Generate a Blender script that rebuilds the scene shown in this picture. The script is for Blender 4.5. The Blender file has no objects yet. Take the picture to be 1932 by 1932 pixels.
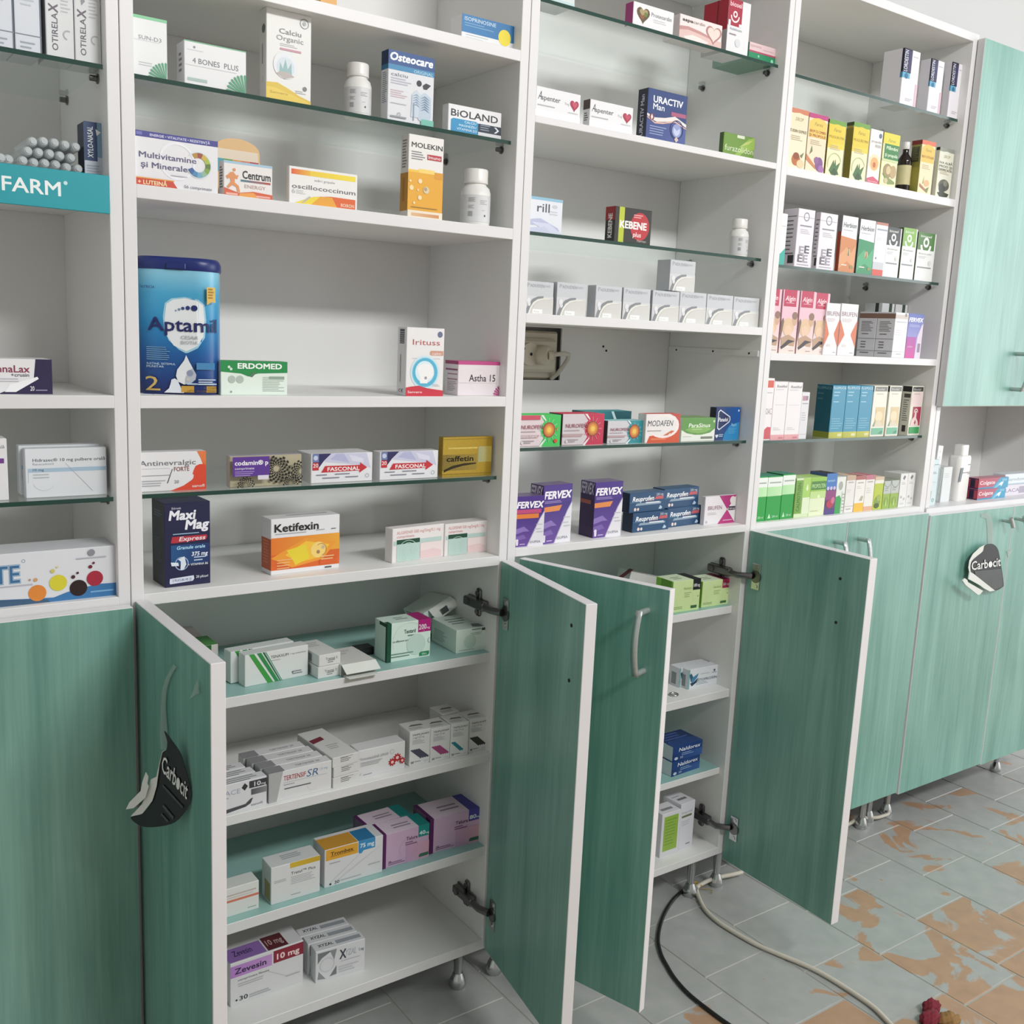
import bpy, bmesh, math, random
from mathutils import Vector, Matrix
PI = math.pi
random.seed(7)
sc = bpy.context.scene
C = sc.collection
# ------------------------------------------------------------- camera
cam = bpy.data.cameras.new('camera'); cam_o = bpy.data.objects.new('camera', cam); C.objects.link(cam_o)
cam.sensor_width = 36; cam.sensor_fit = 'HORIZONTAL'; cam.lens = 1911.85/1932*36; cam.clip_start = .01
yaw, pitch, roll = -0.62276, -0.17314, 0.04513
fw = Vector((-math.sin(yaw)*math.cos(pitch), math.cos(yaw)*math.cos(pitch), math.sin(pitch)))
rt = Vector((math.cos(yaw), math.sin(yaw), 0)); up = rt.cross(fw)
r2 = math.cos(roll)*rt + math.sin(roll)*up; u2 = -math.sin(roll)*rt + math.cos(roll)*up
cam_o.matrix_world = Matrix(((r2.x, u2.x, -fw.x, -.34736), (r2.y, u2.y, -fw.y, -1.32749), (r2.z, u2.z, -fw.z, 1.16481), (0, 0, 0, 1)))
sc.camera = cam_o
# ------------------------------------------------------------- world, lamps, exposure
w = bpy.data.worlds.new('World'); sc.world = w; w.use_nodes = True
w.node_tree.nodes['Background'].inputs[0].default_value = (1.0, .99, .985, 1)
w.node_tree.nodes['Background'].inputs[1].default_value = 1.15
def area(name, loc, target, sx, sy, power, col):
    L = bpy.data.lights.new(name, 'AREA'); L.shape = 'RECTANGLE'; L.size = sx; L.size_y = sy; L.energy = power; L.color = col
    o = bpy.data.objects.new(name, L); C.objects.link(o); o.location = loc
    o.rotation_euler = (Vector(target)-Vector(loc)).to_track_quat('-Z', 'Y').to_euler()
    return o
area('ceiling_tube_light', (1.1, -2.5, 2.6), (1.0, 0, .9), 1.3, .25, 54, (1, 1, .99))
area('shop_window_light', (4.9, -1.9, 1.5), (1.6, 0, .8), 1.8, 2.0, 42, (.90, .97, 1))
sc.view_settings.view_transform = 'Standard'; sc.view_settings.look = 'None'
sc.view_settings.gamma = 1; sc.view_settings.use_curve_mapping = False
sc.view_settings.exposure = 0.0
# ------------------------------------------------------------- colour and material helpers
def lin(h):
    h = h.lstrip('#')
    if len(h) == 3: h = ''.join(c*2 for c in h)
    o = []
    for i in (0, 2, 4):
        v = int(h[i:i+2], 16)/255
        o.append(v/12.92 if v <= .04045 else ((v+.055)/1.055)**2.4)
    return (o[0], o[1], o[2], 1)
def mat(name, col, rough=.5, metal=0, spec=.5, noise=.0, scale=30):
    m = bpy.data.materials.new(name); m.use_nodes = True; n = m.node_tree; b = n.nodes['Principled BSDF']
    b.inputs['Base Color'].default_value = lin(col); b.inputs['Roughness'].default_value = rough
    b.inputs['Metallic'].default_value = metal; b.inputs['Specular IOR Level'].default_value = spec
    if noise:
        t = n.nodes.new('ShaderNodeTexNoise'); t.inputs['Scale'].default_value = scale
        tc = n.nodes.new('ShaderNodeTexCoord'); n.links.new(tc.outputs['Object'], t.inputs['Vector'])
        x = n.nodes.new('ShaderNodeMixRGB'); x.blend_type = 'MULTIPLY'; x.inputs[0].default_value = noise
        x.inputs[1].default_value = lin(col); n.links.new(t.outputs['Fac'], x.inputs[2]); n.links.new(x.outputs[0], b.inputs['Base Color'])
    return m
M_white = mat('white_melamine', 'e3e2e3', .38, noise=.06, scale=9)
M_inner = mat('white_melamine_inside', 'eeeeec', .45, noise=.06, scale=7)
M_shade = mat('shaded_white_edge', 'd2d2d2', .5, noise=.05)  # white edges greyed, their side shade mixed into the colour
M_seal = mat('cabinet_underside', '4a4a48', .8, noise=.1)
M_chrome = mat('chrome', 'c9cccc', .18, 1, noise=.03)
M_nickel = mat('dark_nickel', '7c7a7b', .28, 1, noise=.1)
M_handle = mat('satin_steel', 'c6cbca', .35, .6, noise=.05)
M_wall = mat('wall_paint', 'cfcfce', .8, noise=.03, scale=3)
M_cream = mat('cream_plastic', 'd8cfba', .4, noise=.05)
M_dark = mat('dark_hole', '1c1b1a', .8, noise=.1)
M_plastic = mat('white_plastic', 'ecebe8', .32, noise=.02)
M_label = mat('grey_printed_label', 'd9dadb', .45, noise=.04)
M_black = mat('black_rubber', '1a1b1c', .45, noise=.1)
M_cable = mat('white_cable_sheath', 'cfc9ba', .5, noise=.1)
M_tape = mat('yellow_tape', 'b59a52', .6, noise=.15)
M_rag = mat('red_cloth', '8a2a3a', .95, noise=.5, scale=160)
M_ragb = mat('tan_cloth', 'a07a4a', .95, noise=.4, scale=160)
M_brown = mat('brown_bottle_glass', '1d120c', .12, noise=.05)
M_signwhite = mat('torn_white_backing', 'e4e8e2', .7, noise=.06, scale=60)
M_signblack = mat('black_glossy_print', '15191a', .3, noise=.1)
M_signgrey = mat('grey_glossy_print', '4d5453', .35, noise=.35, scale=40)
M_signtext = mat('white_print', 'e6ebe8', .4, noise=.02)
M_brush = mat('clear_blister', 'c4d3d4', .15, noise=.05)
def mk_print(name, rough, metal=0):
    m = bpy.data.materials.new(name); m.use_nodes = True; n = m.node_tree; b = n.nodes['Principled BSDF']
    a = n.nodes.new('ShaderNodeAttribute'); a.attribute_name = 'ink'
    t = n.nodes.new('ShaderNodeTexNoise'); t.inputs['Scale'].default_value = 140
    q = n.nodes.new('ShaderNodeMapRange'); q.inputs[3].default_value = rough-.06; q.inputs[4].default_value = rough+.06
    n.links.new(a.outputs['Color'], b.inputs['Base Color']); n.links.new(t.outputs['Fac'], q.inputs[0]); n.links.new(q.outputs[0], b.inputs['Roughness'])
    b.inputs['Metallic'].default_value = metal
    return m
M_ink = mk_print('printed_card', .42)
M_gold = mk_print('gold_foil_card', .26, .6)
def mk_wood():
    m = bpy.data.materials.new('green_stained_wood_grain'); m.use_nodes = True; n = m.node_tree; b = n.nodes['Principled BSDF']
    tc = n.nodes.new('ShaderNodeTexCoord'); oi = n.nodes.new('ShaderNodeObjectInfo')
    add = n.nodes.new('ShaderNodeVectorMath'); add.operation = 'MULTIPLY_ADD'
    n.links.new(oi.outputs['Random'], add.inputs[0]); add.inputs[1].default_value = (7, 7, 7); n.links.new(tc.outputs['Object'], add.inputs[2])
    def noise(sx, sz, det, dist):
        mp = n.nodes.new('ShaderNodeMapping'); mp.inputs['Scale'].default_value = (sx, sx, sz)
        n.links.new(add.outputs[0], mp.inputs['Vector'])
        t = n.nodes.new('ShaderNodeTexNoise'); t.inputs['Scale'].default_value = 1; t.inputs['Detail'].default_value = det; t.inputs['Distortion'].default_value = dist
        n.links.new(mp.outputs[0], t.inputs['Vector']); return t
    n1 = noise(13, 1.0, 4, 1.6); n2 = noise(190, 7, 3, .3); n3 = noise(5, 2.6, 3, .6)
    ramp = n.nodes.new('ShaderNodeValToRGB'); ramp.color_ramp.elements[0].color = lin('4a8578'); ramp.color_ramp.elements[0].position = .30
    ramp.color_ramp.elements[1].color = lin('8dbdb0'); ramp.color_ramp.elements[1].position = .70
    s = n.nodes.new('ShaderNodeMath'); s.operation = 'MULTIPLY_ADD'; s.inputs[1].default_value = .26; n.links.new(n2.outputs['Fac'], s.inputs[0])
    s2 = n.nodes.new('ShaderNodeMath'); s2.operation = 'MULTIPLY_ADD'; s2.inputs[1].default_value = .50; n.links.new(n1.outputs['Fac'], s2.inputs[0])
    s3 = n.nodes.new('ShaderNodeMath'); s3.operation = 'MULTIPLY'; s3.inputs[1].default_value = .26; n.links.new(n3.outputs['Fac'], s3.inputs[0])
    n.links.new(s3.outputs[0], s2.inputs[2]); n.links.new(s2.outputs[0], s.inputs[2]); n.links.new(s.outputs[0], ramp.inputs[0])
    n.links.new(ramp.outputs[0], b.inputs['Base Color']); b.inputs['Roughness'].default_value = .42; b.inputs['Specular IOR Level'].default_value = .95
    return m
M_wood = mk_wood()
M_greentop = mat('turquoise_shelf_laminate', 'a0cac4', .4, noise=.15, scale=20)
def mk_glass():
    m = bpy.data.materials.new('shelf_glass'); m.use_nodes = True; n = m.node_tree; n.nodes.remove(n.nodes['Principled BSDF'])
    o = n.nodes['Material Output']; tr = n.nodes.new('ShaderNodeBsdfTransparent'); tr.inputs[0].default_value = (.965, .985, .978, 1)
    gl = n.nodes.new('ShaderNodeBsdfGlossy'); gl.inputs['Roughness'].default_value = .02; gl.inputs[0].default_value = (.95, 1, .98, 1)
    fr = n.nodes.new('ShaderNodeFresnel'); fr.inputs[0].default_value = 1.5
    ge = n.nodes.new('ShaderNodeNewGeometry'); iv = n.nodes.new('ShaderNodeMath'); iv.operation = 'SUBTRACT'; iv.inputs[0].default_value = 1; n.links.new(ge.outputs['Backfacing'], iv.inputs[1])
    ml = n.nodes.new('ShaderNodeMath'); ml.operation = 'MULTIPLY'; n.links.new(fr.outputs[0], ml.inputs[0]); n.links.new(iv.outputs[0], ml.inputs[1])
    mx = n.nodes.new('ShaderNodeMixShader'); n.links.new(ml.outputs[0], mx.inputs[0]); n.links.new(tr.outputs[0], mx.inputs[1]); n.links.new(gl.outputs[0], mx.inputs[2])
    n.links.new(mx.outputs[0], o.inputs[0]); return m
M_glass = mk_glass()
M_glassedge = mat('green_glass_edge', '24463d', .15, noise=.2, scale=14)
def mk_clear(name, col, alpha):
    m = bpy.data.materials.new(name); m.use_nodes = True; n = m.node_tree; b = n.nodes['Principled BSDF']; o = n.nodes['Material Output']
    b.inputs['Base Color'].default_value = lin(col); b.inputs['Roughness'].default_value = .2
    tr = n.nodes.new('ShaderNodeBsdfTransparent'); mx = n.nodes.new('ShaderNodeMixShader'); mx.inputs[0].default_value = alpha
    n.links.new(tr.outputs[0], mx.inputs[1]); n.links.new(b.outputs[0], mx.inputs[2]); n.links.new(mx.outputs[0], o.inputs[0]); return m
M_vial = mk_clear('milky_translucent_plastic', 'dfe6e8', .72)
M_film = mk_clear('clear_plastic_strip', 'c9d6d0', .28)
def mk_floor():
    m = bpy.data.materials.new('worn_grey_tiles'); m.use_nodes = True; n = m.node_tree; b = n.nodes['Principled BSDF']
    tc = n.nodes.new('ShaderNodeTexCoord'); at = n.nodes.new('ShaderNodeAttribute'); at.attribute_name = 'wear'
    sp = n.nodes.new('ShaderNodeSeparateColor'); n.links.new(at.outputs['Color'], sp.inputs[0])
    t = n.nodes.new('ShaderNodeTexNoise'); t.inputs['Scale'].default_value = 8.5; t.inputs['Detail'].default_value = 5; t.inputs['Roughness'].default_value = .5; t.inputs['Distortion'].default_value = .6
    n.links.new(tc.outputs['Object'], t.inputs['Vector'])
    a = n.nodes.new('ShaderNodeMath'); a.operation = 'ADD'; n.links.new(t.outputs['Fac'], a.inputs[0]); n.links.new(sp.outputs[0], a.inputs[1])
    st = n.nodes.new('ShaderNodeMapRange'); st.inputs[1].default_value = .60; st.inputs[2].default_value = .625; n.links.new(a.outputs[0], st.inputs[0])
    t2 = n.nodes.new('ShaderNodeTexNoise'); t2.inputs['Scale'].default_value = 26; n.links.new(tc.outputs['Object'], t2.inputs['Vector'])
    g = n.nodes.new('ShaderNodeValToRGB'); g.color_ramp.elements[0].color = lin('9a9d9b'); g.color_ramp.elements[1].color = lin('b4b5b2'); n.links.new(t2.outputs['Fac'], g.inputs[0])
    og = n.nodes.new('ShaderNodeValToRGB'); og.color_ramp.elements[0].color = lin('a1826a'); og.color_ramp.elements[1].color = lin('bf9b7b'); n.links.new(t2.outputs['Fac'], og.inputs[0])
    mx = n.nodes.new('ShaderNodeMixRGB'); n.links.new(st.outputs[0], mx.inputs[0]); n.links.new(g.outputs[0], mx.inputs[1]); n.links.new(og.outputs[0], mx.inputs[2])
    n.links.new(mx.outputs[0], b.inputs['Base Color']); b.inputs['Roughness'].default_value = .42
    return m
M_floor = mk_floor()
M_grout = mat('pale_grout', 'b3b2ab', .9, noise=.15)
# ------------------------------------------------------------- measured places, in metres
BLACK_CABLE = [(1.1999, 0.0778, 0.006), (1.168, 0.0735, 0.006), (1.1183, 0.0578, 0.006), (1.0663, 0.031, 0.006), (1.0184, -0.0023, 0.006), (0.9794, -0.0379, 0.006), (0.9538, -0.0727, 0.006), (0.9378, -0.1053, 0.006), (0.9228, -0.1428, 0.006), (0.9128, -0.1869, 0.006), (0.9108, -0.2338, 0.006), (0.9126, -0.2887, 0.006), (0.9215, -0.331, 0.006)]
WHITE_CABLE = [(1.1885, 0.0651, 0.006), (1.1658, 0.0368, 0.006), (1.1408, -0.0067, 0.006), (1.1301, -0.0494, 0.006), (1.1299, -0.09, 0.006), (1.136, -0.1492, 0.006), (1.1503, -0.1988, 0.006), (1.1595, -0.235, 0.006), (1.1678, -0.2322, 0.006), (1.1705, -0.2688, 0.006), (1.1741, -0.3097, 0.006), (1.1742, -0.3519, 0.006), (1.171, -0.3949, 0.006), (1.1571, -0.4381, 0.006), (1.1483, -0.4659, 0.006)]
WHITE_TAIL = [(1.173, 0.0503, 0.02), (1.188, 0.0552, 0.02), (1.2217, 0.0585, 0.02), (1.2541, 0.0551, 0.02), (1.2837, 0.0487, 0.02), (1.3098, 0.0445, 0.02)]
CORD_RIGHT = [(1.6958, 0.0666, 0.02), (1.7227, 0.0682, 0.02), (1.7566, 0.072, 0.02), (1.7866, 0.0682, 0.02), (1.8106, 0.0543, 0.02), (1.8338, 0.051, 0.02), (1.8554, 0.0506, 0.02), (1.8686, 0.0582, 0.02)]
LEG2 = [(0.574, 0.0536, 0.0), (1.1804, 0.0703, 0.0), (1.2758, 0.0684, 0.0), (1.8013, 0.065, 0.0), (2.4957, 0.0797, 0.0), (1.8762, 0.0695, 0.0)]
RAG = [(1.2002, -0.4563, 0.0), (1.2695, -0.455, 0.0), (1.3024, -0.4643, 0.0), (1.296, -0.4802, 0.0), (1.298, -0.517, 0.0)]
S2BLACK = [(1.9951, -0.036, 0.7134), (2.0268, -0.036, 0.714), (2.0529, -0.036, 0.7008), (2.0668, -0.036, 0.6816), (2.0839, -0.036, 0.6488), (2.1031, -0.036, 0.6076), (2.1008, -0.036, 0.5973), (2.0643, -0.036, 0.5922), (2.0224, -0.036, 0.6137), (1.9564, -0.036, 0.6461), (1.9445, -0.036, 0.6599), (1.945, -0.036, 0.6775), (1.9648, -0.036, 0.6883), (1.9894, -0.036, 0.6987)]
S2GREY = [(1.96, -0.037, 0.6523), (2.0802, -0.037, 0.6468), (2.0973, -0.037, 0.6085), (2.0962, -0.037, 0.5994), (2.062, -0.037, 0.5948), (2.0202, -0.037, 0.6154), (1.9666, -0.037, 0.6428)]
S2BACK = [(1.9966, -0.035, 0.7143), (1.9751, -0.035, 0.7098), (1.9471, -0.035, 0.6959), (1.935, -0.035, 0.6807), (1.9345, -0.035, 0.6632), (1.9399, -0.035, 0.6526), (1.9486, -0.035, 0.6391), (1.9582, -0.035, 0.6457), (1.9463, -0.035, 0.6595), (1.9468, -0.035, 0.6771), (1.9666, -0.035, 0.6879), (1.9912, -0.035, 0.6983)]
S2TORN = [(1.936, -0.037, 0.6547), (1.9595, -0.037, 0.6448), (2.0205, -0.037, 0.6141), (2.0623, -0.037, 0.5932), (2.0391, -0.037, 0.5934), (2.0089, -0.037, 0.6051), (1.9885, -0.037, 0.615), (1.9445, -0.037, 0.6324), (1.9349, -0.037, 0.6359)]
S2TORN2 = [(1.896, -0.05, 0.6447), (1.9058, -0.05, 0.6394), (1.91, -0.05, 0.634), (1.982, -0.05, 0.6047), (1.9702, -0.05, 0.5971), (1.9614, -0.05, 0.5968), (1.9019, -0.05, 0.6274), (1.8861, -0.05, 0.6402)]
S2STRIP = [(1.9839, -0.022, 0.7897), (2.0108, -0.022, 0.7905), (2.0294, -0.022, 0.7791), (2.0453, -0.022, 0.75), (2.0557, -0.022, 0.7055), (2.0321, -0.022, 0.7075), (2.0203, -0.022, 0.7493), (2.0097, -0.022, 0.7754), (1.9837, -0.022, 0.7809)]
S2TXT = [(1.9458, -0.037, 0.6562), (2.0759, -0.037, 0.655), (1.941, -0.037, 0.6781)]
S2TAPE = [(2.1246, -0.0225, 0.6835), (2.1516, -0.0225, 0.6875), (2.1346, -0.0225, 0.6679)]
S1BLACK = [(-0.0152, -0.1908, 0.6921), (-0.0095, -0.2015, 0.6825), (-0.0034, -0.213, 0.6697), (0.0006, -0.2205, 0.6489), (0.0038, -0.2265, 0.6294), (0.0035, -0.2259, 0.6169), (0.0003, -0.2199, 0.6027), (-0.0082, -0.2038, 0.5817), (-0.0223, -0.1775, 0.5678), (-0.0344, -0.1547, 0.5621), (-0.0423, -0.1399, 0.5687), (-0.0331, -0.1572, 0.5785), (-0.0252, -0.172, 0.5994), (-0.0218, -0.1784, 0.6193), (-0.0193, -0.183, 0.6475), (-0.017, -0.1873, 0.6647), (-0.0138, -0.1934, 0.6698), (-0.0132, -0.1945, 0.6807)]
S1BACK = [(-0.0146, -0.1961, 0.671), (-0.0178, -0.1901, 0.6668), (-0.0213, -0.1836, 0.6428), (-0.0224, -0.1815, 0.6333), (-0.0268, -0.1733, 0.6274), (-0.0285, -0.1699, 0.6138), (-0.0337, -0.1603, 0.5928), (-0.043, -0.1428, 0.5711), (-0.0338, -0.16, 0.5799), (-0.026, -0.1748, 0.6007), (-0.0225, -0.1812, 0.6207), (-0.0201, -0.1858, 0.6488), (-0.0178, -0.1901, 0.6659)]
S1TORN = [(-0.032, -0.1719, 0.6371), (-0.0302, -0.1753, 0.6326), (-0.0311, -0.1737, 0.6232), (-0.03, -0.1756, 0.6201), (-0.0329, -0.1702, 0.6041), (-0.0419, -0.1534, 0.5864), (-0.048, -0.1418, 0.5812), (-0.0451, -0.1473, 0.592), (-0.0361, -0.1642, 0.6115), (-0.0349, -0.1665, 0.623)]
S1TXT = [(-0.0182, -0.1873, 0.6427), (0.0003, -0.222, 0.616), (-0.0166, -0.1902, 0.6631)]
S1LINE = [(-0.017, -0.1896, 0.6251), (-0.0024, -0.217, 0.6057), (-0.0029, -0.216, 0.6032), (-0.0176, -0.1883, 0.6229)]
S1L2 = [(-0.017, -0.1895, 0.6003), (-0.0094, -0.2037, 0.5888), (-0.0102, -0.2023, 0.5851), (-0.0179, -0.1879, 0.5971)]
S1L3 = [(-0.0184, -0.1869, 0.5886), (-0.0134, -0.1962, 0.5815), (-0.0142, -0.1948, 0.5792), (-0.0191, -0.1857, 0.5864)]
S1STRIP = [(0.003, -0.1696, 0.7637), (0.003, -0.1803, 0.7643), (0.0029, -0.155, 0.7424), (0.0029, -0.1401, 0.7215), (0.0029, -0.1347, 0.7015), (0.0029, -0.1383, 0.6826), (0.0029, -0.1429, 0.6585), (0.0029, -0.1365, 0.6441), (0.0028, -0.1141, 0.6367), (0.0028, -0.111, 0.6562), (0.0028, -0.1169, 0.6918), (0.0028, -0.1227, 0.7159), (0.0029, -0.141, 0.7398)]
S1TAPE = [(0.0022, -0.2593, 0.7736), (0.0022, -0.2627, 0.7581), (0.0022, -0.2491, 0.752), (0.0021, -0.2331, 0.7422), (0.0022, -0.2443, 0.7552)]
BOT1 = (0.3366, 0.045, 1.457, 0.0191, 0.0738)
BOT2 = (0.5381, 0.04, 1.3265, 0.023, 0.0862)
BOT3 = (1.1368, 0.045, 1.3275, 0.0182, 0.071)
SYRBOT = (1.6194, 0.035, 1.4983, 0.0148, 0.1047)
NICHEBOT = (1.992, 0.05, 0.811, 0.0132, 0.1371)
TIN = (0.0888, 0.07, 1.067, 0.051, 0.1774)
PLUG = [(0.831, 0.235, 1.129), (0.8, 0.235, 1.1307), (0.8473, 0.235, 1.132), (0.8908, 0.235, 1.1331), (0.8821, 0.235, 1.1118), (0.8638, 0.235, 1.0825)]
TUBES = [(-0.0933, 0.03, 1.3645), (-0.0813, 0.03, 1.3662), (-0.0692, 0.03, 1.3663), (-0.0572, 0.03, 1.3656), (-0.0453, 0.03, 1.3649), (-0.0989, 0.03, 1.3529), (-0.087, 0.03, 1.3529), (-0.0749, 0.03, 1.353), (-0.0635, 0.03, 1.3522), (-0.0511, 0.03, 1.3514), (-0.1045, 0.03, 1.3413), (-0.0927, 0.03, 1.3405), (-0.0806, 0.03, 1.3413), (-0.0684, 0.03, 1.3413), (-0.0561, 0.03, 1.3397), (-0.0433, 0.03, 1.3397), (-0.12, 0.03, 1.3408), (-0.128, 0.03, 1.3413)]
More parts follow.
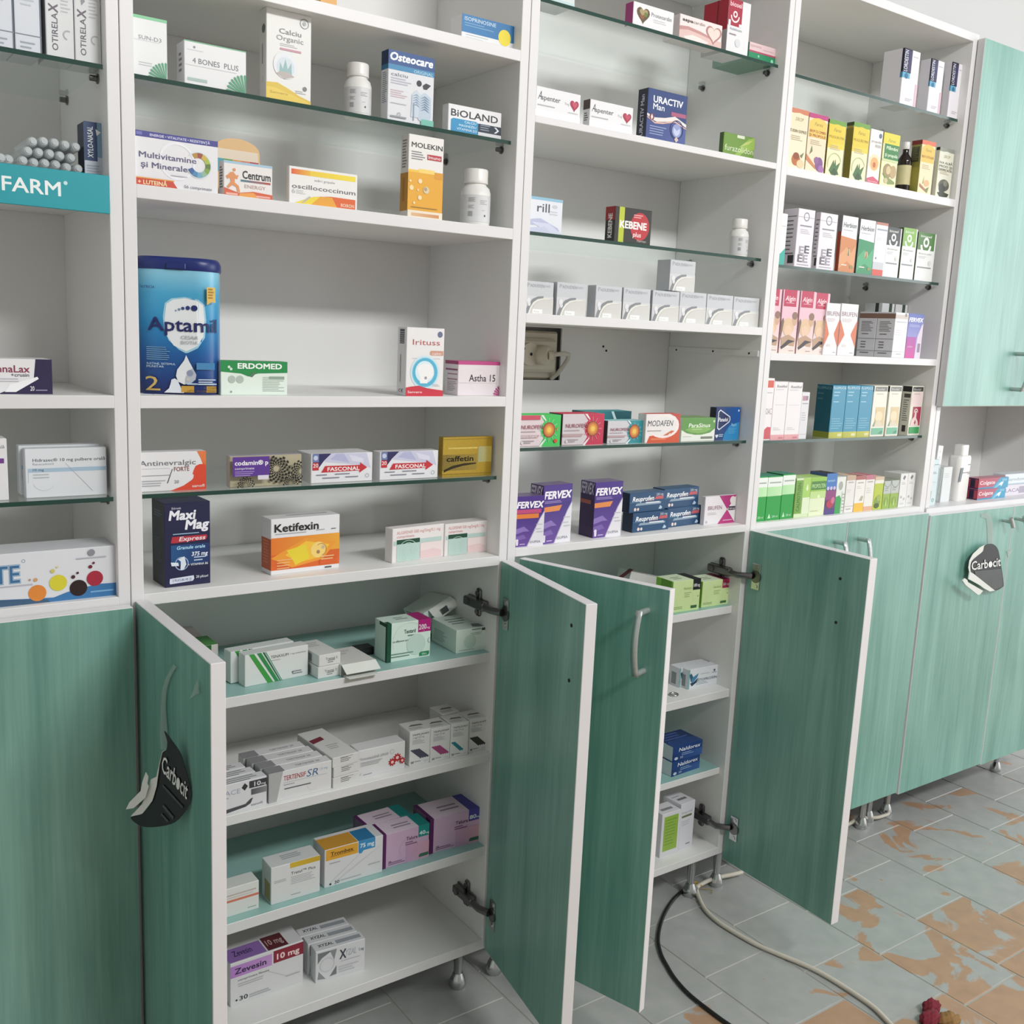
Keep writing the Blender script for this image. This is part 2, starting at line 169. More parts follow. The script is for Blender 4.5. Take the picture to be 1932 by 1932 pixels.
TBX = {'pale1': (-0.1251, 0.05, 1.459, 0.0, 0.028, 0.06, 0.125), 'pale2': (-0.0962, 0.05, 1.459, 0.0, 0.0285, 0.06, 0.125), 'oti1': (-0.0618, 0.045, 1.459, 0.0, 0.0308, 0.05, 0.13), 'oti2': (-0.0307, 0.045, 1.459, 0.0, 0.0298, 0.05, 0.13), 'xylo': (-0.0238, 0.0468, 1.318, 0.0, 0.0245, 0.0336, 0.0783), 'senna': (-0.121, 0.045, 1.0675, 0.0, 0.0764, 0.05, 0.0422), 'hidleft': (-0.1549, 0.035, 0.9385, 0.0, 0.0368, 0.03, 0.0757), 'hid1': (-0.0683, 0.033, 0.9385, 0.0, 0.0958, 0.016, 0.0615), 'hid2': (-0.0688, 0.054, 0.9385, 0.0, 0.096, 0.016, 0.062), 'lyte': (-0.115, 0.042, 0.8072, 0.0, 0.1999, 0.06, 0.0661), 'yellowtop': (0.2926, 0.075, 1.5865, 0.0, 0.0247, 0.05, 0.05), 'isop': (0.538, 0.0358, 1.5865, 0.0, 0.0956, 0.0317, 0.0374), 'sund3': (0.0421, 0.05, 1.457, 0.0, 0.0436, 0.05, 0.0716), 'bones': (0.1253, 0.0403, 1.457, 0.0, 0.0807, 0.0306, 0.0542), 'calciu': (0.2225, 0.0313, 1.457, 0.0, 0.0632, 0.0226, 0.1138), 'osteo': (0.4064, 0.0263, 1.457, 0.0, 0.075, 0.0206, 0.0944), 'bioland': (0.5184, 0.0268, 1.457, 0.0, 0.0948, 0.0175, 0.0389), 'multi': (0.0688, 0.031, 1.3265, 0.0, 0.104, 0.05, 0.0646), 'centrum': (0.1636, 0.0213, 1.3265, 0.0, 0.0662, 0.0186, 0.0443), 'domebox': (0.1753, 0.115, 1.3265, 0.0, 0.065, 0.06, 0.0856), 'oscillo': (0.2704, 0.0147, 1.3265, 0.0, 0.1016, 0.0093, 0.0486), 'molekin': (0.431, 0.0212, 1.3265, 0.0, 0.0587, 0.0225, 0.1157), 'erdomed': (0.1755, 0.0325, 1.067, 0.0, 0.0951, 0.025, 0.0463), 'irituss': (0.4381, 0.0218, 1.067, 0.0, 0.0653, 0.0275, 0.102), 'astha': (0.548, 0.0395, 1.067, 0.0, 0.0857, 0.039, 0.0537), 'antinev': (0.0662, 0.04, 0.938, 0.0, 0.0884, 0.02, 0.0527), 'codamin': (0.1966, 0.0368, 0.938, 0.0, 0.1062, 0.0136, 0.044), 'fasc1': (0.3145, 0.055, 0.938, 0.0, 0.0996, 0.05, 0.0433), 'fasc2': (0.4272, 0.0392, 0.938, 0.0, 0.1027, 0.0223, 0.0432), 'caff': (0.5313, 0.0319, 0.938, 0.0, 0.0926, 0.0138, 0.0634), 'maximag': (0.0808, 0.047, 0.807, 2.1, 0.0628, 0.0506, 0.1156), 'ketif': (0.2577, 0.0472, 0.807, 2.5, 0.1101, 0.032, 0.0822), 'algi1': (0.4481, 0.0407, 0.807, 6.2, 0.1008, 0.0203, 0.0542), 'algi2': (0.5412, 0.0509, 0.807, 2.9, 0.0854, 0.03, 0.053), 'tenax1': (0.2201, 0.0573, 0.639, 4.2, 0.1028, 0.022, 0.0485), 'tert_lo': (0.2963, 0.0418, 0.639, 2.3, 0.0371, 0.0261, 0.018), 'openwh': (0.3417, 0.0582, 0.639, 1.4, 0.0589, 0.075, 0.0186), 'teotard': (0.4447, 0.0651, 0.639, -0.4, 0.0797, 0.0428, 0.0641), 'whgreen': (0.559, 0.0737, 0.639, -1.7, 0.0597, 0.0833, 0.0402), 'hidgreen': (0.151, 0.155, 0.639, 0.0, 0.0144, 0.05, 0.0404), 'tritace': (0.1412, 0.0173, 0.4655, 2.0, 0.0977, 0.02, 0.0449), 'terten': (0.2436, 0.0195, 0.4655, 0.2, 0.101, 0.022, 0.0464), 'trip_ends': (0.3139, 0.0667, 0.4655, 5.1, 0.0457, 0.115, 0.0497), 'trimet': (0.386, 0.0335, 0.4655, 0.0, 0.0842, 0.03, 0.0467), 'trip1': (0.4571, 0.04, 0.4655, -1.5, 0.0383, 0.04, 0.0589), 'trip2': (0.4937, 0.036, 0.4655, -1.1, 0.0372, 0.04, 0.0584), 'trip3': (0.5309, 0.0342, 0.4655, -4.0, 0.0344, 0.04, 0.0593), 'trip4': (0.5683, 0.0371, 0.4655, -0.6, 0.0359, 0.04, 0.0586), 'smallor': (0.1386, 0.0365, 0.293, 0.9, 0.0896, 0.03, 0.0459), 'tratul': (0.2418, 0.0376, 0.293, -0.8, 0.08, 0.0376, 0.0611), 'trombex': (0.342, 0.0432, 0.293, -1.0, 0.1019, 0.045, 0.0649), 'tel40': (0.4394, 0.0462, 0.293, -0.6, 0.0869, 0.042, 0.0601), 'tel80': (0.5374, 0.0573, 0.293, -1.7, 0.0999, 0.06, 0.0628), 'zeves': (0.2109, 0.0806, 0.1178, 0.8, 0.1213, 0.05, 0.0732), 'xyzal': (0.3296, 0.0489, 0.1178, -4.4, 0.0853, 0.024, 0.0556), 'topleft': (0.6498, 0.045, 1.673, 0.0, 0.0942, 0.05, 0.0166), 'protec': (0.8608, 0.0262, 1.673, 0.0, 0.0907, 0.0203, 0.0355), 'aspac': (0.9713, 0.036, 1.673, 0.0, 0.1022, 0.04, 0.038), 'biosel': (1.0643, 0.0483, 1.673, 0.0, 0.0559, 0.0606, 0.0884), 'greenbox': (1.1394, 0.07, 1.673, 0.0, 0.0726, 0.09, 0.0299), 'aspen1': (0.6657, 0.0205, 1.4993, 0.0, 0.088, 0.025, 0.0449), 'aspen2': (0.7772, 0.0185, 1.4993, 0.0, 0.0922, 0.0171, 0.0433), 'uractiv': (0.8961, 0.0184, 1.4993, 0.0, 0.0915, 0.0248, 0.08), 'furaz': (1.1018, 0.0354, 1.4993, 0.0, 0.0819, 0.0109, 0.0435), 'rill': (0.6574, 0.045, 1.3275, 0.0, 0.0886, 0.03, 0.0563), 'kebene': (0.8479, 0.0324, 1.3275, 0.0, 0.0834, 0.0249, 0.058), 'padu1': (0.6476, 0.0325, 1.1992, 0.0, 0.0575, 0.045, 0.0514), 'padu2': (0.7142, 0.0325, 1.1992, 0.0, 0.0617, 0.045, 0.0535), 'padu3': (0.7946, 0.0213, 1.1992, 0.0, 0.0581, 0.0225, 0.0537), 'padu4': (0.8582, 0.0325, 1.1992, 0.0, 0.0628, 0.045, 0.0537), 'padu5': (0.9272, 0.0325, 1.1992, 0.0, 0.0647, 0.045, 0.0533), 'padu6': (0.9943, 0.0325, 1.1992, 0.0, 0.0668, 0.045, 0.0549), 'padu7': (1.0636, 0.0325, 1.1992, 0.0, 0.069, 0.045, 0.0546), 'padu8': (1.1348, 0.0325, 1.1992, 0.0, 0.0705, 0.045, 0.054), 'nurgreen': (0.6764, 0.05, 0.982, 0.0, 0.0894, 0.04, 0.0521), 'nurred': (0.7716, 0.05, 0.982, 0.0, 0.0921, 0.04, 0.0535), 'nurback': (0.897, 0.13, 0.982, 0.0, 0.1135, 0.04, 0.05), 'nurteal': (0.8705, 0.045, 0.982, 0.0, 0.0867, 0.03, 0.0406), 'modafen': (0.9526, 0.033, 0.982, 0.0, 0.0853, 0.0221, 0.0527), 'parasin': (1.048, 0.05, 0.982, 0.0, 0.089, 0.05, 0.0441), 'panadol': (1.1367, 0.0435, 0.982, 0.0, 0.0673, 0.017, 0.0626), 'ferv1': (0.6505, 0.0255, 0.8167, -4.0, 0.0566, 0.035, 0.0849), 'ferv2': (0.7081, 0.0287, 0.8167, 5.2, 0.0674, 0.0335, 0.1007), 'ferv3': (0.8278, 0.0366, 0.8167, 1.1, 0.0661, 0.0395, 0.0993), 'reu_ll': (0.9431, 0.0406, 0.8167, 0.9, 0.0927, 0.0283, 0.0366), 'reu_lr': (1.042, 0.0556, 0.8167, 4.8, 0.0977, 0.045, 0.0374), 'brufen': (1.1292, 0.0338, 0.8167, -0.5, 0.0862, 0.01, 0.0559), 'nol1': (1.0538, 0.0533, 0.648, -2.1, 0.0721, 0.05, 0.0627), 'nol2': (1.1393, 0.0562, 0.648, -1.8, 0.0753, 0.05, 0.0531), 'keto1': (1.1349, 0.0546, 0.4757, -2.3, 0.0836, 0.0225, 0.0411), 'keto2': (1.1282, 0.0749, 0.4757, -2.4, 0.0851, 0.028, 0.0407), 'nald_lo': (1.0947, 0.0445, 0.3033, 3.2, 0.0769, 0.0248, 0.0328), 'ergo1': (1.0614, 0.0506, 0.131, 0.1, 0.052, 0.04, 0.0943), 'ergo2': (1.1098, 0.0593, 0.131, 3.3, 0.043, 0.05, 0.1019), 'lord1': (1.5805, 0.0447, 1.667, 0.0, 0.0545, 0.0494, 0.1091), 'lord2': (1.6726, 0.033, 1.667, 0.0, 0.0456, 0.026, 0.1064), 'lord3': (1.7478, 0.0286, 1.667, 0.0, 0.0448, 0.0172, 0.1132), 'syr1': (1.2395, 0.0345, 1.4983, 0.0, 0.0539, 0.045, 0.1083), 'syr2': (1.2963, 0.0345, 1.4983, 0.0, 0.0557, 0.045, 0.1072), 'syr3': (1.354, 0.0345, 1.4983, 0.0, 0.0512, 0.045, 0.1046), 'syr4': (1.4293, 0.0205, 1.4983, 0.0, 0.0513, 0.0171, 0.1108), 'syr5': (1.4794, 0.0345, 1.4983, 0.0, 0.0399, 0.045, 0.106), 'syr6': (1.5301, 0.0345, 1.4983, 0.0, 0.0542, 0.045, 0.1055), 'syr7': (1.66, 0.0244, 1.4983, 0.0, 0.0491, 0.0247, 0.1094), 'syr8': (1.7285, 0.0164, 1.4983, 0.0, 0.054, 0.0089, 0.104), 'teal0': (1.2238, 0.045, 1.3205, 0.0, 0.0127, 0.05, 0.0958), 'ee1': (1.2966, 0.0379, 1.3205, 0.0, 0.0498, 0.0358, 0.1104), 'ee2': (1.3654, 0.0262, 1.3205, 0.0, 0.0539, 0.0125, 0.1095), 'herbo': (1.4328, 0.025, 1.3205, 0.0, 0.0502, 0.0101, 0.1108), 'herbg': (1.4915, 0.0225, 1.3205, 0.0, 0.0509, 0.005, 0.1096), 'whred': (1.5395, 0.045, 1.3205, 0.0, 0.0404, 0.05, 0.1088), 'biob': (1.5847, 0.045, 1.3205, 0.0, 0.0501, 0.05, 0.1029), 'biog1': (1.6407, 0.045, 1.3205, 0.0, 0.0501, 0.05, 0.1068), 'biog2': (1.704, 0.045, 1.3205, 0.0, 0.0663, 0.05, 0.1028), 'alg0': (1.2209, 0.0345, 1.1524, 0.0, 0.0288, 0.045, 0.1216), 'alg1': (1.2631, 0.0345, 1.1524, 0.0, 0.0475, 0.045, 0.1224), 'alg2': (1.3143, 0.0345, 1.1524, 0.0, 0.0464, 0.045, 0.1229), 'alg3': (1.3578, 0.0345, 1.1524, 0.0, 0.0346, 0.045, 0.1224), 'bru1': (1.396, 0.0345, 1.1524, 0.0, 0.0437, 0.045, 0.1041), 'bru2': (1.4488, 0.0345, 1.1524, 0.0, 0.0564, 0.045, 0.1055), 'greyA': (1.6308, 0.0344, 1.1524, 0.0, 0.0466, 0.0449, 0.0967), 'ferpink': (1.6834, 0.0345, 1.1524, 0.0, 0.0566, 0.045, 0.0966), 'rx1': (1.2349, 0.0425, 0.98, 0.0, 0.0216, 0.045, 0.1229), 'rx2': (1.2668, 0.0425, 0.98, 0.0, 0.0406, 0.045, 0.1165), 'rx3': (1.3102, 0.0425, 0.98, 0.0, 0.0446, 0.045, 0.1155), 'rx4': (1.3448, 0.0425, 0.98, 0.0, 0.0247, 0.045, 0.096), 'flu1': (1.4525, 0.0404, 0.98, 0.0, 0.0459, 0.0408, 0.1106), 'flu2': (1.4994, 0.0425, 0.98, 0.0, 0.0461, 0.045, 0.111), 'flu3': (1.5458, 0.0425, 0.98, 0.0, 0.0448, 0.045, 0.1105), 'crm1': (1.5954, 0.0425, 0.98, 0.0, 0.0494, 0.045, 0.1109), 'crm2': (1.6495, 0.0425, 0.98, 0.0, 0.0458, 0.045, 0.1113), 'pnk1': (1.7323, 0.0314, 0.98, 0.0, 0.0451, 0.0229, 0.1114), 'gr1': (1.2241, 0.0365, 0.8168, 0.0, 0.0407, 0.045, 0.0912), 'gr2': (1.2674, 0.0365, 0.8168, 0.0, 0.0442, 0.045, 0.0908), 'gr3': (1.3096, 0.0365, 0.8168, 0.0, 0.0384, 0.045, 0.093), 'cal1': (1.3562, 0.0365, 0.8168, 0.0, 0.046, 0.045, 0.0826), 'cal2': (1.4055, 0.0365, 0.8168, 0.0, 0.0509, 0.045, 0.082), 'purp': (1.4482, 0.0365, 0.8168, 0.0, 0.0345, 0.045, 0.0885), 'gwh': (1.4816, 0.0365, 0.8168, 0.0, 0.0305, 0.045, 0.0796), 'bge': (1.5147, 0.0365, 0.8168, 0.0, 0.031, 0.045, 0.0811), 'wyl': (1.5487, 0.0365, 0.8168, 0.0, 0.034, 0.045, 0.0782), 'wpk': (1.5829, 0.0365, 0.8168, 0.0, 0.0326, 0.045, 0.0788), 'gyl': (1.6165, 0.0365, 0.8168, 0.0, 0.0327, 0.045, 0.0736), 'ggr1': (1.6477, 0.0365, 0.8168, 0.0, 0.0265, 0.045, 0.0628), 'ggr2': (1.677, 0.0365, 0.8168, 0.0, 0.03, 0.045, 0.0631), 'wht9': (1.7233, 0.0365, 0.8168, 0.0, 0.0573, 0.045, 0.0773), 'tpbox': (1.8374, 0.045, 0.811, 0.0, 0.0286, 0.05, 0.1098), 'brush': (1.8831, 0.0425, 0.811, 0.0, 0.0234, 0.025, 0.138), 'bag': (1.9216, 0.055, 0.811, 0.0, 0.0376, 0.04, 0.0861), 'colg_lo': (2.1095, 0.0443, 0.811, 0.0, 0.1296, 0.0286, 0.0263), 'lac_lo': (2.2837, 0.0525, 0.811, 0.0, 0.2099, 0.045, 0.029)}
HOLES3 = [(1.1735, 0.2249, 1.1487), (1.1735, 0.121, 1.151), (1.1735, 0.0261, 1.1502), (1.1735, 0.2501, 1.1555), (1.1735, 0.0024, 1.1589), (1.1735, 0.0007, 1.1442)]
HBK = [(0.9921, 0.25, 1.1495), (1.0007, 0.25, 1.1413)]
FLAP = [(0.133, 0.2, 0.6911), (0.1463, 0.2, 0.6905), (0.175, 0.2, 0.6572)]
RINGP = (1.0445, 0.0336, 0.4757)
BOOK = [(0.9753, 0.15, 0.7018), (1.0106, 0.15, 0.7166), (1.0963, 0.15, 0.688), (1.1179, 0.15, 0.6652)]
TILT = [(0.4893, 0.13, 0.6874), (0.5263, 0.13, 0.7145), (0.6064, 0.13, 0.7103), (0.6098, 0.13, 0.6999), (0.5907, 0.13, 0.6746), (0.5346, 0.13, 0.6718)]
# ------------------------------------------------------------- mesh helpers
class MB:
    def __init__(s): s.v = []; s.f = []; s.m = []; s.sm = []
    def add(s, vs, fs, mi=0, smooth=False):
        k = len(s.v); s.v += [tuple(v) for v in vs]
        for f in fs: s.f.append([i+k for i in f]); s.m.append(mi); s.sm.append(smooth)
    def box(s, x0, x1, y0, y1, z0, z1, mi=0, mf=None, M=None, c=.0006):
        bm = bmesh.new(); bmesh.ops.create_cube(bm, size=1)
        bmesh.ops.scale(bm, vec=(x1-x0, y1-y0, z1-z0), verts=bm.verts); bmesh.ops.translate(bm, vec=((x0+x1)/2, (y0+y1)/2, (z0+z1)/2), verts=bm.verts)
        if c: bmesh.ops.bevel(bm, geom=list(bm.edges), offset=c, segments=1, affect='EDGES')
        bm.normal_update(); bm.verts.ensure_lookup_table(); k = len(s.v)
        for v in bm.verts: s.v.append(tuple(M @ v.co) if M else tuple(v.co))
        for f in bm.faces:
            s.f.append([v.index+k for v in f.verts]); q = mi
            if mf:
                n = f.normal
                for ax, val in (('x', n.x), ('y', n.y), ('z', n.z)):
                    if abs(val) > .9: q = mf.get(('+' if val > 0 else '-')+ax, mi)
            s.m.append(q); s.sm.append(False)
        bm.free()
    def tube(s, pts, r, n=10, mi=0, cap=True, taper=None):
        pts = [Vector(p) for p in pts]; rings = []; prev = None
        for i, p in enumerate(pts):
            d = (pts[min(i+1, len(pts)-1)]-pts[max(i-1, 0)]).normalized()
            a = prev if prev is not None else (Vector((0, 0, 1)) if abs(d.z) < .9 else Vector((1, 0, 0)))
            x = (a - d*a.dot(d)).normalized(); y = d.cross(x); prev = x; rr = taper[i] if taper else r
            rings.append([p + rr*(math.cos(2*PI*k/n)*x + math.sin(2*PI*k/n)*y) for k in range(n)])
        vs = [v for q in rings for v in q]; fs = [[i*n+k, i*n+(k+1) % n, (i+1)*n+(k+1) % n, (i+1)*n+k] for i in range(len(pts)-1) for k in range(n)]
        s.add(vs, fs, mi, True)
        if cap: s.add(rings[0], [list(range(n))[::-1]], mi); s.add(rings[-1], [list(range(n))], mi)
    def lathe(s, prof, n=28, mi=0, o=(0, 0, 0), sx=1, sy=1):
        vs = []; fs = []
        for r, z in prof:
            for k in range(n): vs.append((o[0]+sx*r*math.cos(2*PI*k/n), o[1]+sy*r*math.sin(2*PI*k/n), o[2]+z))
        for i in range(len(prof)-1):
            for k in range(n): fs.append([i*n+k, i*n+(k+1) % n, (i+1)*n+(k+1) % n, (i+1)*n+k])
        s.add(vs, fs, mi, True)
        s.add(vs[:n], [list(range(n))[::-1]], mi); s.add(vs[-n:], [list(range(n))], mi)
    def plate(s, pts, nrm, th, mi=0):
        nrm = Vector(nrm).normalized()*th; k = len(pts); a = [Vector(p) for p in pts]; b = [p+nrm for p in a]
        s.add(a+b, [list(range(k))[::-1], list(range(k, 2*k))]+[[i, (i+1) % k, (i+1) % k+k, i+k] for i in range(k)], mi)
    def build(s, name, mats, parent=None, loc=(0, 0, 0), rz=0):
        me = bpy.data.meshes.new(name); me.from_pydata(s.v, [], s.f)
        for m in (mats if isinstance(mats, (list, tuple)) else [mats]): me.materials.append(m)
        for p, m, q in zip(me.polygons, s.m, s.sm): p.material_index = m; p.use_smooth = q
        bm = bmesh.new(); bm.from_mesh(me); bmesh.ops.recalc_face_normals(bm, faces=bm.faces); bm.to_mesh(me); bm.free()
        o = bpy.data.objects.new(name, me); C.objects.link(o); o.location = loc; o.rotation_euler.z = rz
        if parent: o.parent = parent
        return o
def tag(o, label, cat, group=None):
    o['label'] = label; o['category'] = cat
    if group: o['group'] = group
    return o
def thing(name, label, cat, loc=(0, 0, 0), rz=0, group=None):
    o = bpy.data.objects.new(name, None); C.objects.link(o); o.location = loc; o.rotation_euler.z = rz; o.empty_display_size = .05
    return tag(o, label, cat, group)
def copy_tree(o, parent=None):
    c = o.copy(); C.objects.link(c)
    if parent: c.parent = parent
    for ch in list(o.children): copy_tree(ch, c)
    return c
# ------------------------------------------------------------- lettering and printed cartons
_tc = {}
def glyphs(s, bold=0, ital=0):
    k = (s, bold, ital)
    if k in _tc: return _tc[k]
    cu = bpy.data.curves.new('lettering', 'FONT'); cu.body = s; cu.resolution_u = 2; cu.offset = bold; cu.shear = ital
    o = bpy.data.objects.new('lettering', cu); C.objects.link(o); dg = bpy.context.evaluated_depsgraph_get()
    me = bpy.data.meshes.new_from_object(o.evaluated_get(dg))
    vs = [(v.co.x, v.co.y) for v in me.vertices]; fs = [list(p.vertices) for p in me.polygons]
    bpy.data.objects.remove(o); bpy.data.curves.remove(cu); bpy.data.meshes.remove(me)
    if vs:
        x0 = min(v[0] for v in vs); x1 = max(v[0] for v in vs)
    else: x0, x1 = 0, 1
    vs = [(x-x0, y) for x, y in vs]; _tc[k] = (vs, fs, x1-x0); return _tc[k]
CAP = .70
# element makers: fractions of the face, u to the right and v up
def r(u0, v0, u1, v1, c, c2=None, ax=0): return ('r', u0, v0, u1, v1, c, c2, ax)
def p(pts, c): return ('p', pts, c)
def e(u, v, ru, c, rv=None, n=24): return ('e', u, v, ru, rv, c, n)
def ring(u, v, ru, rin, c, a0=0, a1=360): return ('g', u, v, ru, rin, c, a0, a1)
def t(s, u, v, h, c, w=None, b=0, i=0, rot=0, al=0): return ('t', s, u, v, h, c, w, b, i, rot, al)
def l(u0, v1, u1, n, dv, c, th=.35): return ('l', u0, v1, u1, n, dv, c, th)
def face_geo(els, su, sv, put):
    for k, q in enumerate(els):
        d = .00010 + .00006*k; T = q[0]
        if T == 'r':
            _, u0, v0, u1, v1, c, c2, ax = q; c2 = c2 or c; a, b = lin(c), lin(c2)
            cols = [a, b, b, a] if ax == 0 else [a, a, b, b]
            put([(u0*su, v0*sv), (u1*su, v0*sv), (u1*su, v1*sv), (u0*su, v1*sv)], [[0, 1, 2, 3]], cols, d)
        elif T == 'p':
            put([(u*su, v*sv) for u, v in q[1]], [list(range(len(q[1])))], lin(q[2]), d)
        elif T == 'e':
            _, u, v, ru, rv, c, n = q; rx = ru*su; ry = rx if rv is None else rv*sv
            put([(u*su+rx*math.cos(2*PI*i/n), v*sv+ry*math.sin(2*PI*i/n)) for i in range(n)], [list(range(n))], lin(c), d)
        elif T == 'g':
            _, u, v, ru, rin, c, a0, a1 = q; n = 28; vs = []; fs = []
            for i in range(n+1):
                a = math.radians(a0+(a1-a0)*i/n)
                for R in (ru*su, rin*su): vs.append((u*su+R*math.cos(a), v*sv+R*math.sin(a)))
            for i in range(n): fs.append([2*i, 2*i+2, 2*i+3, 2*i+1])
            put(vs, fs, lin(c), d)
        elif T == 't':
            _, s, u, v, h, c, wd, b, i, rot, al = q; vs, fs, W = glyphs(s, 0, i)
            ky = h*(su if rot else sv)/CAP; kx = ky if wd is None else wd*(sv if rot else su)/W
            strikes = [(0, 0)] if b < .004 else [(-b, -b), (b, -b), (-b, b), (b, b)]
            if b >= .02: strikes.append((0, 0))
            for q1, q2 in strikes:
                d += .000007
                if rot: put([(u*su-(y+q2)*ky, v*sv+(x+q1)*kx) for x, y in vs], fs, lin(c), d)
                else:
                    x0 = u*su-(W*kx/2 if al else 0); put([(x0+(x+q1)*kx, v*sv+(y+q2)*ky) for x, y in vs], fs, lin(c), d)
        elif T == 'l':
            _, u0, v1, u1, n, dv, c, th = q; rd = random.Random(int(u0*1000)+n*7+int(v1*777))
            for i in range(n):
                ue = u0+(u1-u0)*rd.uniform(.62, 1) if n > 1 else u1; v = v1-i*dv
                put([(u0*su, v*sv), (ue*su, v*sv), (ue*su, (v+dv*th)*sv), (u0*su, (v+dv*th)*sv)], [[0, 1, 2, 3]], lin(c), d)
def hexs(c): return [int(c[i:i+2], 16)/255 for i in (0, 2, 4)]
def lift_side_shade(base):
    # side and top colours hold shade: pale ones reset to white, tinted ones lightened
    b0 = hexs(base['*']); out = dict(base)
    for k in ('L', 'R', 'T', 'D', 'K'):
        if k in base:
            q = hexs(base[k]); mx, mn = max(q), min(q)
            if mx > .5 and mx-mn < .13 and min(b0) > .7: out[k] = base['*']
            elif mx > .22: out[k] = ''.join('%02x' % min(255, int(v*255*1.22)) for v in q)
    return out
def carton_mesh(name, wd, dp, h, base, faces, material=None, ch=.0007, flap=True):
    base = lift_side_shade(base)
    bm = bmesh.new(); bmesh.ops.create_cube(bm, size=1); bmesh.ops.scale(bm, vec=(wd, dp, h), verts=bm.verts); bmesh.ops.translate(bm, vec=(0, 0, h/2), verts=bm.verts)
    bmesh.ops.bevel(bm, geom=list(bm.edges), offset=min(ch, h/6, wd/6, dp/6), segments=1, affect='EDGES'); bm.normal_update()
    V = [tuple(v.co) for v in bm.verts]; F = []; K = []
    for f in bm.faces:
        n = f.normal; key = 'K'; best = 0
        for kk, val in (('F', -n.y), ('K', n.y), ('L', -n.x), ('R', n.x), ('T', n.z), ('D', -n.z)):
            if val > best+.01: best = val; key = kk
        c = lin(base.get(key) or base.get('*')); F.append([v.index for v in f.verts]); K.append([c]*len(f.verts))
    bm.free()
    frames = {'F': ((-wd/2, -dp/2, 0), (1, 0, 0), (0, 0, 1), (0, -1, 0), wd, h), 'L': ((-wd/2, dp/2, 0), (0, -1, 0), (0, 0, 1), (-1, 0, 0), dp, h),
              'R': ((wd/2, -dp/2, 0), (0, 1, 0), (0, 0, 1), (1, 0, 0), dp, h), 'T': ((-wd/2, -dp/2, h), (1, 0, 0), (0, 1, 0), (0, 0, 1), wd, dp)}
    for fk, els in faces.items():
        O, U, W, N, su, sv = frames[fk]; O, U, W, N = Vector(O), Vector(U), Vector(W), Vector(N)
        def put(pts, fs, cols, d):
            k = len(V)
            V.extend(tuple(O+U*a+W*b+N*d) for a, b in pts)
            for f in fs:
                F.append([i+k for i in f]); K.append([cols]*len(f) if isinstance(cols, tuple) else [cols[i] for i in f])
        face_geo(els, su, sv, put)
    me = bpy.data.meshes.new(name); me.from_pydata(V, [], F); ca = me.color_attributes.new('ink', 'FLOAT_COLOR', 'CORNER')
    flat = [x for f in K for c in f for x in c]; ca.data.foreach_set('color', flat)
    me.materials.append(material or M_ink); return me
def carton(key, name, label, cat, design, group=None, dims=None, material=None, off=(0, 0, 0), dyaw=0):
    x, y, z, ya, wd, dp, h = dims or TBX[key]; ya = math.radians(ya+dyaw)
    base, faces = design
    me = carton_mesh(name, wd, dp, h, base, faces, material)
    o = bpy.data.objects.new(name, me); C.objects.link(o)
    o.location = (x+off[0]*math.cos(ya)-off[1]*math.sin(ya), y+off[0]*math.sin(ya)+off[1]*math.cos(ya), z+off[2]); o.rotation_euler.z = ya
    return tag(o, label, cat, group)
def again(o, label, off, dyaw=0):
    c = o.copy(); C.objects.link(c); a = o.rotation_euler.z
    c.location = (o.location.x+off[0]*math.cos(a)-off[1]*math.sin(a), o.location.y+off[0]*math.sin(a)+off[1]*math.cos(a), o.location.z+off[2]); c.rotation_euler.z = a+math.radians(dyaw); c['label'] = label
    return c
# ------------------------------------------------------------- the setting
def struct(o): o['kind'] = 'structure'; return o
mb = MB(); V = []; cols = []
rd = random.Random(3)
xe = [1.328+.1755*k for k in range(-15, 14)]
joint = {0: -.1195, 1: -.084, 2: -.165, -2: -.168, -1: -.255}
V = []; F = []; K = []
for i in range(len(xe)-1):
    k = i-15; j0 = joint.get(k, -.12+.089*(k % 2)+rd.uniform(-.02, .02)); g = .0016; J = -16
    y = j0-.178*16
    while y < .5:
        x0, x1, y0, y1 = xe[i]+g, xe[i+1]-g, y+g, y+.178-g; b = len(V); c = .0012
        zz = rd.uniform(-.0002, .0002)
        V += [(x0, y0, -.002), (x1, y0, -.002), (x1, y1, -.002), (x0, y1, -.002), (x0+c, y0+c, zz), (x1-c, y0+c, zz), (x1-c, y1-c, zz), (x0+c, y1-c, zz)]
        xc = (x0+x1)/2; yc = (y0+y1)/2
        wear = rd.uniform(-.07, .11) + max(-.09, min(.20, (-.24-yc)*.95)) + (.035 if xc > 1.25 else -.03)
        if xc < 1.1 and yc > -.35: wear -= .1
        for f in ([4, 5, 6, 7], [0, 1, 5, 4], [1, 2, 6, 5], [2, 3, 7, 6], [3, 0, 4, 7]): F.append([b+q for q in f]); K += [wear]*4
        y += .178
b = len(V); nt = len(F)
V += [(xe[0], -3.2, -.0015), (xe[-1], -3.2, -.0015), (xe[-1], .6, -.0015), (xe[0], .6, -.0015), (xe[0], -3, -.08), (xe[-1], -3, -.08), (xe[-1], .6, -.08), (xe[0], .6, -.08)]
for f in ([0, 1, 2, 3], [7, 6, 5, 4], [0, 4, 5, 1], [1, 5, 6, 2], [2, 6, 7, 3], [3, 7, 4, 0]): F.append([b+q for q in f]); K += [0]*4
me = bpy.data.meshes.new('floor'); me.from_pydata(V, [], F); me.materials.append(M_floor); me.materials.append(M_grout)
ca = me.color_attributes.new('wear', 'FLOAT_COLOR', 'CORNER'); ca.data.foreach_set('color', [x for q in K for x in (q, q, q, 1)])
for i in range(nt, len(F)): me.polygons[i].material_index = 1
fo = bpy.data.objects.new('floor', me); C.objects.link(fo); struct(fo)
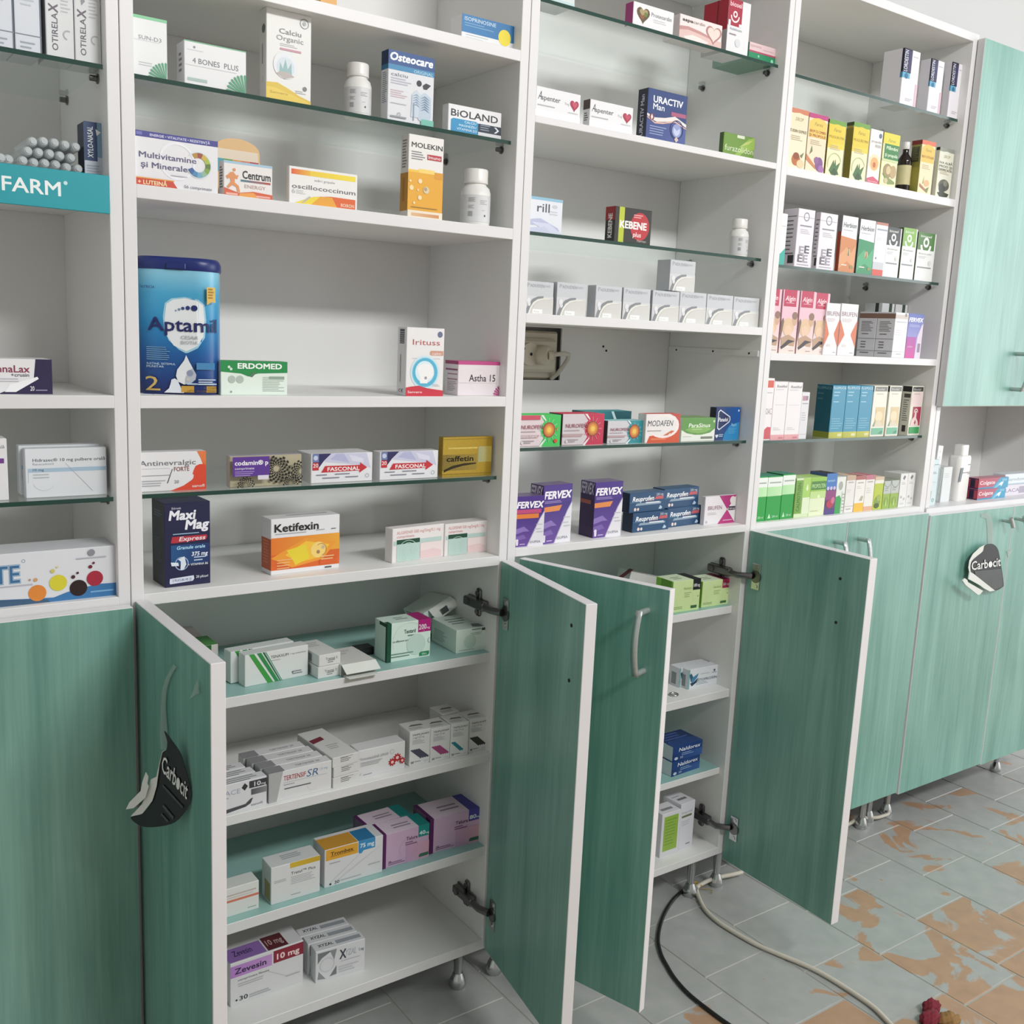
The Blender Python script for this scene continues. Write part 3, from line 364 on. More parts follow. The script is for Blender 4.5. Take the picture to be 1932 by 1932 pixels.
mb = MB(); mb.box(-1.39, 5.6, .285, .40, -.02, 2.9, c=0); struct(mb.build('wall_back', M_wall))
mb = MB(); mb.box(-1.4, 5.6, -4.2, .40, 2.9, 3.0, c=0); struct(mb.build('ceiling', M_wall))
mb = MB(); mb.box(-1.5, -1.39, -3.0, .284, -.02, 2.9, c=0); struct(mb.build('unseen_wall_left', M_wall))  # added wall out of view, blocks world light from the left
mb = MB(); mb.box(-1.5, 2.6, -3.3, -3.2, -.02, 2.9, c=0); struct(mb.build('unseen_wall_front', M_wall))  # added wall behind the camera, leaves world light only from the right
# ------------------------------------------------------------- cabinets
TH = .25
def leg(parent, x, y, top):
    mb = MB(); mb.lathe([(.014, 0), (.0155, .004), (.0155, .010), (.012, .020), (.0085, .028)], 20, 0, (x, y, 0))
    mb.lathe([(.0075, .028), (.0105, top-.01), (.020, top-.008), (.020, top)], 20, 0, (x, y, 0)); mb.build('leg', M_chrome, parent)
def unit(label, x0, x1, xl, xr, shelves, bottom, top, hole=None, back_z0=None):
    t_ = thing('shelving_cabinet', label, 'cabinet', ((x0+x1)/2, 0, 0), group=None); ox = (x0+x1)/2
    z0, z1 = bottom[1], top[1]
    for a, b_ in ((x0, xl), (xr, x1)):
        mb = MB(); mb.box(a-ox, b_-ox, 0, TH, z0, z1, 1, {'-y': 0}); mb.build('side_panel', [M_white, M_inner], t_)
    mb = MB()
    if hole:
        hx0, hx1, hz0, hz1 = hole
        mb.box(xl-ox, hx0-ox, TH, TH+.004, z0, z1, c=0); mb.box(hx1-ox, xr-ox, TH, TH+.004, z0, z1, c=0)
        mb.box(hx0-ox, hx1-ox, TH, TH+.004, z0, hz0, c=0); mb.box(hx0-ox, hx1-ox, TH, TH+.004, hz1, z1, c=0)
    else: mb.box(x0+.002-ox, x1-.002-ox, TH, TH+.004, z0, z1, c=0)
    mb.build('back_panel', M_inner, t_)
    for zt, zb, y, gr in shelves+[(bottom[0], bottom[1], 0, 0), (top[1], top[0], 0, 0)]:
        mb = MB(); mb.box(xl-ox, xr-ox, y, TH-.001, zb, zt, 1, {'-y': 0, '+z': 2 if gr else 1}); mb.build('shelf', [M_white, M_inner, M_greentop], t_)
    for lx in (x0+.05, x1-.028):
        for ly in (.055, TH-.04): leg(t_, lx-ox, ly, z0)
    return t_, ox
def door(parent, ox, A, B, th, z0, z1, side):
    # A hinge end and B free end of one face; th thickness towards side (+1 left of A->B, -1 right)
    A = Vector((A[0]-ox, A[1], 0)); B = Vector((B[0]-ox, B[1], 0)); L = (B-A).length; a = math.atan2(B.y-A.y, B.x-A.x)
    mb = MB(); y0, y1 = (0, th) if side > 0 else (-th, 0)
    mb.box(0, L, y0, y1, z0, z1, 0, {'-y': 1, '+y': 1}, c=.0008)
    d_ = mb.build('door', [M_white, M_wood], parent, (A.x, A.y, 0), a)
    return d_, L
def bow_handle(parent, u, zc, half, yface, out, mname='handle'):
    # vertical bow handle on a door face, local door coordinates
    mb = MB(); n = 12; pts = []
    for i in range(n+1):
        s = -1+2*i/n; pts.append((u, yface+out*(.024+.010*(1-s*s)), zc+s*half))
    for i in range(n):
        a, b_ = Vector(pts[i]), Vector(pts[i+1]); wd = .0052
        vs = []
        for q in (a, b_): vs += [(q.x-wd, q.y-.002, q.z), (q.x+wd, q.y-.002, q.z), (q.x+wd, q.y+.002, q.z), (q.x-wd, q.y+.002, q.z)]
        mb.add(vs, [[0, 1, 5, 4], [1, 2, 6, 5], [2, 3, 7, 6], [3, 0, 4, 7]]+([[3, 2, 1, 0]] if i == 0 else [])+([[4, 5, 6, 7]] if i == n-1 else []), 0, True)
    for s in (-1, 1): mb.tube([(u, yface, zc+s*(half-.004)), (u, yface+out*.026, zc+s*(half-.004))], .0048, 12)
    return mb.build(mname, M_handle, parent)
def hinge(parent, px, py, z, cup, cx_dir):
    # plate on the side panel face at (px,py), arm forward to the cup plate at cup=(x,y) on the door
    mb = MB(); s = -1
    mb.box(px-.004, px, py-.028, py+.030, z-.008, z+.008, c=.0012)
    mb.box(px-.004, px, py-.008, py+.006, z-.024, z+.024, c=.003)
    mb.box(px-.017, px-.004, py-.034, py+.026, z-.0075, z+.0075, c=.002)
    for q in (-.016, .016): mb.tube([(px, py-.001, z+q), (px-.007, py-.001, z+q)], .0045, 12)
    mb.tube([(px-.017, py+.012, z), (px-.0195, py+.012, z)], .0055, 12)
    cx, cy = cup
    mb.tube([(px-.011, py-.032, z), (px-.012, (py+cy)/2-.014, z), (cx-.004, cy+.004, z)], .0062, 10)
    mb.build('hinge_arm', M_nickel, parent)
    mb = MB(); dx, dy = cx_dir; a = math.atan2(dy, dx)
    Mx = Matrix.Translation((cx, cy, z)) @ Matrix.Rotation(a, 4, 'Z')
    mb.box(-.006, .014, -.002, -.0003, -.026, .026, 0, None, Mx, .0004)
    mb.tube([Mx @ Vector((.004, -.0005, 0)), Mx @ Vector((.004, -.0032, 0))], .0125, 16, 1)
    for q in (-.019, .019): mb.tube([Mx @ Vector((.006, -.001, q)), Mx @ Vector((.006, -.0034, q))], .004, 10)
    mb.build('hinge_plate', [M_chrome, M_nickel], parent)
def holes(parent, pts, yf, out):
    mb = MB()
    for u, z in pts: mb.tube([(u, yf, z), (u, yf+out*.0008, z)], .0028, 12)
    mb.build('screw_holes', M_dark, parent)
G = .0006
c1, o1 = unit('leftmost white cabinet, cut by the left frame edge, lower door shut', -.60, -G, -.584, -.0154, [(1.318, 1.302, 0, 0), (1.0675, 1.0515, 0, 0), (.8072, .7915, 0, 0)], (.118, .100), (1.8234, 1.84))
for a, b_ in ((-.598, -.302), (-.2995, -.0025)):
    door(c1, o1, (a, -.002), (b_, -.002), .017, .104, .7965, -1)
c2, o2 = unit('white cabinet holding the blue formula tin, two green lower doors wide open', G, .60-G, .0166, .5837,
    [(1.5865, 1.5706, 0, 0), (1.3265, 1.310, 0, 0), (1.067, 1.0512, 0, 0), (.807, .7916, 0, 0), (.639, .6233, .013, 1), (.4655, .4505, 0, 0), (.293, .276, .004, 1)], (.1178, .100), (1.8234, 1.84))
D1, L1 = door(c2, o2, (.0045, -.002), (.0053, -.291), .0172, .1015, .80, 1)
D2, L2 = door(c2, o2, (.587, -.002), (.5381, -.281), .0185, .1015, .80, 1)
holes(D2, [(.2455, .7592), (.2477, .6776)], 0, -1)
c3, o3 = unit('white cabinet with the wall socket hole in its back, lower doors ajar', .60+G, 1.1876-G, .6163, 1.1735,
    [(1.4993, 1.4885, 0, 0), (1.1992, 1.1845, 0, 0), (.8167, .8026, 0, 0), (.648, .6325, .0176, 1), (.4757, .459, .006, 0), (.3033, .2892, .0144, 1)], (.131, .1156), (1.8234, 1.84), hole=(.77, .886, 1.081, 1.181))
D3, L3 = door(c3, o3, (.6237, -.002), (.707, -.2732), .0150, .0975, .80, 1)
bow_handle(D3, .2478, .7137, .052, 0, -1)
D4, L4 = door(c3, o3, (1.1863, -.002), (1.1803, -.2825), .0205, .1035, .805, 1)
holes(D4, [(.222, .757), (.2225, .6752)], 0, -1)
def cupdir(A, B): return ((B[0]-A[0]), (B[1]-A[1]))
for z in (.717, .182): hinge(c2, .5837-o2, .052, z, (.5825-o2, -.026), cupdir((.587, 0), (.5381, -.281)))
for z in (.7165, .1825): hinge(c3, 1.1735-o3, .052, z, (1.1855-o3, -.024), cupdir((1.1863, 0), (1.1803, -.2825)))
for cc, oo, xr_, zz in ((c2, o2, .5837, 0),):
    pass
mb = MB(); x = 1.1735-o3
mb.box(x-.0025, x, .004, TH-.001, 1.144, 1.1555, c=.0004); cl = mb.build('cleat', M_inner, c3)
mb = MB()
for a, b_ in ((.2249, 1.1487), (.121, 1.150), (.0261, 1.1495)): mb.tube([(x-.0025, a, b_), (x-.0032, a, b_)], .002, 10)
mb.build('screw_holes', M_dark, c3)
mb = MB()
for a, b_ in ((.9921, 1.1495), (1.0007, 1.1413)): mb.tube([(a-o3, TH, b_), (a-o3, TH-.0008, b_)], .0022, 10)
mb.build('back_nail_holes', M_dark, c3)
c4, o4 = unit('white cabinet crowded with syrup cartons, pale green doors shut below', 1.1876+G, 1.7816-G, 1.2037, 1.7605,
    [(1.4983, 1.4823, 0, 0), (1.1524, 1.138, 0, 0), (.8168, .801, 0, 0)], (.131, .118), (1.8234, 1.84))
for a, b_, zz, hu in ((1.190, 1.4715, .121, .245), (1.4735, 1.7705, .119, .042)):
    dd, LL = door(c4, o4, (a, -.002), (b_, -.002), .017, zz, .8045, -1); bow_handle(dd, hu, .717, .052, -.017, -1)
# right-hand run: base unit with counter, niche and wall cabinet
c5 = thing('counter_cabinet', 'green fronted base cabinet under the toothpaste niche at far right', 'cabinet', (2.11, 0, 0)); o5 = 2.11
mb = MB(); mb.box(1.7825-o5, 2.455-o5, 0, TH+.01, .112, .790, 0, {'-z': 1}); mb.build('carcass', [M_inner, M_seal], c5)
mb = MB(); mb.box(1.7825-o5, 2.455-o5, -.004, TH+.02, .7905, .811, c=.001); mb.build('worktop', M_white, c5)
mb = MB(); mb.box(1.7825-o5, 1.7985-o5, 0, TH, .8115, 1.0455); mb.build('niche_side', M_white, c5)
mb = MB(); mb.box(2.434-o5, 2.452-o5, 0, TH, .8115, 1.0455); mb.build('niche_side', M_inner, c5)
mb = MB(); mb.box(1.783-o5, 2.4515-o5, TH, TH+.004, .8115, 1.0455, c=0); mb.build('niche_back', M_inner, c5)
for a, b_, zz in ((1.7745, 2.1335, .1135), (2.1365, 2.452, .1095)):
    dd, LL = door(c5, o5, (a, -.0045), (b_, -.0045), .017, zz, .7985, -1)
    u = LL-.045 if a < 2 else .014
    mb = MB(); mb.tube([(u, -.017, .766), (u, -.040, .764)], .004, 12); mb.tube([(u-.006, -.040, .775), (u+.008, -.041, .752)], .0048, 12); mb.build('handle', M_handle, dd)
for lx in (1.8013-o5, 1.876-o5, 2.395-o5): leg(c5, lx, .07, .112)
c6 = thing('wall_cabinet', 'pale green wall cabinet above the toothpaste niche, upper right corner', 'cabinet', (2.11, 0, 1.046))
mb = MB(); mb.box(1.7825-o5, 2.452-o5, .0, TH, 0, .786, 0, None); mb.build('carcass', M_shade, c6)
for a, b_, zz in ((1.7735, 2.1225, .0025), (2.1245, 2.452, .004)):
    mb = MB(); mb.box(0, b_-a, -.017, 0, zz, .784, 0, {'-y': 1}, c=.0008); dd = mb.build('door', [M_shade, M_wood], c6, (a-o5, -.002, 0))
    bow_handle(dd, .283 if a < 2 else .045, .085, .046, -.017, -1)
# ------------------------------------------------------------- glass shelves and their pins
def glass(x0, x1, z, y0, label, par, ox):
    mb = MB(); mb.box(x0+.003, x1-.003, y0, TH-.004, z-.0026, z+.003, 0, {'-y': 1}, c=0)
    o = mb.build('glass_shelf', [M_glass, M_glassedge]); tag(o, label, 'glass shelf', 'glass shelves in the cabinets')
    for xx, s in ((x0, 1), (x1, -1)):
        for yy in (.04, TH-.045):
            mb = MB(); mb.tube([(xx-ox, yy, z-.0068), (xx+s*.010-ox, yy, z-.0068)], .0036, 10); mb.tube([(xx-ox, yy, z-.0068), (xx+s*.002-ox, yy, z-.0068)], .006, 10); mb.build('shelf_pin', M_nickel, par)
glass(-.584, -.0154, 1.456, .0047, 'glass shelf under the tall white ear spray cartons, upper left', c1, o1)
glass(-.584, -.0154, .9355, .003, 'glass shelf carrying pale blue striped powder cartons, left edge', c1, o1)
glass(.0166, .5837, 1.454, .012, 'glass shelf carrying calcium cartons and a white bottle', c2, o2)
glass(.0166, .5837, .935, .0125, 'glass shelf carrying the gold carton and two red arrow cartons', c2, o2)
glass(.6163, 1.1735, 1.67, .0138, 'glass shelf with the green box at its right end, top centre', c3, o3)
glass(.6163, 1.1735, 1.3245, .0155, 'glass shelf under the black and red carton', c3, o3)
glass(.6163, 1.1735, .979, .0144, 'glass shelf under the row of target emblem painkiller cartons', c3, o3)
glass(1.2037, 1.7605, 1.664, .0147, 'glass shelf under three white cartons with navy spines', c4, o4)
glass(1.2037, 1.7605, 1.3175, .0155, 'glass shelf under the orange and green herbal cartons', c4, o4)
glass(1.2037, 1.7605, .977, .0134, 'glass shelf under the teal blue and cream carton row', c4, o4)
# ------------------------------------------------------------- wall socket and plug seen through the back panel
s_ = thing('wall_socket', 'cream double wall socket seen through the cut-out back panel', 'socket', (.83, .268, 1.13))
mb = MB(); mb.box(-.058, .053, -.012, .0165, -.048, .044, c=.004); mb.build('socket_plate', M_cream, s_)
mb = MB(); mb.box(-.056, .042, -.026, -.012, -.034, .030, c=.006); mb.build('socket_block', M_cream, s_)
mb = MB(); mb.tube([(-.030, -.026, 0), (-.030, -.034, 0)], .021, 24); mb.build('socket_face', M_cream, s_)
mb = MB()
for a, b_ in ((-.046, .010), (-.012, -.003), (-.048, -.013), (-.028, .0)): mb.tube([(a, -.034, b_), (a, -.0346, b_)], .003, 10)
mb.build('pin_holes', M_dark, s_)
pl = thing('mains_plug', 'cream mains plug with cable pushed into the wall socket', 'plug', (.831, .234, 1.129))
mb = MB(); mb.tube([(0, .008, 0), (-.001, -.012, 0), (.001, -.016, 0)], .018, 24, taper=[.019, .0185, .012]); mb.tube([(0, -.016, 0), (.008, -.020, .001)], .008, 14); mb.build('plug_body', M_cream, pl)
mb = MB(); mb.tube([(.006, -.018, .001), (.018, -.022, .003), (.034, -.021, .005), (.050, -.014, .003), (.055, -.006, -.006), (.051, .002, -.020), (.043, .010, -.036), (.036, .0195, -.046)], .0042, 10); mb.build('plug_cable', M_cable, pl)
# ------------------------------------------------------------- goods on the shelves
W_ = 'e6e6e8'; GR = '9a9da3'; DK = '2a2c33'  # side and top art below uses darker print colours with face shade included
def heart(u, v, s, c, asp):
    pts = []
    for i in range(24):
        a = 2*PI*i/24; x = 16*math.sin(a)**3; y = 13*math.cos(a)-5*math.cos(2*a)-2*math.cos(3*a)-math.cos(4*a); pts.append((u+s*x/16, v+s*asp*y/16))
    return p(pts, c)
def fan(u, v, R, c, a0, a1, n, asp):
    q = []
    for k in range(n):
        a = math.radians(a0+(a1-a0)*k/(n-1)); w = math.radians((a1-a0)/n*.36)
        q.append(p([(u, v), (u+R*math.cos(a-w), v+R*asp*math.sin(a-w)), (u+R*1.06*math.cos(a), v+R*1.06*asp*math.sin(a)), (u+R*math.cos(a+w), v+R*asp*math.sin(a+w))], c))
    return q
tall_w = 'tall white cartons on the upper left glass'
# --- left column
d = (dict({'*': 'd5dae2', 'R': '39424f'}), dict(F=[r(.94, 0, 1, 1, '5b6675'), r(0, .16, 1, .17, '77818d'), r(.3, .86, .7, .9, 'b3bac4'), l(.25, .5, .8, 3, .04, 'bcc3cc'), l(.2, .09, .8, 2, .04, '9aa3ae'), r(0, .0, .02, 1, '8792a0')]))
o = carton('pale1', 'spray_carton', 'pale grey blue carton, leftmost on the upper left glass, cut by the frame', 'medicine box', d, tall_w)
carton('pale2', 'spray_carton', 'pale grey blue carton just left of the two ear spray cartons', 'medicine box', d, tall_w)
d = (dict({'*': 'dcdfe0', 'R': '8d9394'}), dict(F=[t('OTIRELA', .42, .075, .21, '5d5763', .315, .014, rot=1), t('X', .44, .395, .33, '5d5763', .07, .02, rot=1), p([(.28, .50), (.42, .54), (.34, .58), (.25, .54)], '8c8f96'), l(.55, .62, .9, 8, .03, 'b9bdc0'), ring(.78, .22, .18, .13, 'a9adae', 60, 260), r(0, 0, .03, 1, 'b8bcc0')]))
o = carton('oti1', 'ear_spray_carton', 'tall white carton with vertical lettering, left one of the ear spray pair', 'medicine box', d, tall_w)
carton('oti2', 'ear_spray_carton', 'tall white carton with vertical lettering, right one against the cabinet side', 'medicine box', d, tall_w)
carton('xylo', 'nasal_spray_carton', 'navy and pale blue nasal spray carton beside the stacked clear vials', 'medicine box',
    (dict({'*': 'c9d2dd', 'L': '16223c', 'T': '2f486f'}), dict(F=[r(.0, .42, .62, 1, '27426e'), r(.62, .48, 1, 1, '7fa3bb'), t('XYLO-NASAL', .42, .47, .26, 'f0f2f5', .46, .01, rot=1), p([(.55, .9), (.8, .86), (.6, .8)], 'eef2f5'), r(.62, .14, 1, .2, '3e4d66'), l(.1, .34, .8, 4, .04, 'a6b1c0')])))
rad = .0060
for i, (x, y, z) in enumerate(TUBES):
    if i == 0:
        v0 = thing('vial', '', 'vial', (x, .03, z), 0, 'milky plastic vials piled on the banner shelf')
        mb = MB(); mb.tube([(0, 0, 0), (0, .004, 0), (0, .010, 0), (0, .085, 0)], rad, 14, taper=[rad*.72, rad*.97, rad, rad]); mb.build('vial_tube', M_vial, v0)
        mb = MB(); mb.tube([(0, -.0015, 0), (0, 0, 0)], rad*.5, 12); mb.build('tip', M_vial, v0); vv = v0
    else:
        vv = copy_tree(v0); vv.location = (x, .03, z)
    row = 0 if i < 5 else 1 if i < 10 else 2 if i < 16 else 3; k = i-(0, 5, 10, 16)[row]
    vv['label'] = ('milky vial in the top row of the pile, %s', 'milky vial in the middle row of the pile, %s', 'milky vial in the bottom row of the pile, %s', 'milky vial left of the pile behind the banner, %s')[row] % (['leftmost', 'second from the left', 'middle one', 'fourth from the left', 'fifth from the left', 'rightmost beside the navy carton'][k] if row < 3 else ['nearer the pile', 'at the frame edge'][k])
v0['label'] = 'milky vial in the top row of the pile, leftmost'
# teal shelf banner
bd = carton('x', 'shelf_banner', 'glossy teal banner strip with white letters along the shelf front', 'sign',
    (dict({'*': '1a9aa6'}), dict(F=[t('OFARM', .752, .33, .36, 'eef4f4', .150, .012), e(.912, .68, .004, 'c6e6e6')])), None, (-.299, -.0022, 1.287, 0, .566, .0034, .0445))
carton('senna', 'laxative_carton', 'white carton with dark purple right end and maroon lettering, left edge', 'medicine box',
    (dict({'*': W_, 'R': '241c3d'}), dict(F=[p([(.70, 0), (.76, 1), (1, 1), (1, 0)], '2a2048'), p([(.2, 0), (.78, .45), (.72, 0)], '2a2048'), p([(.0, .3), (.22, .0), (.0, 0)], '2a2048'), p([(.38, .28), (.78, .5), (.80, .44), (.46, .06), (.3, .06)], 'f2f2f4'), t('nnaLax', .20, .62, .2, '8b3552', .47, .012), t('+crusin', .40, .5, .1, '5d5968', .26, .008), l(.2, .42, .55, 2, .07, 'b9b9c2'), t('20', .67, .1, .13, 'e8e8ee', .06, .01), r(.75, .1, .92, .13, '9a96b0')])))
carton('hidleft', 'powder_carton', 'white carton with a purple band, cut by the left frame edge', 'medicine box',
    (dict({'*': W_}), dict(F=[r(.0, .6, .9, .68, '6f3f8c'), t('orală', .62, .84, .05, '6d7078', .3), l(.1, .5, .7, 3, .05, 'c3c6cc')])))
d = (dict({'*': 'e0e5ea', 'L': 'aab6bd', 'T': 'b8c2c8'}), dict(F=[t('Hidrasec® 10 mg pulbere orală', .09, .735, .062, '41474d', .89, .006), t('Racecadotril', .09, .665, .045, '8f969c', .25), r(.03, .52, 1, .60, 'a9c4d8'), r(.03, .3, .035, .57, 'a9c4d8'), t('10 mg', .09, .545, .05, '4f6473', .13, .004), l(.09, .46, .3, 2, .06, 'b6bec4'), ring(.22, .36, .14, .137, 'bcc4c9', 200, 330), p([(.48, .7), (.485, .7), (.82, .10), (.812, .10)], 'c2c9ce')]))
o = carton('hid1', 'powder_carton', 'white carton with pale blue stripe, front one on the lower left glass', 'medicine box', d, 'pale blue striped cartons')
again(o, 'white carton with pale blue stripe, hidden right behind its twin', (-.004, .0175, .002))
carton('lyte', 'rehydration_carton', 'long white carton with blue wave and coloured bubbles, bottom left shelf', 'medicine box',
    (dict({'*': 'dfe1e6', 'R': '7d93ad', 'T': 'b5cbd6'}), dict(F=[t('TE', .285, .44, .33, '4b7fa6', .142, .05), t('TE', .285, .44, .33, 'd3e4f0', .142, .032), t('TE', .285, .44, .33, '3f709a', .142, .014), ring(.452, .84, .011, .008, '8aa3b8'), l(.2, .36, .50, 1, .05, 'b8bac4', .6),
        p([(.0, 0), (1, 0), (1, .25), (.9, .26), (.8, .22), (.7, .16), (.62, .08), (.5, .10), (.3, .14), (.0, .12)], '3d78ae'), p([(.0, 0), (.60, 0), (.58, .06), (.45, .10), (.3, .14), (.0, .12)], '3f5f7d'), r(.84, .10, .98, .13, '7fb0da'),
        e(.525, .20, .052, 'e08a3a'), e(.648, .36, .052, 'd9cf3a'), e(.767, .22, .053, '2c1a1c'), e(.868, .38, .050, 'a8283e'), e(.517, .46, .012, 'd0a070'), e(.484, .47, .007, 'b59a80'), e(.617, .60, .013, 'cfc468'), e(.645, .67, .007, 'd8d090'), e(.737, .45, .012, '4a2a28'), e(.764, .52, .008, '50302c'), e(.842, .62, .012, '6e2432'), e(.862, .69, .008, '6e2432'), e(.85, .90, .022, '8d8f96'), l(.76, .79, .94, 1, .03, 'b9bbc4', .8)])))
# --- column of the formula tin
carton('yellowtop', 'medicine_carton', 'orange carton on the topmost shelf, only its foot showing', 'medicine box', (dict({'*': 'd8a04a'}), dict(F=[r(0, 0, 1, .1, 'e2bd7c')])))
carton('isop', 'tablet_carton', 'blue and white carton with a yellow disc on the topmost shelf', 'medicine box',
    (dict({'*': W_, 'L': 'a6a9a6', 'R': '2b5f8a'}), dict(F=[r(0, .34, 1, 1, '2f76ad'), t('ISOPRINOSINE', .05, .78, .14, 'c9dbe8', .58, .006), l(.05, .68, .6, 2, .09, '7fa9c9', .3), e(.80, .47, .12, 'ecd739'), l(.08, .25, .5, 2, .1, 'c3c6c9', .3)])))
carton('sund3', 'vitamin_carton', 'white carton with green top strip beside the left cabinet side', 'medicine box',
    (dict({'*': 'e4e6e6', 'T': '3f9560'}), dict(F=[r(0, .95, 1, 1, '7cc595'), t('SUN-D3', .2, .62, .065, '7f8487', .64, .003), r(.0, .60, .8, .606, 'c4c8ca'), l(.2, .24, .7, 2, .04, 'b9bdbf', .3)]+fan(.97, -.01, .5, '3f9a70', 92, 182, 9, .6))))
carton('bones', 'vitamin_carton', 'white carton with green top edge and green shell fan, lying low', 'medicine box',
    (dict({'*': 'e4e5e6', 'T': '5a8a6c', 'L': 'b9b5b4'}), dict(F=[r(0, .975, 1, 1, '6fb489'), t('4 BONES  PLUS', .13, .52, .12, '6a6e72', .74, .004), r(.02, .46, .84, .47, 'b4b8bb'), e(.16, .87, .018, '7c7f84'), l(.05, .12, .36, 1, .1, 'a6bcb4', .7), l(.05, .8, .3, 1, .05, 'd4d6d8', .3)]+fan(.99, -.01, .31, '3f9a70', 92, 182, 9, 1.45), L=[l(.3, .7, .7, 4, .12, '8f8587', .5)])))
carton('calciu', 'calcium_carton', 'tall white carton with yellow wave foot, left of the white bottle', 'medicine box',
    (dict({'*': 'e3e3e0', 'L': 'b1b1ab'}), dict(F=[p([(0, 0), (1, 0), (1, .05), (.75, .09), (.5, .15), (.25, .20), (0, .19)], 'd8b93a'), p([(0, 0), (.94, 0), (.94, .04), (.5, .10), (.2, .14), (0, .14)], 'e3c549'), t('Sanvero', .08, .075, .028, '9c8430', .4, .003), t('Calciu', .28, .745, .055, '6d6f72', .49, .006), t('Organic', .22, .67, .055, '8a8c8d', .60, .004), l(.3, .63, .78, 2, .018, 'b5b5b4', .4), r(.3, .565, .77, .588, 'c08a98'), ring(.84, .90, .10, .085, '8b8e90'), e(.84, .90, .04, 'a5a8a8'), e(.42, .40, .27, 'dfe3e6'), e(.42, .38, .20, 'cfd9e0'), p([(.28, .31), (.3, .43), (.36, .36), (.42, .47), (.47, .36), (.55, .44), (.56, .31)], '8fb4b4'), p([(.22, .3), (.4, .25), (.62, .29), (.5, .33), (.3, .33)], 'b3aca6'), e(.86, .18, .045, '74777a'), l(.65, .14, .9, 2, .02, 'c1c1be', .4)], L=[r(.35, .4, .5, .62, '9b9b95'), r(.4, .2, .6, .26, 'd5d5d0'), e(.6, .78, .25, '6f716f')])))
def pill_bottle(nm, B, label, turn=0):
    x, y, z, R, h = B; tt = thing(nm, label, 'bottle', (x, y, z), turn, 'white supplement bottles')
    hb = h*.72
    mb = MB(); mb.lathe([(R*.93, 0), (R, .002), (R, .012), (R*1.012, .013), (R*1.012, hb*.82), (R*.99, hb*.83), (R*.93, hb*.92), (R*.74, hb*.985), (R*.70, hb), (R*.70, hb+.004)], 32); mb.build('bottle_body', M_plastic, tt)
    mb = MB(); rc = R*.80; mb.lathe([(rc*.98, hb+.002), (rc*1.02, hb+.0035), (rc, hb+.006), (rc, h-.003), (rc*.95, h-.0008), (rc*.6, h)], 32); mb.build('cap', M_plastic, tt)
    mb = MB(); n = 30; a0, a1 = math.radians(150), math.radians(395); Rl = R*1.018; z0, z1 = hb*.10, hb*.74
    vs = []; fs = []
    for i in range(n+1):
        a = a0+(a1-a0)*i/n
        vs += [(Rl*math.cos(a), Rl*math.sin(a), z0), (Rl*math.cos(a), Rl*math.sin(a), z1)]
    for i in range(n): fs.append([2*i, 2*i+2, 2*i+3, 2*i+1])
    mb.add(vs, fs, 0, True)
    def patch(ad0, ad1, v0, v1, mi):
        vs = []; k = 6
        for i in range(k+1):
            a = math.radians(ad0+(ad1-ad0)*i/k); q = Rl+.0003
            vs += [(q*math.cos(a), q*math.sin(a), z0+(z1-z0)*v0), (q*math.cos(a), q*math.sin(a), z0+(z1-z0)*v1)]
        mb.add(vs, [[2*i, 2*i+2, 2*i+3, 2*i+1] for i in range(k)], mi, True)
    for k in range(5): patch(205, 232-(k % 2)*6, .88-k*.035, .895-k*.035, 1)
    for k in range(4): patch(205, 228-(k % 3)*4, .6-k*.035, .612-k*.035, 1)
    patch(205, 222, .2, .38, 1)
    for k in range(3): patch(250, 280-(k % 2)*10, .78-k*.06, .80-k*.06, 1)
    patch(268, 274, .2, .27, 2); patch(258, 272, .42, .43, 1)
    mb.build('label', [M_label, mat('grey_small_print', 'a3a5aa', .5, noise=.05), M_signgrey], tt)
    return tt
pill_bottle('pill_bottle', BOT1, 'white supplement bottle between the tall calcium carton and the blue one', .1)
pill_bottle('pill_bottle', BOT2, 'white supplement bottle right of the yellow honeycomb drop carton', .1)
pill_bottle('pill_bottle', BOT3, 'white supplement bottle standing alone on glass near the right cabinet side', .3)
carton('osteo', 'calcium_carton', 'blue topped white carton with two dark haired figures printed on it', 'medicine box',
    (dict({'*': 'd8dadf', 'L': '9fa3a8', 'T': '17335f'}), dict(F=[r(0, .80, 1, 1, '1d4a87'), r(0, .725, 1, .80, '3583b0'), t('Osteocare', .04, .86, .11, 'f0f4f8', .92, .03, .18), t('ORIGINAL', .55, .735, .045, 'a9d3e8', .42, .01), t('calciu', .06, .64, .05, '70767c', .36), l(.06, .6, .55, 3, .035, 'b3b3c0', .45), l(.06, .43, .42, 4, .03, 'cbb2b8', .45), e(.67, .60, .055, '22202a'), p([(.75, .58), (.82, .62), (.93, .60), (.84, .53), (.77, .53)], '2a2830'), p([(.50, .10), (.52, .42), (.62, .50), (.72, .44), (.70, .1)], 'c3cfdb'), p([(.66, .08), (.70, .42), (.80, .48), (.94, .42), (.94, .12), (.8, .02)], 'b8c8d7')]+[p([(.52+.0*k, .40-k*.035), (.62, .44-k*.035), (.70, .39-k*.035), (.62, .42-k*.035)], '7f98b0') for k in range(5)]+[p([(.70, .38-k*.035), (.80, .43-k*.035), (.92, .37-k*.035), (.80, .41-k*.035)], '6f8ba6') for k in range(6)]+[r(.55, .05, .57, .3, '8ea3b8'), l(.06, .25, .4, 1, .02, 'b5b5ba', .4), l(.06, .05, .4, 1, .04, '8f9298', .6), ring(.24, .1, .035, .025, '8f9298', -60, 240), p([(.72, 0), (1, 0), (1, .09), (.75, .09), (.72, .06)], '6fb8a6')], L=[r(0, .80, 1, 1, '16345f'), r(0, .73, 1, .80, '2a6f96'), l(.2, .68, .9, 16, .028, '7f868e', .45)])))
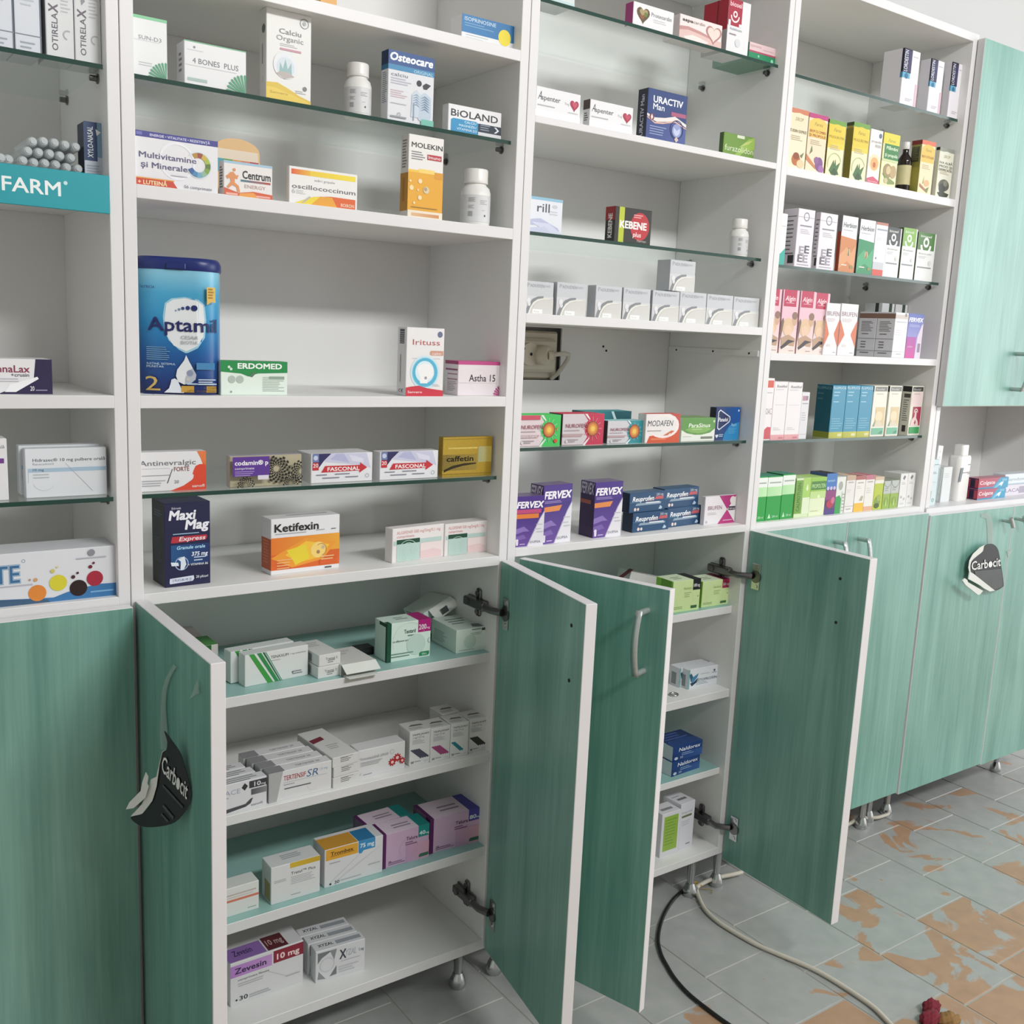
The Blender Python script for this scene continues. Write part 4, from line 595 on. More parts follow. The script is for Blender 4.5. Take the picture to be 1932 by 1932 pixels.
carton('bioland', 'calcium_carton', 'white and bright blue carton at the right end of the calcium glass', 'medicine box',
    (dict({'*': W_, 'L': 'b7b9bb'}), dict(F=[t('BiOLAND', .05, .58, .25, '33363c', .88, .014), p([(.05, .0), (.05, .44), (.09, .5), (.52, .5), (.56, .44), (.56, 0)], '2f8fc0'), t('CALCIU', .3, .38, .085, 'd6ecf6', .22, .008), t('MAGNEZIU', .2, .24, .085, 'd6ecf6', .32, .008), t('VITAMINA D3', .16, .1, .085, 'd6ecf6', .37, .008), r(.56, .16, 1, .46, '24303f'), l(.6, .4, .8, 3, .08, '8f9aa6', .4), p([(.86, .42), (.92, .31), (.86, .2), (.90, .2), (.96, .31), (.90, .42)], 'dfe5ea'), r(.56, 0, 1, .14, 'd5d7da')])))
ringcols = ['b08a3a', '9a4a3a', 'c9b04a', 'a8b84a', '5f7a34', '7fa04a', '8fb49a', '6fa6c0', '4a86b4', '3a5f9a']
carton('multi', 'multivitamin_carton', 'white carton with purple top band and multicoloured letter C ring', 'vitamin box',
    (dict({'*': 'e3e2e6', 'T': '3c3a86', 'R': 'b9b9be'}), dict(F=[r(0, .89, 1, 1, '3a3a8c'), t('ENERGIE • VITALITATE • REZISTENȚĂ', .18, .92, .045, 'dcdcee', .72, .014), r(.02, .92, .09, .98, '6f6fb4'), ring(.5, .52, .22, .19, 'ebeaf0'), t('Multivitamine', .05, .52, .105, '55557a', .68, .01), t('și Minerale', .07, .34, .105, '55557a', .55, .01), ring(.76, .5, .16, .145, 'd3dfe8', -150, 140)]
        + [ring(.76, .5, .145, .085, ringcols[k], 125-k*28, 97-k*28) for k in range(10)] + [p([(0, 0), (.5, 0), (.44, .13), (0, .13)], 'c8452e'), p([(.0, .13), (.46, .13), (.455, .15), (.0, .15)], 'e0a04a'), t('+ LUTEINĂ', .03, .025, .075, 'f2e2b0', .34, .02), t('56 comprimate', .58, .04, .055, '6f6f78', .34, .004), l(.42, .24, .62, 1, .03, 'c4c4cc', .5)])))
carton('centrum', 'multivitamin_carton', 'white carton with orange runner silhouette and red foot band', 'vitamin box',
    (dict({'*': 'e4e0de', 'L': '8f8f8c', 'T': 'a3b8c6'}), dict(F=[r(0, .93, 1, 1, '9fc0d4'), t('Centrum', .38, .55, .22, '23262c', .58, .022), r(.34, .45, .96, .51, '3a7a8a', 'b04a3a'), t('ENERGY', .42, .28, .1, 'b89a94', .44, .004), p([(0, 0), (1, 0), (1, .16), (.6, .2), (.3, .12), (0, .24)], 'cf5f3a'), p([(.3, .0), (.75, 0), (.6, .17), (.32, .11)], 'e39a4a'), p([(.06, .26), (.14, .42), (.12, .52), (.07, .48), (.04, .56), (.08, .6), (.13, .68), (.19, .70), (.25, .6), (.30, .63), (.27, .5), (.22, .52), (.22, .4), (.30, .32), (.33, .14), (.27, .14), (.25, .28), (.17, .32), (.09, .22)], 'd9905a'), e(.21, .76, .03, 'd9905a'), r(.04, .04, .28, .1, 'e8b0a0'), r(.66, .05, .95, .1, 'e6aca0')], L=[l(.2, .8, .8, 8, .08, '6f6f70', .5)])))
x, y, z, ya, wd, dp, h = TBX['domebox']
tt = thing('multivitamin_tub', 'orange rounded carton peeking out behind the runner carton', 'vitamin box', (x, y, z))
mb = MB(); n = 14; prof = [(-wd/2, 0), (wd/2, 0), (wd/2, h*.80)]+[(wd/2*math.cos(PI*i/n), h*.80+h*.20*math.sin(PI*i/n)) for i in range(1, n)]+[(-wd/2, h*.80)]
mb.plate([(a, -dp/2, b_) for a, b_ in prof], (0, 1, 0), dp); mb.build('carton_body', mat('apricot_card', 'e6bd86', .5, noise=.06), tt)
for k, cc in enumerate(('4fa3b4', '5f9f4a', 'd9a04a', 'd97a5a', 'b23a4a')):
    mb = MB(); mb.box(-wd/2+wd*.19*k+wd*.02, -wd/2+wd*.19*(k+1)+wd*.02, -dp/2-.0004, -dp/2, h*.47, h*.67, c=0); mb.build('colour_band', mat('band_ink', cc, .5, noise=.04), tt)
mb = MB(); mb.box(-wd*.46, wd*.46, -dp/2-.0003, -dp/2, h*.67, h*.82, c=0); mb.build('front_panel', mat('cream_card', 'e9d9c4', .5, noise=.04), tt)
carton('oscillo', 'homeopathic_carton', 'white carton with red to yellow gradient bars, beside the orange one', 'medicine box',
    (dict({'*': 'e7e6e4', 'L': 'aeada9'}), dict(F=[r(.03, .79, .3, .93, 'd9532e', 'e5b23a'), r(.3, .79, .97, .93, 'e5c53a', 'ecd838'), t('stări gripale', .36, .66, .06, '8f9092', .3), t('oscillococcinum', .04, .42, .12, '5d5f64', .93, .004), t('6', .04, .28, .13, 'b5b6b8', .045), l(.1, .36, .24, 3, .04, 'c4c5c7', .4), p([(.05, 0), (.97, .0), (.97, .29), (.6, .30), (.35, .24)], 'd9632e'), p([(.05, 0), (.6, 0), (.5, .27), (.35, .24)], 'e5cf3a'), p([(.3, .0), (.7, 0), (.62, .28), (.45, .27)], 'e2a034'), p([(.17, .04), (.29, .24), (.31, .22), (.21, .05)], 'b6b2a6'), t('BOIRON', .75, .06, .09, 'f0d8c0', .2, .012)])))
carton('molekin', 'vitamin_carton', 'tall white over yellow carton with printed water drops', 'vitamin box',
    (dict({'*': 'e6e4e0', 'L': 'a5a39e'}), dict(F=[r(0, .09, 1, .55, 'e3a733'), r(0, .55, 1, .58, 'ecc04a'), p([(.3, .55), (.75, .55), (.75, .6), (.3, .6)], 'f0d070'), p([(.75, .5), (1, .5), (1, .58), (.75, .58)], 'd8982e'), t('MOLEKIN', .08, .85, .06, '2c2f36', .88, .008), l(.08, .79, .5, 4, .028, '7f8082', .4), r(.53, .72, .94, .785, 'b5303e'), t('Imuno', .56, .735, .038, 'f0dada', .35, .012), e(.10, .36, .06, 'f0d8a0'), e(.34, .45, .055, 'f2dcb0'), e(.52, .35, .085, 'd8c8a0'), e(.50, .36, .045, 'a89a80'), e(.34, .25, .055, 'f2dcb0'), e(.18, .18, .03, 'f2dcb0'), e(.28, .34, .025, 'f2dcb0'), e(.06, .44, .03, 'f2dcb0'), l(.1, .125, .85, 1, .02, '9a7a3a', .5), r(0, 0, 1, .09, 'e8ddc8'), r(.1, .02, .9, .06, 'd9b28a', 'c98a5a')], L=[r(0, .08, 1, .54, 'c08a26'), r(.3, .2, .6, .48, 'a8741c'), l(.2, .92, .8, 10, .035, '8a8984', .5)])))
# --- tin
x, y, z, R, h = TIN
tin = thing('formula_tin', 'large blue baby formula tin with navy lid on the middle shelf', 'tin', (x, .070, z), -.37)
def rrect(a, b_, c, n=10):
    q = []
    for sx, sy, s0 in ((1, 1, 0), (-1, 1, 90), (-1, -1, 180), (1, -1, 270)):
        for i in range(n+1):
            g_ = math.radians(s0+90*i/n); q.append((sx*(a-c)+c*math.cos(g_), sy*(b_-c)+c*math.sin(g_)))
    return q
def prism(mb, secs, mi=0):
    k = len(secs[0][0]); vs = [(u, v, zz) for sec, zz in secs for u, v in sec]
    fs = [[j*k+i, j*k+(i+1) % k, (j+1)*k+(i+1) % k, (j+1)*k+i] for j in range(len(secs)-1) for i in range(k)]
    mb.add(vs, fs, mi, True); mb.add(vs[:k], [list(range(k))[::-1]], mi); mb.add(vs[-k:], [list(range(k))], mi)
a, b_ = .0525, .0455; hb = h*.925
mb = MB(); prism(mb, [(rrect(a*.985, b_*.985, .030), 0), (rrect(a, b_, .031), .004), (rrect(a, b_, .031), hb)])
def mk_tin():
    m = bpy.data.materials.new('blue_gradient_print'); m.use_nodes = True; n = m.node_tree; b = n.nodes['Principled BSDF']
    tc = n.nodes.new('ShaderNodeTexCoord'); sx = n.nodes.new('ShaderNodeSeparateXYZ'); n.links.new(tc.outputs['Generated'], sx.inputs[0])
    rp = n.nodes.new('ShaderNodeValToRGB'); el = rp.color_ramp.elements; el[0].color = lin('1a2b63'); el[0].position = .03; el[1].color = lin('86c6de'); el[1].position = .95
    for ps, cc in ((.10, '1c3878'), (.32, '1f5c9e'), (.55, '2487bd'), (.8, '4aa6cf')): q = el.new(ps); q.color = lin(cc)
    n.links.new(sx.outputs[2], rp.inputs[0]); n.links.new(rp.outputs[0], b.inputs['Base Color']); b.inputs['Roughness'].default_value = .3; return m
mb.build('tin_body', mk_tin(), tin)
mb = MB(); prism(mb, [(rrect(a*1.01, b_*1.01, .031), hb-.003), (rrect(a*1.035, b_*1.03, .032), hb-.001), (rrect(a*1.035, b_*1.03, .032), hb+.007), (rrect(a*1.0, b_*1.0, .031), hb+.011), (rrect(a*.97, b_*.97, .031), h-.001), (rrect(a*.95, b_*.95, .030), h)])
mb.box(-.012, .012, -b_*1.03-.003, -b_*1.0, hb-.002, hb+.006, c=.001); mb.build('lid', mat('navy_plastic', '1d2d70', .35, noise=.06), tin)
# printed front panel of the tin, wrapped on its front curve
flat_half = a-.031
def wrapx(s):
    # arclength from the front centre -> x, y on the rounded outline
    sg = 1 if s >= 0 else -1; s = abs(s)
    if s <= flat_half: return sg*s, -b_
    g_ = (s-flat_half)/.031
    if g_ > PI/2: g_ = PI/2
    return sg*(flat_half+.031*math.sin(g_)), -b_+.031*(1-math.cos(g_))
Wd = .104
els = [p([(.36, .72), (.44, .76), (.6, .775), (.76, .76), (.84, .72), (.86, .6), (.84, .46), (.75, .375), (.63, .335), (.60, .333), (.52, .36), (.40, .43), (.345, .52), (.335, .62)], '9fd0e4'),
       p([(.38, .715), (.46, .75), (.6, .765), (.74, .75), (.82, .715), (.835, .6), (.82, .47), (.74, .39), (.61, .347), (.46, .39), (.375, .47), (.355, .6)], 'e9eef0'),
       e(.49, .665, .012, '8aa0b8'), e(.53, .675, .016, '6f8aa8'), e(.575, .685, .020, '2f4a86'), e(.635, .69, .026, '24387c'), e(.71, .69, .036, '1b2a6a'),
       t('Aptamil', .16, .505, .105, '1f2563', .85, .012), t('CESAR', .55, .445, .026, 'a3a8ac', .2, .006), t('BIOTIK', .55, .405, .026, 'a3a8ac', .2, .006),
       l(.14, .37, .42, 7, .016, '6f9ab8', .4), t('SUSȚINE SISTEMUL', .14, .235, .016, 'bcd2e0', .34, .01), t('IMUNITAR', .14, .213, .016, 'bcd2e0', .2, .01),
       p([(.61, .318), (.585, .275), (.50, .2), (.485, .15), (.51, .105), (.58, .083), (.66, .09), (.71, .125), (.72, .165), (.69, .215), (.645, .27)], 'e8edf0'), p([(.59, .085), (.60, .14), (.65, .20), (.69, .215), (.72, .165), (.71, .125), (.66, .09)], 'b9c3ce'), e(.655, .175, .04, '8f9ab4'), e(.63, .125, .025, 'c9c4c0'),
       t('2', .13, .03, .115, 'd0b060', .165, .0), p([(.34, .015), (.40, .05), (.42, .09), (.43, .12), (.47, .13), (.51, .115), (.52, .09), (.55, .05), (.58, .015)], 'e3e8ef'),
       r(.72, .205, .95, .26, '3f7fb0'), l(.74, .12, .97, 3, .018, 'c4d3e2', .45), t('LAPTE DE CONTINUARE', .66, .03, .014, '7a5a1c', .32, .006), r(.55, .02, .97, .072, 'c0953a'), t('6 - 12 LUNI', .80, .053, .014, '6d5218', .17, .006), t('LAPTE DE CONTINUARE', .62, .026, .016, '6d5218', .34, .006), r(.62, .083, .97, .095, 'a9c0d8'),
       r(.84, .76, .955, .86, 'd9b45a'), p([(.84, .76), (.955, .76), (.955, .74), (.9, .745), (.84, .72)], 'd9b45a'), l(.86, .84, .945, 4, .022, 'a07c2c', .4), t('NUTRICIA', .10, .83, .02, '24387c', .17, .01), ring(.10, .845, .02, .017, '24387c', 60, 230), l(.12, .0, .25, 1, .01, '4a5a9a', .5)]
els = [q for q in els if not (q[0] == 't' and q[1] == 'LAPTE DE CONTINUARE' and q[2] > .65)]
V = []; F = []; K = []
def put(pts, fs, cols, dd):
    k = len(V)
    for u, v in pts:
        xx, yy = wrapx(u-Wd/2); nx = xx/(a*1.0) if abs(xx) > flat_half else 0
        V.append((xx+nx*dd*3, yy-dd*3, v))
    for f in fs: F.append([i+k for i in f]); K.append([cols]*len(f) if isinstance(cols, tuple) else [cols[i] for i in f])
face_geo(els, Wd, hb, put)
me = bpy.data.meshes.new('label_print'); me.from_pydata(V, [], F); ca = me.color_attributes.new('ink', 'FLOAT_COLOR', 'CORNER'); ca.data.foreach_set('color', [q for f in K for c in f for q in c]); me.materials.append(M_ink)
lo = bpy.data.objects.new('label_print', me); C.objects.link(lo); lo.parent = tin
carton('erdomed', 'capsule_carton', 'white carton with dark green top band, right of the tin', 'medicine box',
    (dict({'*': 'e0ece2', 'T': '2f7a48'}), dict(F=[r(0, .70, 1, 1, '1f8a48'), p([(0, .70), (1, .7), (1, .67), (.55, .64), (.4, .55), (.3, .63), (0, .68)], '1f8a48'), t('ERDOMED', .25, .78, .155, 'eef5ee', .66, .03), e(.12, .82, .02, 'cfe4d2'), e(.15, .76, .02, 'cfe4d2'), e(.16, .46, .055, 'b0bdb3'), e(.28, .46, .055, 'b0bdb3'), p([(.41, .56), (.47, .68), (.53, .66), (.46, .53)], '4f7a5c'), l(.62, .52, .97, 9, .05, 'a9b8ac', .35), r(.72, .48, .95, .56, '8fa595'), e(.15, .1, .015, '8fa595')])))
carton('irituss', 'syrup_carton', 'tall white carton with blue round head emblem and red wave foot', 'medicine box',
    (dict({'*': 'e8e6e6', 'L': 'b9b8b8', 'T': 'cfcfcf'}), dict(F=[t('Irituss', .16, .75, .08, 'b5605c', .72, .006), e(.88, .91, .07, '6a7390'), p([(.62, .615), (.66, .6), (.98, .6), (.98, .67), (.65, .67), (.62, .655)], 'd09a86'), t('calm', .68, .61, .04, 'f0e0d8', .24, .01), l(.15, .55, .9, 1, .01, 'b4b6ba', .6), e(.5, .35, .39, 'cfe6ef'), e(.5, .35, .35, 'a6d6e8'), ring(.5, .35, .33, .25, '57b4d4'), e(.49, .36, .25, 'd9edf3'), p([(.37, .19), (.38, .28), (.32, .34), (.30, .42), (.36, .46), (.48, .48), (.62, .47), (.70, .42), (.72, .36), (.74, .32), (.66, .27), (.58, .25), (.57, .19)], 'f2f2f2'), e(.52, .27, .035, 'a09aa0'), p([(0, 0), (1, 0), (1, .085), (.8, .10), (.55, .12), (.35, .155), (.12, .14), (0, .125)], 'c93646'), t('Sanvero', .05, .045, .035, 'f0d8d8', .38, .01), l(.7, .17, .95, 2, .02, 'c4c4c8', .4)], L=[r(.25, .76, .75, .97, '4a4c50')]+[r(.25, .775+.03*k, .75, .785+.03*k, 'b5b5b5') for k in range(6)]+[t('C€', .25, .05, .05, '55585c', .5), r(.35, .2, .42, .6, 'a3a3a3')])))
carton('astha', 'inhaler_carton', 'white carton with magenta top and magenta shell fan, right corner', 'medicine box',
    (dict({'*': 'e6dde1', 'T': 'b53d7c', 'L': 'c9bec6'}), dict(F=[r(0, .90, 1, 1, 'c04a86'), t('Astha 15', .24, .42, .2, '2a2a2e', .58, .008), r(0, .37, .9, .378, 'b8b2b8'), ring(.45, .45, .2, .198, 'd5ccd2', 0, 250), r(.86, .3, .96, .9, 'efe8ec')]+fan(.99, -.01, .2, 'c04a8a', 92, 180, 7, 1.6), L=[r(0, .9, 1, 1, '9a2a64'), r(.05, .72, .95, .77, '8f4a72'), r(.2, .6, .95, .63, 'a0708a'), r(.2, .45, .95, .48, 'a0708a'), l(.2, .38, .9, 6, .05, 'a79aa4', .4)])))
carton('antinev', 'painkiller_carton', 'white carton with orange profile head at its right side', 'medicine box',
    (dict({'*': 'e2e2e4'}), dict(F=[p([(.86, 1), (1, 1), (1, .3), (.96, .6), (.92, .8)], 'e0703a'), p([(.45, 0), (1, 0), (1, .62), (.97, .66), (.90, .66), (.84, .62), (.81, .52), (.79, .42), (.81, .38), (.80, .3), (.78, .26), (.65, .12)], 'd8482e'), p([(.86, 1), (1, 1), (1, .74), (.95, .72)], 'e07a44'), t('Antinevralgic', .0, .66, .13, '6f7278', .84, .004), t('FORTE', .51, .50, .11, '8a4a48', .23, .01), p([(.4, .2), (.48, .56), (.49, .56), (.415, .2)], '4a4c52'), r(.02, .40, .46, .415, '8a8d92'), r(.02, .58, .44, .59, 'c4c6ca'), l(.02, .26, .38, 3, .06, 'a9acb2', .4), t('20', .51, .19, .08, '8b8e94', .07, .006), t('sanofi', .78, .07, .07, 'f2dcd6', .19, .014)])))
burst = []
for cx_, cy_, R_ in ((.64, .55, .19), (.98, .45, .16), (.82, .08, .12), (.18, .08, .12)):
    for j in range(5):
        for k in range(14):
            a0 = 2*PI*(k+.5*(j % 2))/14; a1 = a0+PI/14; q0, q1 = R_*(.22+.155*j), R_*(.22+.155*(j+1)); asp = 2.4
            pts = [(cx_+q0*math.cos(a0), cy_+q0*asp*math.sin(a0)), (cx_+q1*math.cos(a0), cy_+q1*asp*math.sin(a0)), (cx_+q1*math.cos(a1), cy_+q1*asp*math.sin(a1)), (cx_+q0*math.cos(a1), cy_+q0*asp*math.sin(a1))]
            if all(.0 <= u <= 1 and 0 <= v <= 1 for u, v in pts): burst.append(p(pts, '1d1d1a'))
carton('codamin', 'painkiller_carton', 'purple carton with a dizzying black and cream radial pattern', 'medicine box',
    (dict({'*': 'b3ab90', 'L': 'a49a90', 'T': '8f8aa0'}), dict(F=burst+[r(0, .38, .50, 1, '5a3590'), t('codamin® p', .03, .74, .14, 'f0eef4', .45, .022), t('comprimate', .03, .6, .075, 'd8d0e6', .26, .012), l(.03, .52, .3, 3, .06, 'a893c8', .4), r(.34, .26, .49, .4, 'd9d5e2')])))
d = (dict({'*': 'e4e4e8', 'L': '8a8a90', 'T': 'b5b5bd'}), dict(F=[p([(.03, .5), (.12, .52), (.2, .75), (.32, 1), (.03, 1)], '2a2a5c'), p([(.32, 1), (.2, .72), (.85, .55), (.97, .45), (.9, .98), (.4, 1)], 'c9cae0'), p([(.4, .98), (.3, .8), (.62, .66), (.52, .98)], 'b3b5d6'), p([(.60, .95), (.66, .72), (.86, .64), (.84, .8)], 'd9daea'), r(.02, .44, .12, .70, 'c02f38'), t('20', .03, .54, .13, 'f0dcdc', .08, .014), r(.02, .72, .12, .99, '6f7fae'), e(.07, .86, .035, 'c3cbe2'), p([(.16, .36), (.22, .58), (.79, .57), (.79, .66), (.91, .48), (.78, .3), (.78, .38)], 'c32e38'), t('FASCONAL', .26, .40, .13, 'f4ecec', .52, .02), l(.08, .26, .25, 1, .06, '7f8290', .6), l(.38, .27, .62, 1, .06, '7f8290', .6), l(.18, .15, .45, 1, .06, '7f8290', .6), l(.55, .16, .76, 1, .06, '7f8290', .6), ring(.91, .2, .03, .025, '8a8d96')]))
carton('fasc1', 'painkiller_carton', 'white and indigo carton with a red arrow, beside the patterned one', 'medicine box', d, 'red arrow cartons')
carton('fasc2', 'painkiller_carton', 'white and indigo carton with a red arrow, beside the gold one', 'medicine box', d, 'red arrow cartons')
carton('caff', 'painkiller_carton', 'shiny gold foil carton at the right end of the glass', 'medicine box',
    (dict({'*': 'b89a3a'}), dict(F=[r(.0, .0, 1, 1, 'c3a544', 'b09030'), r(0, .16, .7, .56, '8c7a3e', 'a08a40'), r(.72, .35, 1, .75, 'a8b08a', 'd0b850'), t('caffetin', .08, .39, .13, '2c2618', .54, .02), p([(.03, .18), (.2, .28), (.45, .335), (.68, .34), (.68, .31), (.4, .27), (.18, .2), (.03, .12)], '3a3220'), r(.0, .06, 1, .075, '8a742c'), r(.1, .7, .7, .74, 'dcc668'), r(.0, .94, 1, .95, '8f7a30')])), None, None, M_gold)
carton('maximag', 'sachet_carton', 'dark navy upright carton with pink band, lower left of the white shelf', 'medicine box',
    (dict({'*': '191d44', 'L': '20272f', 'T': '22264a'}), dict(F=[t('Maxi', .10, .80, .11, 'ecedf5', .58, .03, .15), t('Mag', .45, .68, .11, 'ecedf5', .52, .03, .15), t('Edrovit', .16, .925, .025, 'd0d2e0', .2, .01), r(.18, .625, .75, .635, '9fc3dc'), p([(.13, .53), (.16, .60), (.92, .60), (.93, .57), (.90, .54), (.2, .525)], 'b5303f'), t('Express', .31, .545, .05, 'f2dde2', .58, .016, .2), r(.13, .26, .98, .50, '1d5288', '1a2f66'), t('Granule orale', .26, .445, .04, 'a9d8ee', .62, .02, .2), t('375 mg', .58, .355, .048, 'e8ecf4', .36, .02, .15), l(.63, .33, .9, 2, .035, 'b8c8dc', .4), t('+ VITAMINA B6', .50, .24, .026, 'dfe6f0', .44, .012, .1), ring(.36, .275, .15, .13, '9fb4d8'), p([(.33, .20), (.34, .30), (.28, .33), (.42, .36), (.46, .26), (.40, .20)], 'dbe4ee'), p([(.12, .30), (.28, .29), (.3, .25), (.14, .255)], 'dbe4ee'), p([(.09, .065), (.10, .105), (.62, .12), (.63, .08), (.6, .055), (.1, .04)], 'd5dbea'), t('2 PLICURI PE ZI', .15, .065, .028, '3a4478', .42, .008, .1), t('20 plicuri', .67, .085, .03, 'e0e4ee', .27, .012, .1)], L=[l(.2, .88, .8, 3, .03, '55606a', .5), l(.2, .55, .85, 10, .03, '3c464e', .5)], T=[l(.25, .5, .75, 1, .1, '5a5f84', .5)])))
carton('ketif', 'sachet_carton', 'white carton with a glowing orange and yellow abstract picture', 'medicine box',
    (dict({'*': 'e4e4e6', 'L': 'b3b3b6', 'T': 'c0c0c2'}), dict(F=[r(0, .08, 1, .66, 'd9652a'), r(.0, .36, 1, .66, 'e0782c', 'eaa63a'), p([(0, .3), (.5, .62), (.95, .5), (.75, .2), (.3, .1)], 'ea9a34'), p([(.2, .34), (.5, .56), (.85, .46), (.7, .24), (.4, .18)], 'f0bf3e'), p([(.22, .42), (.5, .5), (.55, .25), (.35, .14), (.28, .3)], 'e6d03a'), e(.68, .38, .11, 'f2d27a'), ring(.72, .38, .085, .075, 'b08a5a', -80, 130), e(.75, .42, .025, 'c8b29a'), e(.68, .34, .025, 'a0805a'), p([(.7, .18), (.95, .22), (.95, .1), (.7, .1)], 'd9602e'), t('Ketifexin', .05, .765, .14, '1d1d22', .63, .018), l(.06, .72, .5, 1, .03, 'a8a8ac', .5), l(.65, .74, .77, 1, .03, 'a8a8ac', .5), l(.87, .74, .94, 1, .03, '6a6a6e', .5), l(.08, .25, .3, 4, .05, 'eebf8a', .3), l(.72, .24, .95, 2, .05, 'eec08a', .4), r(.78, .03, .88, .055, '4a4a50')], L=[r(0, .08, 1, .64, 'bb4f22'), l(.2, .58, .8, 8, .055, 'd07a4a', .4)], T=[l(.3, .6, .9, 1, .2, '9a9a9c', .6)])))
d = (dict({'*': 'e8e2e1', 'L': 'd9d3d1', 'T': 'cfc6c4'}), dict(F=[t('ALGIFEN® 500 mg/5mg/0,1 mg', .08, .82, .09, 'd08a88', .84, .004), t('comprimate', .08, .71, .08, 'd08a88', .33, .004), r(.02, .50, .95, .63, 'b9cfca'), r(.08, .53, .52, .66, '1c4a34'), r(.08, .02, .52, .53, 'b5cfc7')]+[ring(.30, .26, q, q-.008, 'c6dcd5') for q in (.2, .16, .12, .08)]+[r(.53, .04, .95, .5, 'ead9d8'), p([(.53, .25), (.8, .3), (.95, .22), (.95, .04), (.53, .04)], 'e3c9c9')]))
carton('algi1', 'painkiller_carton', 'pinkish white carton with dark green bar, left one of its pair', 'medicine box', d, 'dark green bar cartons')
carton('algi2', 'painkiller_carton', 'pinkish white carton with dark green bar, right one near the cabinet side', 'medicine box', d, 'dark green bar cartons')
# --- lower shelves of the open double-door cabinet
d = (dict({'*': 'dfe1e0', 'L': '9fa19f', 'T': 'bcbfbe'}), dict(F=[p([(.06, 1), (.14, 1), (.44, 0), (.35, 0)], '3f9a44'), p([(.18, 1), (.25, 1), (.53, 0), (.47, 0)], '2f8a4e'), p([(.27, 1), (.30, 1), (.56, 0), (.54, 0)], '1f6a4a'), p([(.31, 1), (.325, 1), (.585, 0), (.57, 0)], '5a9a80'), t('TENAXUM', .40, .76, .09, '6a6c70', .28, .004), t('1 mg comprimate', .71, .78, .05, '8c8e92', .25, .0), l(.40, .68, .55, 1, .05, 'a5a7ab', .4), l(.74, .2, .95, 2, .07, '8c8e92', .5), e(.745, .2, .012, '55585c')]))
o = carton('tenax1', 'tablet_carton', 'white carton with slanting green stripes, front one on the turquoise shelf', 'medicine box', d, 'slanting green stripe cartons')
again(o, 'white carton with slanting green stripes, hidden behind its twin', (-.012, .0235, .001), 1)
d = (dict({'*': 'e0e0df', 'L': 'b5b6b5', 'T': 'd2d2d0'}), dict(F=[t('Trental 2', .3, .5, .2, '6a6c72', .55, .01), l(.4, .4, .75, 2, .16, '8c8e92', .5)], L=[r(.2, .15, .7, .8, '8d8f90')]+[r(.2, .2+.1*k, .7, .23+.1*k, 'c0c1c0') for k in range(6)], T=[l(.2, .8, .8, 3, .1, 'b0b2b2', .4)]))
x, y, z, ya, wd, dp, h = TBX['tert_lo']
o = carton('tert_lo', 'tablet_carton', 'small white carton lying end-on, lower one of two stacked beside the open box', 'medicine box', d, 'small end-on cartons', (x-.002, y+.022, z, ya, wd, .075, h))
again(o, 'small white carton lying end-on, upper one of two stacked beside the open box', (.001, .002, h+.0003), 2)
x, y, z, ya, wd, dp, h = TBX['openwh']
ob = thing('open_carton', 'white carton lying flat with its end flap hanging open', 'medicine box', (x, y, z), math.radians(ya))
me = carton_mesh('carton_body', wd, dp, h, dict({'*': 'dcdad8', 'L': 'b0b0ae', 'F': '8f8f8d', 'T': 'd6d4d2'}), dict(T=[l(.5, .8, .8, 2, .06, 'b5b4b2', .4), t('Trental', .25, .6, .08, 'b5b3b1', .3, .0)]))
bo = bpy.data.objects.new('carton_body', me); C.objects.link(bo); bo.parent = ob
mb = MB(); mb.plate([(-wd/2, -dp/2-.0003, h), (wd/2, -dp/2-.0003, h), (wd/2+.001, -dp/2-.016, h*.42), (-wd/2+.001, -dp/2-.016, h*.42)], (0, -.6, .8), -.0006); mb.build('flap', M_signwhite, ob)
mb = MB(); mb.plate([(-wd/2+.002, -dp/2-.0003, .001), (wd/2-.002, -dp/2-.0003, .001), (wd/2-.004, -dp/2-.020, .0008), (-wd/2+.004, -dp/2-.020, .0008)], (0, 0, 1), .0006); mb.build('flap', M_signwhite, ob)
grt = {'*': 'dcefe5', 'L': 'dcefe5', 'T': 'd3e6df'}
carton('teotard', 'capsule_carton', 'pale mint carton with dark green corner stripe and magenta tab', 'medicine box',
    (grt, dict(F=[r(.0, 0, .09, 1, '155038'), r(.70, .68, 1, 1, 'b0207a'), t('200', .72, .75, .13, 'f2d8ea', .17, .02), t('mg', .90, .75, .06, 'f2d8ea', .07, .012), t('Teotard', .38, .70, .10, '2f4a40', .26, .014), l(.46, .62, .66, 1, .06, '6f8a80', .5), t('cu eliberare prelungită', .12, .5, .05, '4a655a', .52, .008), l(.55, .43, .66, 1, .05, '8fa59b', .5), ring(.5, .5, .38, .376, 'b5ccc2', 20, 200), e(.66, .38, .22, 'c8ded4'), l(.09, .18, .6, 2, .07, '6f8f80', .4), p([(.74, .05), (.74, .13), (.77, .16), (.97, .16), (.97, .08), (.94, .05)], '2f8a5a'), t('KRKA', .8, .075, .05, 'd3ecdd', .11, .01), ring(.99, .44, .06, .05, '7f9a8c', 100, 260)], L=[p([(.10, .99), (.36, .99), (.36, .9), (.98, .9), (.98, .99)], '1c4a38'), r(.86, 0, 1, 1, '1c4a38')], T=[r(.70, 0, 1, 1, 'a81f72'), r(0, 0, .09, .3, '155038'), l(.3, .6, .6, 2, .2, '8fa09a', .4)])))
